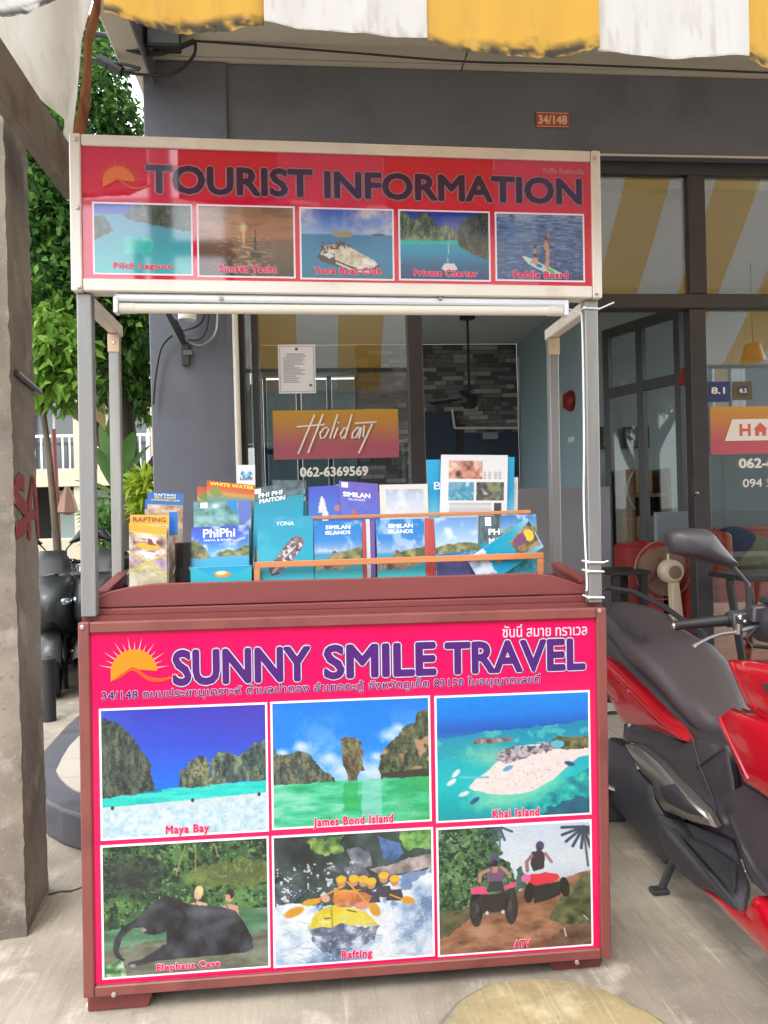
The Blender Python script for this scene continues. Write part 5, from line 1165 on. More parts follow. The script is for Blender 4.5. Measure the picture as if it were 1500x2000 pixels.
for nm, f_, q, cap, cq in (('picture',pic_maya,((193,1385),(523,1371),(524,1621),(197,1645)),'Maya Bay',((324,1612),(409,1607),(409,1628),(324,1634))),
    ('picture',pic_bond,((528,1371),(840,1358),(843,1603),(531,1622)),'James Bond Island',((612,1597),(768,1588),(768,1611),(612,1618))),
    ('picture',pic_khai,((848,1358),(1152,1349),(1155,1592),(852,1606)),'Khai Island',((961,1580),(1053,1576),(1053,1593),(961,1597))),
    ('picture',pic_eleph,((196,1652),(525,1632),(528,1890),(200,1913)),'Elephant Care',((306,1881),(430,1874),(430,1893),(306,1899))),
    ('picture',pic_raft,((531,1632),(845,1616),(850,1868),(534,1890)),'Rafting',((667,1855),(727,1852),(727,1873),(667,1876))),
    ('picture',pic_atv,((852,1616),(1155,1601),(1159,1848),(855,1868)),'ATV',((1003,1835),(1036,1833),(1036,1850),(1003,1852)))):
    snap(panel, nm, f_(), q, Y0, cap, cq)

# ---- upper sign
YS = -0.0048
x, z = bl(232,352,YS); sun_logo(x, z-0.004, 0.044, YS, sign, True)
L4 = lambda m_: [(0.034, m_, 0.0030, None), (0.047, M_outg, 0.0022, 'lettering_outline'), (0.056, M_purpd, 0.0014, 'lettering_edge'), (0.068, M_outg, 0.0007, 'lettering_rim')]
btext('TOURIST', ((285,319),(611,333),(611,388),(285,377)), YS, L4(M_purpd), sign)
btext('INFORMATION', ((633,335),(1136,348),(1136,401),(633,388)), YS, L4(M_purpd), sign)
btext('ทัวร์ริส อินฟอเมชั่น', ((1060,326),(1139,330),(1139,342),(1060,338)), YS, [(0.01, M_outg, 0.0016, None)], sign)
def pic_lagoon():
    c = Cv(110,84,1.36); c.grad([(0,(40,70,200)),(.14,(50,80,196)),(.15,(70,150,190)),(1,(60,190,190))]); rock(c,[(.3,.16),(.4,.02),(.6,-.1),(1.1,-.1),(1.1,.4),(.6,.3),(.36,.22)],4); rock(c,[(-.1,.2),(.1,.16),(.2,.4),(-.1,.6)],6)
    m_ = c.poly([(.28,.48),(.4,.46),(.62,.52),(.6,.7),(.3,.72)],None,.03); c.tex(m_,[(40,180,180),(80,214,206)],8,2); return c
def pic_sunset():
    c = Cv(110,84,1.36); c.grad([(0,(150,104,66)),(.25,(190,130,84)),(.42,(176,112,76)),(.5,(120,84,64)),(1,(72,58,52))]); c.put(np.clip((c.n(4,4,3,4)-.5)*4,0,.5)*(c.Y<.4),(110,84,70)); c.ell(.47,.30,.05,.09,(255,236,190),soft=.9); c.ell(.47,.42,.025,.2,(244,200,140),soft=.9)
    w = (c.Y>.42).astype(float); c.put(w*np.clip((c.n(14,3,5,4)-.5)*5,0,.8)*np.clip(1-abs(c.X-.47)*2.4,0,1),(226,170,110)); c.poly([(.575,.62),(.595,.30),(.61,.62)],(50,40,38)); c.poly([(.53,.66),(.66,.66),(.64,.74),(.55,.74)],(44,36,36),.01); return c
def pic_boat():
    c = Cv(110,84,1.32); c.grad([(0,(60,90,200)),(.2,(100,140,220)),(.36,(150,180,226)),(.365,(40,120,180)),(.7,(30,130,180)),(1,(40,120,150))]); cl = np.clip((c.n(3.2,5,8)-.46)*4,0,.95)*(c.Y<.36); c.put(cl,(226,214,232)); c.ell(.45,.36,.13,.05,(170,150,90)); c.ell(.85,.36,.08,.025,(60,70,100)); c.put(((c.Y>.40)*0.0+0).astype(float),(0,0,0))
    c.poly([(.17,.70),(.22,.56),(.30,.53),(.52,.56),(.66,.66),(.80,.74),(.86,.82),(.78,.92),(.62,.93),(.40,.84),(.22,.76)],(60,54,62),.006)
    m_ = c.poly([(.20,.66),(.25,.54),(.34,.51),(.52,.54),(.64,.63),(.78,.72),(.84,.79),(.76,.86),(.62,.86),(.42,.76),(.24,.70)],(220,206,180),.006); c.tex(m_*.7,[(170,146,110),(226,214,190),(244,240,232)],18,2)
    c.poly([(.21,.70),(.25,.60),(.36,.65),(.37,.76)],(64,52,58)); c.poly([(.23,.66),(.30,.62),(.36,.68),(.30,.72)],(226,226,230)); c.line([(.38,.78),(.60,.90),(.78,.90)],.016,(240,238,236)); c.spk(c.poly([(.22,.48),(.52,.46),(.56,.56),(.22,.60)]),(80,52,50),.48,40,3); c.poly([(.66,.70),(.80,.76),(.80,.82),(.68,.78)],(244,244,246)); c.ell(.64,.84,.05,.05,(250,250,252),soft=.9); return c
def pic_charter():
    c = Cv(110,84,1.30); c.grad([(0,(40,60,170)),(.3,(70,90,190)),(.46,(0,170,190)),(.6,(0,150,200)),(.8,(20,90,140)),(1,(24,60,110))]); rock(c,[(-.1,-.02),(.06,.02),(.14,.14),(.22,.04),(.30,.02),(.38,.14),(.42,.22),(.52,.20),(.64,.30),(.66,.43),(-.1,.46)],3,((50,66,50),(84,104,74),(120,134,100),(150,160,120))); rock(c,[(.64,.44),(.66,.2),(.76,.08),(.9,.02),(1.1,-.02),(1.1,.75),(.8,.62),(.66,.5)],9,((30,30,36),(48,50,50),(66,66,60),(80,84,66)))
    c.put(c.poly([(-.1,.43),(.65,.42),(.65,.47),(-.1,.50)])*.8,(20,206,206)); c.line([(.53,.80),(.55,.34)],.006,(214,214,220)); c.poly([(.46,.84),(.5,.76),(.6,.76),(.64,.84),(.6,.88),(.5,.88)],(232,232,236),.006); return c
def pic_paddle():
    c = Cv(110,84,1.28); c.grad([(0,(150,172,210)),(.2,(96,130,186)),(1,(40,76,130))]); c.put(np.clip((c.n(9,4,5,5)-.48)*6,0,.7),(40,70,126)); c.put(np.clip((c.n(11,4,15,5)-.58)*6,0,.6),(140,170,214))
    c.poly([(.29,.65),(.34,.65),(.5,.74),(.76,.90),(.72,.94),(.56,.90),(.36,.76)],(206,232,226),.004); c.ell(.48,.78,.05,.03,(40,120,190),.5); c.ell(.62,.86,.06,.03,(110,200,90),.5)
    for pts in ([(.56,.38),(.54,.50),(.57,.58),(.55,.82),(.60,.82),(.61,.58),(.60,.46)],[(.43,.52),(.42,.66),(.38,.76),(.48,.76),(.46,.60)]): c.poly(pts,(206,150,130),.006)
    c.ell(.57,.36,.022,.035,(90,60,50)); c.ell(.44,.50,.022,.03,(50,40,40)); c.poly([(.42,.60),(.47,.60),(.46,.66),(.42,.66)],(50,40,50)); c.line([(.57,.46),(.47,.50)],.012,(206,150,130)); c.line([(.59,.34),(.60,.26)],.010,(206,150,130)); return c
for f_, q, cap, cq in ((pic_lagoon,((180,394),(376,399),(377,540),(182,535)),'Pilch Lagoon',((222,512),(336,516),(336,530),(222,527))),
    (pic_sunset,((384,398),(576,404),(577,544),(386,541)),'Sunset Yacht',((428,516),(541,519),(541,535),(428,531))),
    (pic_boat,((584,404),(769,409),(770,549),(587,545)),'Yona Boat Club',((613,522),(745,523),(745,537),(613,536))),
    (pic_charter,((777,409),(957,413),(958,550),(780,548)),'Private Charter',((808,526),(932,528),(932,541),(808,540))),
    (pic_paddle,((966,414),(1141,418),(1142,551),(968,549)),'Paddle Board',((1002,529),(1109,531),(1109,545),(1002,543)))):
    snap(sign, 'picture', f_(), q, YS, cap, cq, M_print2, b=0.005)

# ------------------------------------------------------------------ tube lamp under the sign, ties, stone wedge
yl = 0.004
lampT = empty('tube_lamp', bw(0.2, yl, H2-0.05), 'unlit white fluorescent tube lamp under the upper sign', 'lamp')
def lbox(name, q, y0, y1, m_, **k):
    x0, x1, z0, z1 = quad_rect(q, (y0+y1)/2); P = [bw(x, y, z) for x, y, z in ((x0,y0,z0),(x1,y0,z0),(x1,y1,z0),(x0,y1,z0))]
    mk(name, MB().prism(P, B_Z*(z1-z0)), m_, lampT, **k)
M_lw = mat('lamp housing white', S(224,226,232), 0.35, var=0.04, vs=9); M_tube = mat('frosted tube', S(222,218,204), 0.3, var=0.03, vs=6)
lbox('housing', ((226,577),(1106,585),(1106,599),(226,591)), 0.0, 0.034, M_lw, bevel=0.005)
xa, za_ = bl(230,602,0.012); xb, zb_ = bl(1102,608,0.012)
mk('tube', MB().tube([bw(xa+0.03,0.012,za_),bw(xb-0.03,0.012,zb_)], 0.0140, 14), M_tube, lampT, smooth=1)
for x, z, s_ in ((xa,za_,1),(xb,zb_,-1)):
    mk('tube_cap', MB().tube([bw(x+0.006*s_,0.012,z),bw(x+0.05*s_,0.012,z)], 0.0152, 14), M_pvc, lampT, smooth=1)
    P = [bw(x-0.009*s_,y,z+dz) for y, dz in ((-0.006,-0.017),(0.03,-0.017),(0.03,0.03),(-0.006,0.03))]; mk('holder', MB().prism(P, B_X*0.013*s_), M_lw, lampT, bevel=0.003)
for u in (432, 860):
    x, z = bl(u,583,-0.004); mk('clip', MB().lathe([(0.007,0),(0.005,0.006)], bw(x,-0.001,z), tuple(-B_Y), 8), M_steel, lampT)
# white plastic cable ties on the right front post
M_tie = mat('white nylon', S(232,232,228), 0.4)
for k, (v, tail) in enumerate(((1099,0.02),(1117,0.0),(1168,0.0),(602,0.07))):
    x0 = BW-PT-0.004; z = bl(1160, v, 0.0)[1]; e = 0.004
    ring_ = [(x0-e,0.004,z+0.002),(x0+PT+e,0.004,z),(x0+PT+e,0.054,z+0.001),(x0-e,0.054,z+0.003),(x0-e,0.004,z+0.002)]
    t_ = empty('cable_tie', bw(x0, 0.0, z), ('white cable tie with stub tail on the post above the tray','white cable tie below the one with stub tail','lowest white cable tie at the counter edge','white cable tie with long tail at the lamp end')[k], 'cable tie')
    mk('loop', MB().tube([bw(*p) for p in ring_], 0.0028, 6), M_tie, t_)
    mk('lock', MB().ball(bw(x0-e, 0.004, z+0.002), 0.005, 8, 6), M_tie, t_)
    if tail: mk('tail', MB().tube([bw(x0+PT+e,0.004,z), bw(x0+PT+e+tail*0.6,-0.004,z+tail*0.25)], 0.0024, 5), M_tie, t_)
# loose white lamp wire down the right post
cable('lamp_wire', [bw(x,y,z) for x,y,z in ((BW-0.10,0.03,H2-0.02),(BW-0.06,0.03,H2-0.035),(BW-0.05,0.02,H2-0.07),(BW-0.052,0.012,H2-0.4),(BW-0.056,0.012,H2-0.62),(BW-0.05,0.012,H2-0.85),(BW-0.052,0.014,H1+0.05))], 0.0028, 'thin white lamp wire running down the right front post', M_tie, 'wire')
ws_ = pZ(182,1985,0.0); st_ = MB(); rw = random.Random(8)
st_.loft([[(ws_[0]+math.cos(2*math.pi*k/8)*r*(0.8+0.4*rw.random())*1.1, ws_[1]+0.055+math.sin(2*math.pi*k/8)*r*(0.8+0.4*rw.random()), z) for k in range(8)] for r, z in ((0.030,0.0005),(0.033,0.010),(0.024,0.022),(0.008,0.028))])
mk('wedge_stone', st_, mat('white stone', S(212,204,190), 0.8, var=0.15, vs=30), label='small white stone wedged by the left foot of the booth', cat='stone', smooth=40)

# round yellowish concrete block in the foreground
M_disc = concrete('straw coloured concrete', S(158,142,104), S(118,108,88), S(190,176,140), 0.7)
dc = (0.575, 1.835, 0.0)
dsk = MB(); n = 56; rd = np.random.RandomState(2)
ph = rd.rand(5)*6
def rr_(a_): return 1+0.012*math.sin(3*a_+ph[0])+0.008*math.sin(7*a_+ph[1])+0.005*math.sin(13*a_+ph[2])
prof = [(0.330,0.0),(0.336,0.018),(0.328,0.040),(0.308,0.052),(0.26,0.060),(0.16,0.066),(0.05,0.068)]
rings_ = [[(dc[0]+math.cos(2*math.pi*k/n)*r*rr_(2*math.pi*k/n), dc[1]+math.sin(2*math.pi*k/n)*r*rr_(2*math.pi*k/n), z+rd.normal(0,0.0012)) for k in range(n)] for r, z in prof]
rblk = empty('round_block', dc, 'round low worn yellowish concrete block in front of the booth', 'block')
mk('rim', MB().loft(rings_[:4]), M_pole, rblk, smooth=60)
mk('top', MB().loft([[(x, y, z+0.001) for x, y, z in q] for q in rings_[3:]]), M_disc, rblk, smooth=60)
# ================================================================== holders, rack and leaflets on the counter
M_acr = glassmat('clear acrylic', (0.93, 0.95, 0.95), 0.02, 1.0, 1.45)
M_acre = mat('acrylic edge', S(120,126,130), 0.25); M_pine = mat('orange brown pine', S(188,124,78), 0.5, var=0.14, vs=5, col2=S(164,100,60), c2s=6, aniso=(0.3,1,1), bump=0.08, bs=25)
M_leafp = mat('glossy leaflet print', (1,1,1), 0.28, vcol=True, spec=0.4)
ZF = H1+0.0245
Z1_, Z2_ = ZF+0.009, ZF+0.094
def inks(): return {'w': M_outw, 'p': M_purp}
M_ty = mat('yellow ink', S(240,220,70), 0.4); M_tr = mat('red ink', S(150,40,40), 0.4); M_tw = mat('white ink', S(240,244,248), 0.4); M_td = mat('dark ink', S(50,56,70), 0.4); M_tb = mat('blue ink', S(40,110,170), 0.4)
def leaflet(name, label, cat, ul, ur, vl, vr, y, z0, cv, texts=(), lean=0.03, skew=0.0, thick=0.004, group=None, blocks=(), vb=None):
    (xl_, zl_), (xr_, zr_) = bl(ul, vl, y+lean), bl(ur, vr, y+lean)
    tl = bw(xl_, y+lean, zl_); tr_ = bw(xr_, y+lean, zr_); ex = tr_-tl
    ez = B_Z*(((zl_+zr_)/2)-z0) + B_Y*lean - B_X*skew
    p00 = tl - ez
    if vb is None: vb = 1128 if z0 == Z1_ else (1002 if z0 == Z2_ else 1140)
    zb_ = bl((ul+ur)/2, vb, y)[1]; fv = min(1.0, max(0.3, ((zl_+zr_)/2-zb_)/max((zl_+zr_)/2-z0, 1e-3)))   # share of the sheet that shows above the board before it
    ne = int(round(cv.h*(1/fv-1)))
    if ne > 0:
        ext = Cv(cv.w, cv.h+ne, cv.asp); ext.a = np.concatenate([cv.a, np.repeat(cv.a[-1:], ne, 0)], 0); cv = ext
    root = empty(name, p00+ex*0.5, label, cat, group)
    nrm = np.cross(ex, ez); nrm /= np.linalg.norm(nrm); nrm = nrm if nrm @ B_Y < 0 else -nrm
    picture('cover', cv, root, p00, ex, ez, M_leafp, thick=-nrm*thick, k=0.80)
    for s, (x0, y0, x1, y1), m_, b in texts:
        y0, y1 = y0*fv, y1*fv
        lettering('lettering', s, root, (p00+ex*x0+ez*(1-y1), ex*(x1-x0), ez*(y1-y0)), nrm, [(b, m_, 0.0012, None)])
    for (x0, y0, x1, y1), m_ in blocks:
        y0, y1 = y0*fv, y1*fv
        q = [p00+ex*a_+ez*(1-b_)+nrm*0.0004 for a_, b_ in ((x0,y0),(x1,y0),(x1,y1),(x0,y1))]; mk('printed_tag', MB().prism(q, nrm*0.0004), m_, root)
    return root, p00, ex, ez, nrm
def sea(c, hor=0.5, sky=(60,140,220), sky2=(190,220,240), s1=(0,150,190), s2=(60,200,200)):
    c.grad([(0,sky),(hor-.01,sky2),(hor,s1),(1,s2)]); cl = np.clip((c.n(4,4,int(hor*50)+2)-.5)*4,0,.7)*(c.Y<hor); c.put(cl,(236,242,250)); c.put((c.Y>hor)*np.clip((c.n(10,3,5,3)-.5)*3,0,.5),(150,226,226))
def hill(c, pts, seed): m_ = c.poly(pts, None, .02, 12, seed); c.tex(m_, [(70,84,50),(120,124,74),(170,156,110)], 12, seed)
def c_raft():
    c = Cv(44,80,.52); c.grad([(0,(236,180,40)),(.13,(232,170,36)),(.135,(216,206,110)),(1,(196,190,150))]); o=(c.Y>.15).astype(float); c.tex(o,[(150,130,90),(206,196,150),(236,226,206)],6,3)
    m_ = c.poly([(0,.22),(1,.20),(1,.46),(.5,.62),(0,.46)],None); c.tex(m_,[(140,96,90),(214,190,180),(236,232,226)],9,6); c.ell(.5,.36,.36,.06,(226,180,40)); c.spk(c.poly([(.1,.24),(.9,.24),(.9,.34),(.1,.34)]),(120,50,56),.5,14,2); c.poly([(.2,.46),(.8,.46),(.5,.58)],(232,232,226))
    for a_,b_ in (((0,.48),(1,.82)),((1,.46),(0,.84))): c.line([a_,b_],.018,(196,180,60))
    m_ = c.poly([(0,.5),(.42,.64),(0,.80)]); c.tex(m_,[(140,110,110),(214,190,190)],10,7); m_ = c.poly([(1,.5),(.58,.64),(1,.80)]); c.tex(m_,[(150,120,150),(226,206,206)],10,8); c.put((c.Y>.84)*.5,(214,206,186)); return c
def c_raftb():
    c = Cv(44,70,.56); c.grad([(0,(30,110,206)),(.32,(36,110,200)),(.33,(170,180,80)),(.5,(200,180,120)),(1,(200,150,150))]); m_=(c.Y>.34).astype(float); c.tex(m_,[(150,110,80),(206,170,140),(236,220,206)],8,3); return c
def c_phiphi():
    c = Cv(64,56,1.15); c.grad([(0,(58,70,190)),(.35,(50,110,220)),(.62,(90,170,236)),(.75,(60,160,210)),(1,(30,170,196))]); cl=np.clip((c.n(4,4,2)-.52)*4,0,.7)*(c.Y<.7); c.put(cl,(220,230,250)); hill(c,[(-.1,.28),(.08,.32),(.2,.46),(.3,.62),(.33,.74),(-.1,.74)],3); hill(c,[(.42,.72),(.46,.62),(.6,.56),(.76,.58),(.9,.48),(1.1,.46),(1.1,.72)],7); c.line([(.74,.37),(.92,.30)],.03,(206,190,170)); return c
def c_box():
    c = Cv(60,20,3.4); c.grad([(0,(20,150,206)),(1,(40,184,200))]); c.poly([(.1,0),(.22,.4),(.36,.7),(.36,1.1),(-.1,1.1),(-.1,0)],(40,176,196)); c.poly([(.72,.7),(.84,.3),(1.1,0),(1.1,1.1),(.72,1.1)],(40,176,196)); c.ell(.52,.5,.15,.24,(214,140,60)); c.ell(.5,.42,.1,.14,(236,220,180)); return c
def c_teal():
    c = Cv(60,40,1.4); c.grad([(0,(70,110,120)),(.3,(110,170,170)),(1,(90,160,170))]); o=np.ones_like(c.X); c.tex(o*.7,[(60,90,90),(120,176,176),(190,214,206)],5,4); c.ell(.38,.16,.1,.12,(240,246,246),soft=.9); c.poly([(.55,0),(.75,0),(.75,.5)],(40,140,214)); c.poly([(.76,0),(1,0),(1,.6),(.8,.9)],(100,120,200)); return c
def c_white():
    c = Cv(60,40,1.4); c.grad([(0,(222,76,48)),(.28,(232,120,60)),(.32,(240,170,80)),(.5,(120,160,150)),(1,(90,130,180))]); c.poly([(.0,.30),(.2,.14),(.32,.36),(.2,.5)],(130,160,70),.05); return c
def c_dark():
    c = Cv(60,50,1.1); c.grad([(0,(70,84,96)),(.40,(60,90,104)),(.46,(36,150,176)),(1,(30,160,190))]); m_=(c.Y<.46).astype(float); c.tex(m_*.7,[(56,66,72),(90,110,116),(120,140,140)],9,3); return c
def c_yona():
    c = Cv(64,72,.85); c.grad([(0,(40,150,184)),(.5,(34,160,190)),(1,(40,176,196))]); c.put(np.clip((c.n(3,3,1)-.5)*2,0,.3),(90,190,210))
    m_=c.poly([(.20,.88),(.40,.58),(.62,.36),(.74,.32),(.84,.40),(.82,.52),(.60,.76),(.36,.96),(.26,.98)],(86,72,84),.012); c.tex(m_*.6,[(60,50,66),(120,100,110),(200,160,150)],20,4); c.line([(.46,.70),(.68,.50)],.01,(226,220,220)); c.line([(.28,.92),(.40,.80)],.02,(230,226,230)); c.spk(c.poly([(.36,.66),(.60,.38),(.80,.36),(.82,.5),(.5,.86)]),(236,230,232),.60,30,6); return c
def c_sim(seed=0):
    c = Cv(56,64,.9); c.grad([(0,(30,120,200)),(.35,(56,130,206)),(.56,(150,176,214)),(.60,(60,150,190)),(1,(60,190,190))]); cl=np.clip((c.n(5,3,4+seed)-.52)*4,0,.6)*(c.Y<.55); c.put(cl,(206,220,240)); hill(c,[(.25,.68),(.4,.58),(.62,.54),(1.1,.46),(1.1,.66),(.5,.72)],5+seed); m_=c.poly([(0,.74),(.4,.68),(.7,.70),(.9,.78),(.5,.86),(.05,.86)],None,.03); c.tex(m_,[(110,84,72),(160,134,110),(190,176,150)],14,3); c.ell(.42,.56,.05,.03,(120,80,80)); return c
def c_island():
    c = Cv(50,64,.8); sea(c,.55,(96,150,214),(200,220,240),(40,120,180),(60,70,140)); hill(c,[(-.1,.52),(.3,.44),(.7,.42),(1.1,.44),(1.1,.56),(-.1,.60)],4); m_=c.poly([(-.1,.72),(1.1,.68),(1.1,1.1),(-.1,1.1)]); c.tex(m_,[(60,60,120),(96,96,150)],5,3); c.line([(.1,.70),(.9,.70)],.02,(206,180,120)); return c
def c_tower():
    c = Cv(40,44,.9); c.grad([(0,(76,84,200)),(1,(70,120,216))]); c.poly([(.28,1),(.34,.5),(.40,.36),(.46,.5),(.56,1)],(232,230,236),.02); c.ell(.85,.85,.1,.14,(200,120,130)); return c
def c_purple():
    c = Cv(50,44,1.2); c.grad([(0,(110,90,190)),(.5,(100,96,200)),(1,(90,110,214))]); c.put(np.clip((c.n(3,3,5)-.5)*2,0,.3),(140,120,210)); c.ell(.35,.98,.06,.06,(190,110,100)); return c
def c_card():
    c = Cv(60,44,1.5); c.fill((232,226,216)); m_=((c.X>.12)&(c.X<.9)&(c.Y>.18)).astype(float); g=np.stack([np.interp(c.Y,[0,.4,1],[150,190,226])*1.0,np.interp(c.Y,[0,.4,1],[166,204,226]),np.interp(c.Y,[0,.4,1],[196,226,230])],-1); c.a=c.a*(1-m_[...,None])+g*m_[...,None]; c.put(m_*np.clip((c.n(3,4,5)-.45)*4,0,.8),(236,238,240)); return c
def c_cyan():
    c = Cv(24,60,.4); c.grad([(0,(40,176,226)),(.6,(30,160,214)),(1,(120,206,236))]); return c
def c_mag():
    c = Cv(90,76,1.25); c.fill((238,236,238))
    def ph(x0,y0,x1,y1,cols,s_): m_=((c.X>x0)&(c.X<x1)&(c.Y>y0)&(c.Y<y1)).astype(float); c.tex(m_,cols,6,s_)
    ph(.12,.10,.62,.42,[(60,56,52),(206,130,110),(240,206,190)],3); ph(.12,.47,.50,.80,[(120,170,200),(60,140,170),(220,232,240)],6); ph(.53,.47,.95,.80,[(130,140,100),(60,56,60),(226,220,224)],9)
    for x in (.66,.73,.82,.88): 
        for y in np.arange(.26,.42,.025): c.line([(x-.02,y),(x+.02,y)],.006,(150,146,150))
    for y in np.arange(.84,1.0,.03): c.line([(.14,y),(.76,y)],.008,(160,156,160))
    m_=((c.X>.80)&(c.X<.92)&(c.Y>.83)).astype(float); c.put(m_,(70,66,70)); return c
def c_green():
    c = Cv(50,56,.9); sea(c,.3,(60,120,190),(140,190,226),(30,140,180),(40,170,190)); hill(c,[(-.1,.35),(.3,.22),(.6,.16),(1.1,.20),(1.1,.5),(.3,.5)],4); return c
def c_snork():
    c = Cv(60,90,.62); c.grad([(0,(150,200,226)),(.3,(40,160,190)),(.7,(20,150,196)),(1,(190,206,214))]); m_=c.poly([(.1,.0),(.9,.02),(.8,.34),(.3,.40)],None,.04); c.tex(m_,[(70,60,50),(130,110,80),(190,150,110)],8,3); c.ell(.45,.10,.2,.07,(236,200,60)); c.poly([(.25,.14),(.6,.16),(.55,.32),(.3,.34)],(120,70,110),.03); c.ell(.5,.62,.16,.06,(206,140,110)); m_=c.poly([(-.1,.72),(1.1,.76),(1.1,1.1),(-.1,1.1)],None,.03); c.tex(m_,[(120,150,180),(206,220,230),(236,240,244)],5,8); return c

# clear holders at the left
def holder(name, label, ul, ur, vt, y0, y1, h):
    x0, x1 = bl(ul, 1130, y0)[0], bl(ur, 1130, y0)[0]; zt_ = bl(ul, vt, y0)[1]
    r_ = empty(name, bw((x0+x1)/2, (y0+y1)/2, ZF), label, 'leaflet holder')
    def bx(n_, a, m_=M_acr): 
        P = [bw(x,y,z) for x,y,z in ((a[0],a[2],a[4]),(a[1],a[2],a[4]),(a[1],a[3],a[4]),(a[0],a[3],a[4]))]; mk(n_, MB().prism(P, B_Z*(a[5]-a[4])), m_, r_)
    bx('front_lip', (x0,x1,y0,y0+0.002,ZF,ZF+0.05)); bx('back', (x0,x1,y1-0.002,y1,ZF,ZF+h))
    for xa in (x0-0.0022, x1+0.0002): 
        P = [bw(xa,y,z) for y,z in ((y0,ZF),(y1,ZF),(y1,ZF+h),(y0+0.06,ZF+h*0.66),(y0,ZF+h*0.5))]; mk('side', MB().prism(P, B_X*0.002), M_acr, r_)
        mk('side_edge', MB().tube([bw(xa+0.001,y,z) for y,z in ((y0,ZF+h*0.5),(y0+0.06,ZF+h*0.66),(y1,ZF+h))], 0.0016, 4), M_acre, r_)
    bx('shelf', (x0,x1,(y0+y1)/2,(y0+y1)/2+0.002,ZF,ZF+0.12))
holder('leaflet_holder', 'narrow clear acrylic holder with rafting leaflets', 250, 338, 1010, 0.085, 0.24, 0.20)
holder('leaflet_holder', 'wide clear acrylic holder with sea tour leaflets', 371, 494, 1040, 0.085, 0.26, 0.22)
leaflet('leaflet', 'tall yellow leaflet headed RAFTING at the tray edge', 'leaflet', 254, 330, 1005, 1006, 0.095, ZF, c_raft(), [('RAFTING',(.08,.035,.92,.10),M_tr,.02)], 0.03, vb=1148)
leaflet('leaflet', 'yellow leaflet showing its edge beside the tall rafting one', 'leaflet', 252, 325, 1022, 1030, 0.088, ZF, c_raft(), (), 0.012)
leaflet('leaflet', 'blue headed rafting leaflet in the back of the holder', 'leaflet', 288, 357, 961, 964, 0.19, ZF, c_raftb(), [('RAFTING',(.2,.03,.8,.09),M_tw,.02),('SKY FARM',(.2,.11,.8,.16),M_ty,.03),('ADVENTURE CAMP',(.1,.18,.92,.225),M_ty,.03)], 0.03, vb=1035)
leaflet('leaflet', 'second blue rafting leaflet half hidden behind the first', 'leaflet', 283, 350, 975, 972, 0.20, ZF, c_raftb(), (), 0.03, vb=1035)
leaflet('leaflet', 'pink and white leaflet edge beside the rafting leaflets', 'leaflet', 330, 347, 1000, 1000, 0.15, ZF, c_raftb(), (), 0.02)
mk('holder_divider', MB().prism([bw(x,y,ZF) for x,y in ((bl(342,1100,.1)[0],.10),(bl(372,1100,.1)[0],.10),(bl(372,1100,.1)[0],.20),(bl(342,1100,.1)[0],.20))], B_Z*0.19), glassmat('smoked acrylic',(0.35,0.35,0.37),0.05,1.0,1.45), label='smoked clear plastic box between the two leaflet holders', cat='holder')
leaflet('leaflet', 'blue Phi Phi leaflet with cliffs in the wide holder', 'leaflet', 374, 486, 1030, 1025, 0.10, ZF, c_phiphi(), [('PhiPhi',(.2,.06,.76,.26),M_tw,.02),('MAYA & KHAI',(.22,.30,.68,.35),M_tw,.0)], 0.03, vb=1112)
leaflet('leaflet_box', 'low turquoise card box in front of the Phi Phi leaflet', 'box', 372, 491, 1109, 1104, 0.082, ZF, c_box(), (), 0.002, thick=0.012, vb=1138)
leaflet('leaflet', 'teal underwater leaflet in the middle of the wide holder', 'leaflet', 378, 490, 980, 977, 0.165, ZF, c_teal(), (), 0.02, blocks=[((.12,.04,.24,.22),M_tw)], vb=1028)
leaflet('leaflet', 'orange red leaflet headed WHITE WATER in the wide holder', 'leaflet', 404, 498, 938, 948, 0.22, ZF, c_white(), [('WHITE WATER',(.06,.03,.98,.13),M_ty,.04)], 0.02, vb=985)
leaflet('leaflet', 'orange leaflet peeping out behind the WHITE WATER one', 'leaflet', 385, 470, 950, 956, 0.235, ZF, c_white(), (), 0.02, vb=985)
# white tag with a blue heart
tg, p00, ex, ez, nr = leaflet('love_tag', 'white rounded tag with blue heart and the word LOVE', 'tag', 463, 498, 908, 908, 0.25, bl(480,960,.25)[1], (lambda c: (c.fill((244,246,248)), c)[1])(Cv(6,8)), [('LOVE',(.16,.60,.84,.74),M_td,.03)], 0.0, vb=948)
def hp_(x, y): return p00+ex*x+ez*(1-y)+nr*0.0012
for pts, m_ in (([(.18,.32),(.30,.22),(.50,.42),(.70,.22),(.84,.32),(.50,.58)], mat('heart blue', S(40,130,180), 0.4)), ([(.34,.30),(.50,.44),(.68,.30),(.72,.34),(.50,.52),(.30,.34)], mat('heart pale', S(130,200,220), 0.4))):
    mk('heart', MB().prism([hp_(*q)+nr*(0.0006 if len(pts) == 6 and pts[0][0] > .3 else 0) for q in pts], nr*0.0005), m_, tg)
mk('stick', MB().prism([bw(x,0.254,ZF) for x in (bl(478,960,.25)[0], bl(484,960,.25)[0])]+[bw(x,0.258,ZF) for x in (bl(484,960,.25)[0], bl(478,960,.25)[0])], B_Z*0.16), M_tw, tg)

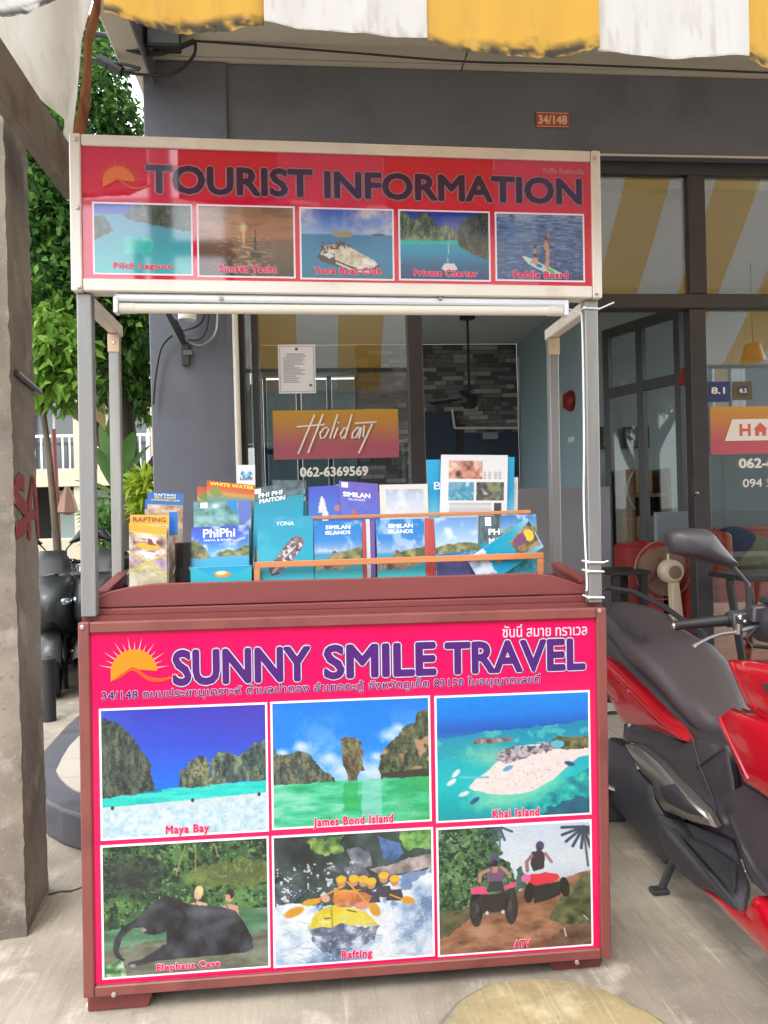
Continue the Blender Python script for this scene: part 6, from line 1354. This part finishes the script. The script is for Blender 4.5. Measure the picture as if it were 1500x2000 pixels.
# two-tier wooden rack
rack = empty('brochure_rack', bw(0.85, 0.16, ZF), 'two tier orange brown wooden brochure rack on the counter', 'rack')
def rbar(name, px, y, th, hgt):
    P = [bw(bl(u,v,y)[0], y, bl(u,v,y)[1]) for u, v in px]; mk(name, MB().prism(P, B_Y*th), M_pine, rack, bevel=0.0015)
yR = 0.082
rbar('front_rail', ((497,1098),(1062,1079),(1062,1091),(497,1110)), yR, 0.010, 0)
rbar('end_post', ((496,1110.5),(508,1110),(508,1150),(496,1150)), yR, 0.010, 0); rbar('end_post', ((1050,1092),(1062,1091.5),(1062,1130),(1050,1130)), yR, 0.010, 0)
yB = 0.155
rbar('rear_rail', ((608,1008),(1037,996),(1037,1003),(608,1015)), yB, 0.008, 0)
xa, xb = bl(497,1100,yR)[0], bl(1062,1085,yR)[0]
for x0 in (xa, xb-0.012):
    P = [bw(x0,y,z) for y, z in ((yR+0.011,ZF),(0.26,ZF),(0.26,ZF+0.16),(yB+0.009,ZF+0.16),(yB-0.004,ZF+0.10),(yR+0.011,ZF+0.06))]; mk('side_panel', MB().prism(P, B_X*0.012), M_pine, rack)
P = [bw(x,y,ZF) for x, y in ((xa+0.0125,yR+0.011),(xb-0.0125,yR+0.011),(xb-0.0125,0.26),(xa+0.0125,0.26))]; mk('bottom_board', MB().prism(P, B_Z*0.008), M_pine, rack)
P = [bw(x,y,ZF+0.085) for x, y in ((xa+0.0125,yB-0.004),(xb-0.0125,yB-0.004),(xb-0.0125,0.26),(xa+0.0125,0.26))]; mk('upper_board', MB().prism(P, B_Z*0.008), M_pine, rack)
Z1, Z2 = ZF+0.009, ZF+0.094
# front tier
leaflet('booklet', 'turquoise booklet with motor boat seen from above', 'booklet', 502, 611, 1010, 1007, 0.098, Z1, c_yona(), [('YONA',(.34,.085,.66,.15),M_tw,.0)], 0.03, thick=0.006)
leaflet('booklet', 'blue SIMILAN ISLANDS booklet beside the turquoise boat booklet', 'booklet', 613, 706, 1018, 1016, 0.100, Z1, c_sim(), [('SIMILAN',(.24,.08,.76,.15),M_tw,.02),('ISLANDS',(.24,.18,.76,.245),M_tw,.02)], 0.03, thick=0.008)
leaflet('booklet', 'blue SIMILAN ISLANDS booklet before red spines', 'booklet', 735, 828, 1015, 1013, 0.100, Z1, c_sim(3), [('SIMILAN',(.24,.08,.76,.15),M_tw,.02),('ISLANDS',(.24,.18,.76,.245),M_tw,.02)], 0.03, thick=0.008)
def spine(ul, ur, v, y, c, label):
    cv = Cv(5,20); cv.fill(c); cv.tex(np.ones_like(cv.X)*.3,[tuple(.7*q for q in c),c],4,3); leaflet('booklet', label, 'booklet', ul, ur, v, v, y, Z1, cv, (), 0.03)
spine(707,713,1018,.101,(206,66,62),'thin red spined booklet beside the first SIMILAN ISLANDS booklet'); spine(714,722,1014,.110,(232,230,238),'white booklet edge next to the thin red spine'); spine(723,731,1017,.112,(120,90,170),'purple booklet edge between the two SIMILAN ISLANDS booklets')
for q, (a_, b_) in enumerate(((829,834.5),(835,840.5),(841,847))): spine(a_, b_, 1012+q, .101+.002*q, (210-8*q,70,66), ('first','second','third')[q]+' red spined booklet counted from the SIMILAN ISLANDS cover')
leaflet('booklet', 'booklet with pale sky over a green island', 'booklet', 849, 932, 1012, 1010, 0.102, Z1, c_island(), (), 0.03, thick=0.006)
leaflet('booklet', 'dark teal booklet headed PHI MAI in the front row', 'booklet', 934, 976, 1007, 1006, 0.112, Z1, c_dark(), [('PH',(.44,.22,.96,.32),M_tw,.03),('MA',(.44,.37,.98,.47),M_tw,.03)], 0.03, blocks=[((.30,.03,.58,.17),M_tw)])
leaflet('leaflet', 'blue green island leaflet at the end of the front row', 'leaflet', 970, 1047, 1007, 1004, 0.118, Z1, c_green(), (), 0.03)
# tilted leaflet
tl_, tr2, bl_ = [bw(bl(u,v,yy)[0],yy,bl(u,v,yy)[1]) for u,v,yy in ((1030,1012,.104),(1062,1068,.104),(912,1092,.096))]
rt_ = empty('leaflet', bl_, 'leaflet with snorkelling woman lying aslant in the rack', 'leaflet')
ex_, ez_ = tr2-tl_, tl_-bl_; nn = np.cross(ex_, ez_); nn /= np.linalg.norm(nn); nn = nn if nn @ B_Y < 0 else -nn
picture('cover', c_snork(), rt_, bl_, ex_, ez_, M_leafp, thick=-nn*0.002)
# rear tier
leaflet('leaflet', 'dark and turquoise PHI PHI MAITON leaflet tilted in the rack', 'leaflet', 498, 594, 953, 937, 0.165, Z2, c_dark(), [('PHI PHI',(.08,.20,.56,.34),M_tw,.03),('MAITON',(.10,.38,.62,.52),M_tw,.03)], 0.03, skew=-0.012, blocks=[((.0,.05,.12,.20),M_tw)], vb=1008)
leaflet('leaflet', 'dark leaflet partly hidden behind the tilted PHI PHI MAITON one', 'leaflet', 532, 598, 937, 938, 0.19, Z2, c_dark(), [('HI',(.7,.24,.95,.38),M_tw,.03),('ON',(.7,.44,.97,.58),M_tw,.03)], 0.03, vb=1008)
leaflet('leaflet', 'blue leaflet with white shrine tower in the back row', 'leaflet', 602, 668, 951, 947, 0.175, Z2, c_tower(), (), 0.03)
leaflet('leaflet', 'purple SIMILAN leaflet with square white mark in the back row', 'leaflet', 662, 738, 939, 945, 0.168, Z2, c_purple(), [('SIMILAN',(.08,.34,.78,.50),M_tw,.03),('ISLANDS',(.22,.54,.64,.61),M_tw,.0)], 0.03, skew=0.012, blocks=[((.06,.04,.22,.20),M_tw)])
leaflet('leaflet', 'purple leaflet edge behind the SIMILAN leaflet', 'leaflet', 655, 700, 946, 946, 0.18, Z2, c_purple(), (), 0.03, blocks=[((.05,.02,.25,.2),M_tw)])
leaflet('card', 'cream framed card with pale cloudy sky picture', 'card', 741, 835, 947, 945, 0.168, Z2, c_card(), (), 0.03, thick=0.004)
leaflet('booklet', 'tall cyan booklet lettered BA behind the white magazine', 'booklet', 833, 880, 898, 897, 0.185, Z2, c_cyan(), [('BA',(.28,.42,.98,.56),M_tw,.0)], 0.03, skew=0.0)
leaflet('booklet', 'bright blue booklet showing behind the right edge of the magazine', 'booklet', 960, 1005, 892, 893, 0.185, Z2, c_cyan(), (), 0.03, skew=-0.022)
leaflet('booklet', 'pale booklet edge lowest at the right of the magazine', 'booklet', 975, 1012, 932, 932, 0.19, Z2, c_card(), (), 0.03, skew=-0.018)
leaflet('magazine', 'white magazine page with three holiday photographs', 'magazine', 862, 992, 888, 889, 0.168, Z2, c_mag(), (), 0.03, skew=-0.02, thick=0.006)
# ================================================================== scooters
XC = 1.46
M_red = mat('red scooter paint', S(172,12,30), 0.16, coat=1.0, var=0.03); M_mblk = mat('matt black plastic', S(62,56,61), 0.38, var=0.08, vs=9, bump=0.05, bs=140)
M_seat = mat('seat vinyl', S(74,66,69), 0.48, var=0.06, vs=5, bump=0.10, bs=160); M_gblk = mat('dark grey plastic', S(56,54,58), 0.42, var=0.08, vs=9)
M_silv = mat('brushed silver trim', S(176,172,166), 0.22, 0.85, var=0.08, vs=6); M_tyre = mat('tyre rubber', S(36,35,36), 0.8, var=0.1, vs=20, bump=0.2, bs=60)
M_chr = mat('polished metal', S(206,204,200), 0.18, 0.95); M_tail = mat('red lens', S(150,14,18), 0.15); M_gold = mat('pale plate', S(206,190,150), 0.5)
M_mirr = mat('mirror glass', S(200,206,210), 0.03, 1.0); M_mat = mat('foot board rubber', S(70,68,74), 0.7, var=0.12, vs=30, bump=0.5, bs=220)
sc1 = empty('scooter', (XC, 2.55, 0), 'red and black scooter parked beside the booth facing the street', 'scooter')
def pillow(name, yz, X, bulge, thick, m_, both=True, parent=None, smooth=42):
    """side panel: outline in the (y, z) plane at lateral X, swelling outwards (towards -x), mirrored on the other side"""
    A = np.array(yz, float); c = A.mean(0); dense = []
    n = len(A)
    for i in range(n):
        for t in (0, 0.5): dense.append(A[i]*(1-t)+A[(i+1) % n]*t)
    D = np.array(dense)
    for s in ((-1, 1) if both else (-1,)):
        def P(q, dx): x = X+dx; x = x if s < 0 else 2*XC-x; return [(x, y, z) for y, z in q]
        rings = [P(c+(D-c)*0.97, thick), P(D, 0.25*thick), P(c+(D-c)*0.965, -0.25*bulge), P(c+(D-c)*0.80, -0.75*bulge), P(c+(D-c)*0.45, -bulge), P(c+(D-c)*0.05, -bulge*1.02)]
        mk(name, MB().loft(rings), m_, parent or sc1, smooth=smooth)
def YZ(px, X): return [tuple(pX(u, v, X)[1:]) for u, v in px]
def sect(y, hw, zt, zb, n=16, p=2.6, cx=XC):
    out = []
    for k in range(n):
        a_ = 2*math.pi*k/n; ca, sa = math.cos(a_), math.sin(a_)
        out.append((cx+hw*math.copysign(abs(ca)**(2/p), ca), y, (zt+zb)/2+(zt-zb)/2*math.copysign(abs(sa)**(2/p), sa)))
    return out
# seat, body core
mk('seat', MB().loft([sect(y,hw,zt,zb,20,3.0) for y,hw,zt,zb in ((2.56,.06,.63,.54),(2.60,.10,.66,.52),(2.70,.135,.735,.60),(2.82,.155,.80,.66),(2.95,.165,.845,.70),(3.08,.165,.855,.72),(3.18,.155,.875,.74),(3.30,.145,.925,.78),(3.45,.135,.935,.80),(3.60,.115,.93,.82),(3.68,.06,.915,.84))]), M_seat, sc1, smooth=50)
mk('body_core', MB().loft([sect(y,hw,zt,zb,16,3.4) for y,hw,zt,zb in ((1.98,.12,.86,.36),(2.12,.125,.74,.26),(2.28,.125,.62,.22),(2.45,.135,.59,.22),(2.60,.16,.60,.24),(2.80,.17,.68,.28),(3.00,.17,.73,.36),(3.25,.15,.79,.50),(3.50,.12,.83,.66),(3.66,.07,.85,.74))]), M_mblk, sc1, smooth=50)
pillow('rear_panel', YZ(((1125,1262),(1160,1272),(1190,1290),(1205,1304),(1250,1349),(1289,1391),(1323,1424),(1339,1449),(1304,1436),(1250,1418),(1217,1412),(1199,1376),(1170,1330),(1130,1300)),1.275), 1.275, 0.022, 0.04, M_red)
pillow('side_cover', YZ(((1217,1413),(1260,1421),(1304,1437),(1339,1450),(1352,1440),(1415,1456),(1428,1520),(1438,1600),(1432,1640),(1395,1624),(1323,1530),(1245,1455),(1215,1440)),1.30), 1.30, 0.014, 0.03, M_mblk)
pillow('side_trim', YZ(((1220,1452),(1245,1454),(1286,1487),(1323,1529),(1382,1589),(1396,1617),(1355,1607),(1298,1583),(1281,1556),(1277,1529),(1257,1512),(1235,1478)),1.255), 1.255, 0.016, 0.03, M_silv)
pillow('trim_inlay', YZ(((1286,1531),(1316,1531),(1346,1566),(1372,1594),(1346,1589),(1304,1568),(1292,1550)),1.243), 1.241, 0.004, 0.01, M_gblk)
pillow('engine_cover', YZ(((1188,1440),(1224,1458),(1258,1516),(1277,1534),(1283,1562),(1300,1590),(1318,1640),(1322,1672),(1300,1690),(1258,1640),(1215,1592),(1188,1560)),1.30), 1.30, 0.02, 0.06, M_gblk)
pillow('footboard_edge', YZ(((1280,1590),(1330,1646),(1390,1718),(1449,1789),(1400,1750),(1364,1735),(1330,1703),(1300,1668),(1286,1630)),1.222), 1.222, 0.010, 0.03, M_gblk)
for s in (0, 1):
    P = [pX(u,v,X) for u,v,X in ((1283,1590,1.225),(1449,1786,1.225),(1466,1728,1.30),(1432,1640,1.335),(1396,1626,1.335),(1340,1606,1.31))]
    if s: P = [np.array([2*XC-p[0],p[1],p[2]]) for p in P]
    mk('footboard', MB().prism(P, (0,0,-0.03)), M_mat, sc1, bevel=0.006)
    P = [pX(u,v,X) for u,v,X in ((1330,1632,1.232),(1432,1748,1.232),(1437,1735,1.245),(1437,1690,1.27),(1420,1672,1.29),(1352,1634,1.27))]
    if s: P = [np.array([2*XC-p[0],p[1],p[2]]) for p in P]
    mk('foot_mat', MB().prism([p+np.array([0,0,0.002]) for p in P], (0,0,0.004)), M_tyre, sc1, bevel=0.002)
pillow('lower_fairing', [(2.385,.158),(2.27,.184),(2.125,.200),(2.06,.285),(2.02,.290),(1.93,.262),(1.72,.33),(1.60,.26),(1.72,.17),(2.00,.150)], 1.225, 0.018, 0.04, M_red)
pillow('leg_shield', YZ(((1416,1552),(1455,1530),(1488,1549),(1560,1600),(1580,1760),(1500,1750),(1470,1722),(1442,1640)),1.27), 1.27, 0.03, 0.05, M_mblk)
pillow('shield_flare', YZ(((1424,1590),(1436,1620),(1452,1665),(1470,1722),(1500,1752),(1500,1735),(1478,1700),(1446,1640)),1.235), 1.235, 0.006, 0.03, M_gblk)
pillow('front_side_panel', YZ(((1400,1404),(1412,1392),(1424,1383),(1490,1407),(1560,1440),(1640,1530),(1640,1660),(1560,1600),(1487,1548),(1455,1527),(1428,1465)),1.225), 1.225, 0.02, 0.05, M_red)
pillow('front_upper_panel', YZ(((1421,1289),(1460,1290),(1496,1296),(1580,1310),(1640,1340),(1640,1480),(1560,1440),(1490,1407),(1460,1380),(1440,1335)),1.25), 1.25, 0.022, 0.05, M_red)
pillow('vent_insert', YZ(((1488,1333),(1520,1340),(1530,1372),(1505,1364)),1.228), 1.226, 0.003, 0.01, M_gblk)
# nose between the side panels
mk('nose', MB().loft([sect(y,hw,zt,zb,16,3.0) for y,hw,zt,zb in ((1.42,.06,.78,.62),(1.50,.13,.86,.56),(1.62,.19,.95,.48),(1.80,.22,.98,.42),(2.00,.21,.95,.40),(2.10,.16,.90,.42))]), M_red, sc1, smooth=50)
for s in (-1, 1): mk('headlight', MB().ball((XC+s*0.09,1.50,0.76), 0.06, 14, 9, (1.1,0.8,0.6)), M_mirr, sc1, smooth=60)
mk('windscreen', MB().loft([[(XC-w,y,z),(XC-w*0.5,y-0.03,z),(XC+w*0.5,y-0.03,z),(XC+w,y,z),(XC+w,y+0.006,z),(XC-w,y+0.006,z)] for w,y,z in ((.15,1.70,.97),(.14,1.78,1.07),(.09,1.86,1.15))]), M_gblk, sc1, smooth=50)
# handlebar with grips, levers, mirrors
yh = 2.30
bar_z = float(pY(1420,1210,yh)[2])
g0, g1 = pY(1316,1222,yh+0.02), pY(1420,1211,yh)
def both(f):
    for s in (-1, 1): f((lambda p: (p[0], p[1], p[2])) if s < 0 else (lambda p: (2*XC-p[0], p[1], p[2])))
def tube2(name, pts, r, m_, n=10, **k): both(lambda t: mk(name, MB().tube([t(p) for p in pts], r, n), m_, sc1, smooth=1, **k))
tube2('grip', [g0, g0+(g1-g0)*0.04, g0+(g1-g0)*0.1, g0+(g1-g0)*0.5, g1], [0.012,0.0165,0.0150,0.0165,0.0185], M_blk, 14)
tube2('bar_end', [g0-(g1-g0)*0.035, g0], [0.010,0.0125], M_chr)
tube2('grip_flange', [g1, g1+(g1-g0)*0.035], 0.024, M_blk, 16)
sw0, sw1 = g1+(g1-g0)*0.04, pY(1480,1205,yh)
both(lambda t: mk('switch_box', MB().loft([[t((p[0], p[1]+dy, p[2]+dz)) for dy,dz in ((-.026,-.024),(.024,-.024),(.024,.026),(-.026,.022))] for p in (sw0, sw1)]), M_gblk, sc1, bevel=0.006, smooth=1))
lv = [pY(u,v,yh-0.035) for u,v in ((1354,1264),(1362,1258),(1385,1246),(1408,1238),(1440,1234),(1480,1222))]
tube2('brake_lever', lv, [0.0085,0.0055,0.0055,0.006,0.007,0.008], M_steel, 8)
mk('handlebar_cover', MB().loft([[(XC+dx*w, y, z) for dx, y, z in ((-1,yh-.05,bar_z-.05),(1,yh-.05,bar_z-.05),(1,yh+.05,bar_z-.05),(1,yh+.06,bar_z+.035),(1,yh-.06,bar_z+.045),(-1,yh-.06,bar_z+.045),(-1,yh+.06,bar_z+.035),(-1,yh+.05,bar_z-.05))] for w in (0.999,)] + []) if False else MB().loft([sect(y,hw,zt,zb,14,3) for y,hw,zt,zb in ((2.08,.07,bar_z+.03,bar_z-.06),(2.18,.09,bar_z+.055,bar_z-.075),(2.30,.09,bar_z+.05,bar_z-.08),(2.36,.07,bar_z+.03,bar_z-.06))]), M_gblk, sc1, smooth=50)
mk('speedometer', MB().prism([(XC-.07,2.17,bar_z+.056),(XC+.07,2.17,bar_z+.056),(XC+.07,2.28,bar_z+.052),(XC-.07,2.28,bar_z+.052)], (0,0,0.02)), M_mirr, sc1, bevel=0.005)
mk('steering_column', MB().tube([(XC,2.24,bar_z-.05),(XC,2.02,.80)], 0.05, 12), M_gblk, sc1, smooth=1)
both(lambda t: mk('brake_reservoir', MB().loft([[t((p[0]+dx,p[1]+dy,p[2])) for dx,dy in ((-.03,-.028),(.035,-.028),(.035,.026),(-.03,.026))] for p in (pY(1480,1215,2.27),pY(1480,1182,2.27))]), M_gblk, sc1, bevel=0.006, smooth=1))
for dx, dz, r in ((.02,.010,.009),(.035,-.004,.007)): both(lambda t: mk('switch_button', MB().ball(t((sw0[0]+dx, yh-.028, bar_z+dz)), r, 8, 6), M_chr, sc1, smooth=1))
tube2('brake_hose', [pY(1480,1225,2.24), pY(1455,1248,2.22), pY(1470,1262,2.20), pY(1520,1266,2.2)], .006, M_blk, 8)
both(lambda t: mk('lever_pivot', MB().tube([t(pY(1442,1238,2.262)), t(pY(1442,1218,2.262))], .012, 10), M_chr, sc1, smooth=1))
# mirror shells (their backs face the street)
mp = [(1297,1042),(1309,1034),(1340,1031),(1374,1033),(1387,1042),(1402,1062),(1424,1088),(1438,1103),(1428,1111),(1404,1106),(1372,1096),(1335,1087),(1308,1080),(1301,1064)]
mc = np.mean([pY(u,v,2.34) for u,v in mp], 0)
def mirror(t):
    O = [pY(u,v,2.34) for u,v in mp]; rings = []
    for k, dy in ((0.90,0.012),(1.0,0.0),(0.985,-0.02),(0.86,-0.042),(0.55,-0.056),(0.08,-0.062)): rings.append([t(mc+(p-mc)*k+np.array([0,dy,0])) for p in O])
    m_ = mk('mirror', MB().loft(rings), M_gblk, sc1, smooth=48)
    mk('mirror_glass', MB().prism([t(mc+(p-mc)*0.86+np.array([0,0.0125,0])) for p in O], (0,0.002,0)), M_mirr, m_)
both(mirror)
tube2('mirror_stalk', [pY(u,v,2.31) for u,v in ((1418,1098),(1432,1108),(1447,1124),(1458,1137),(1463,1150),(1465,1188))], [.010,.008,.0065,.0065,.007,.009], M_gblk, 10)
tube2('stalk_boot', [pY(1464,1146,2.31), pY(1466,1185,2.31)], [0.012,0.0145], M_blk, 12)
# seams, badges and bolts on the near and far flanks
def seam(name, px, X, r, m_):
    P = [pX(u,v,X) for u,v in px]; tube2(name, P, r, m_, 5)
seam('panel_crease', ((1200,1318),(1240,1358),(1290,1408),(1330,1442)), 1.252, .0035, M_red)
seam('panel_crease', ((1406,1402),(1432,1460),(1462,1522)), 1.208, .005, M_red)
seam('panel_crease', ((1428,1294),(1450,1340),(1478,1385)), 1.233, .004, M_red)
seam('cover_seam', ((1352,1442),(1368,1500),(1392,1560),(1402,1612)), 1.284, .003, M_gblk)
seam('cover_seam', ((1360,1500),(1390,1478),(1414,1462)), 1.284, .0025, M_gblk)
for u, v, X in ((1378,1650,1.30),(1457,1702,1.262),(1228,1350,1.250)):
    p_ = pX(u, v, X); both(lambda t: mk('bolt', MB().ball(t(p_), .006, 8, 6), M_steel, sc1, smooth=1))
# grab rail, tail lamp, plate
rl = [pX(1345,1216,1.36), pX(1300,1190,1.36), pX(1258,1168,1.36)]
tube2('grab_rail', [(1.33,2.98,.86),(1.32,3.15,.885),(1.325,3.35,.93),(1.36,3.60,.975),(1.46,3.70,.99)], [.010,.012,.013,.013,.013], M_gblk, 10)
mk('tail_lamp', MB().box(XC-.08, XC+.08, 3.66, 3.71, .79, .86), M_tail, sc1, bevel=0.012, seg=2)
mk('rear_fender', MB().loft([[(XC+dx,y,z) for dx in (-.06,.06)]+[(XC+dx,y+.008,z-.006) for dx in (.06,-.06)] for y,z in ((3.50,.72),(3.62,.58),(3.70,.42))]), M_gblk, sc1)
mk('number_plate', MB().box(XC-.10, XC+.10, 3.715, 3.72, .44, .58), M_gold, sc1)
# wheels
def wheel(yc, zc, r, w):
    t_ = MB(); n = 36; prof = [(r-.075,-w*.36),(r-.03,-w*.5),(r-.008,-w*.34),(r,0),(r-.008,w*.34),(r-.03,w*.5),(r-.075,w*.36)]
    rings = [[(XC+x, yc+q*math.cos(2*math.pi*k/n), zc+q*math.sin(2*math.pi*k/n)) for k in range(n)] for q, x in prof]
    t_.loft(rings+[rings[0]], caps=False); ty = mk('wheel', t_, M_tyre, sc1, smooth=50)
    rm = MB(); prof = [(r-.095,-w*.30),(r-.073,-w*.38),(r-.073,w*.38),(r-.095,w*.30)]; rings = [[(XC+x, yc+q*math.cos(2*math.pi*k/n), zc+q*math.sin(2*math.pi*k/n)) for k in range(n)] for q, x in prof]
    rm.loft(rings+[rings[0]], caps=False); mk('rim', rm, M_gblk, ty, smooth=40)
    for k in range(5):
        a_ = 2*math.pi*k/5+.3; e = np.array([0,math.cos(a_),math.sin(a_)]); c = np.array([XC,yc,zc]); mk('spoke', MB().tube([c+e*.03,c+e*(r-.088)], [.022,.014], 6), M_gblk, ty)
    mk('hub', MB().lathe([(.045,-.06),(.045,.06)], (XC,yc,zc), (1,0,0), 16), M_gblk, ty, smooth=1); mk('brake_disc', MB().lathe([(.11,-.064),(.11,-.060),(.075,-.0605)], (XC,yc,zc), (1,0,0), 28), M_steel, ty, smooth=1)
wheel(3.00, .262, .262, .13); wheel(1.62, .262, .262, .11)
for s in (-1, 1): mk('fork_leg', MB().tube([(XC+s*.085,1.62,.262),(XC+s*.085,1.80,.66)], .02, 10), M_gblk, sc1, smooth=1)
mk('front_fender', MB().loft([[(XC+dx,1.62+.285*math.cos(a_),.262+.285*math.sin(a_)+dz) for dx,dz in ((-.075,-.03),(-.05,.0),(.05,.0),(.075,-.03),(.05,-.012),(-.05,-.012))] for a_ in np.linspace(R(20),R(165),12)]), M_red, sc1, smooth=50)
tube2('shock_absorber', [(1.31,2.98,.33),(1.33,3.22,.68)], .026, M_steel, 12)
tube2('passenger_peg', [pX(1175,1533,1.26), pX(1210,1545,1.30)], [.014,.012], M_chr, 10)
# stand
stp_ = pZ(1290,1745,0.0)
both(lambda t: mk('stand_leg', MB().tube([t((1.30,2.60,.24)), t((1.262,2.625,.14)), t((stp_[0]+.006,stp_[1],.02))], [.016,.014,.014], 8), M_gblk, sc1, smooth=1))
both(lambda t: mk('stand_foot', MB().prism([t((stp_[0]+dx,stp_[1]+dy,.001)) for dx,dy in ((-.035,-.02),(.028,-.02),(.028,.025),(-.035,.025))], (0,0,.018)), M_gblk, sc1, bevel=0.004))
mk('centre_stand_bar', MB().tube([(1.30,2.60,.22),(2*XC-1.30,2.60,.22)], .014, 8), M_gblk, sc1)

# dark motorbikes parked in the yard: copies of the same build in black
M_bk1 = mat('black bike paint', S(30,31,33), 0.4, coat=0.15); M_bk2 = mat('charcoal bike paint', S(44,44,48), 0.4, coat=0.15); M_bkp = mat('black bike plastic', S(34,33,35), 0.45); M_rimp = mat('purple rim tape', S(96,76,150), 0.4)
def bike(x, y, phi, body, label, rim=None):
    c = copy_tree(sc1); c.location = (x, y, 0); c.rotation_euler = (0, 0, phi); c['label'] = label; c['category'] = 'motorbike'; c['group'] = 'dark motorbikes parked in the yard'
    for ch in list(c.children):
        for o in [ch]+list(ch.children):
            if not o.material_slots: continue
            m0 = o.material_slots[0].material
            new = rim if rim and o.name.startswith('rim') else (body if m0 == M_red else (M_bkp if m0 in (M_mblk, M_gblk, M_seat, M_mat) else None))
            if new: o.material_slots[0].link = 'OBJECT'; o.material_slots[0].material = new
    return c
bike(-2.28, 7.22, R(14), M_bk1, 'black motorbike with purple wheel rim between the pole and booth', M_rimp)
bike(-1.62, 7.35, R(-8), M_bk2, 'charcoal motorbike seen between the left booth posts')
bike(-3.05, 7.7, R(10), M_bk1, 'black motorbike beyond the one with purple wheel rim')
bo = pZ(97,1408,0.0)
blr = empty('bollard', bo, 'short black steel post standing by the purple rimmed motorbike', 'bollard')
mk('post', MB().tube([(bo[0],bo[1],0),(bo[0],bo[1],.42)], .045, 14), M_blk, blr, smooth=1); mk('cap', MB().lathe([(.052,.42),(.052,.435),(.02,.45)], (bo[0],bo[1],0), (0,0,1), 14), M_blk, blr, smooth=1)
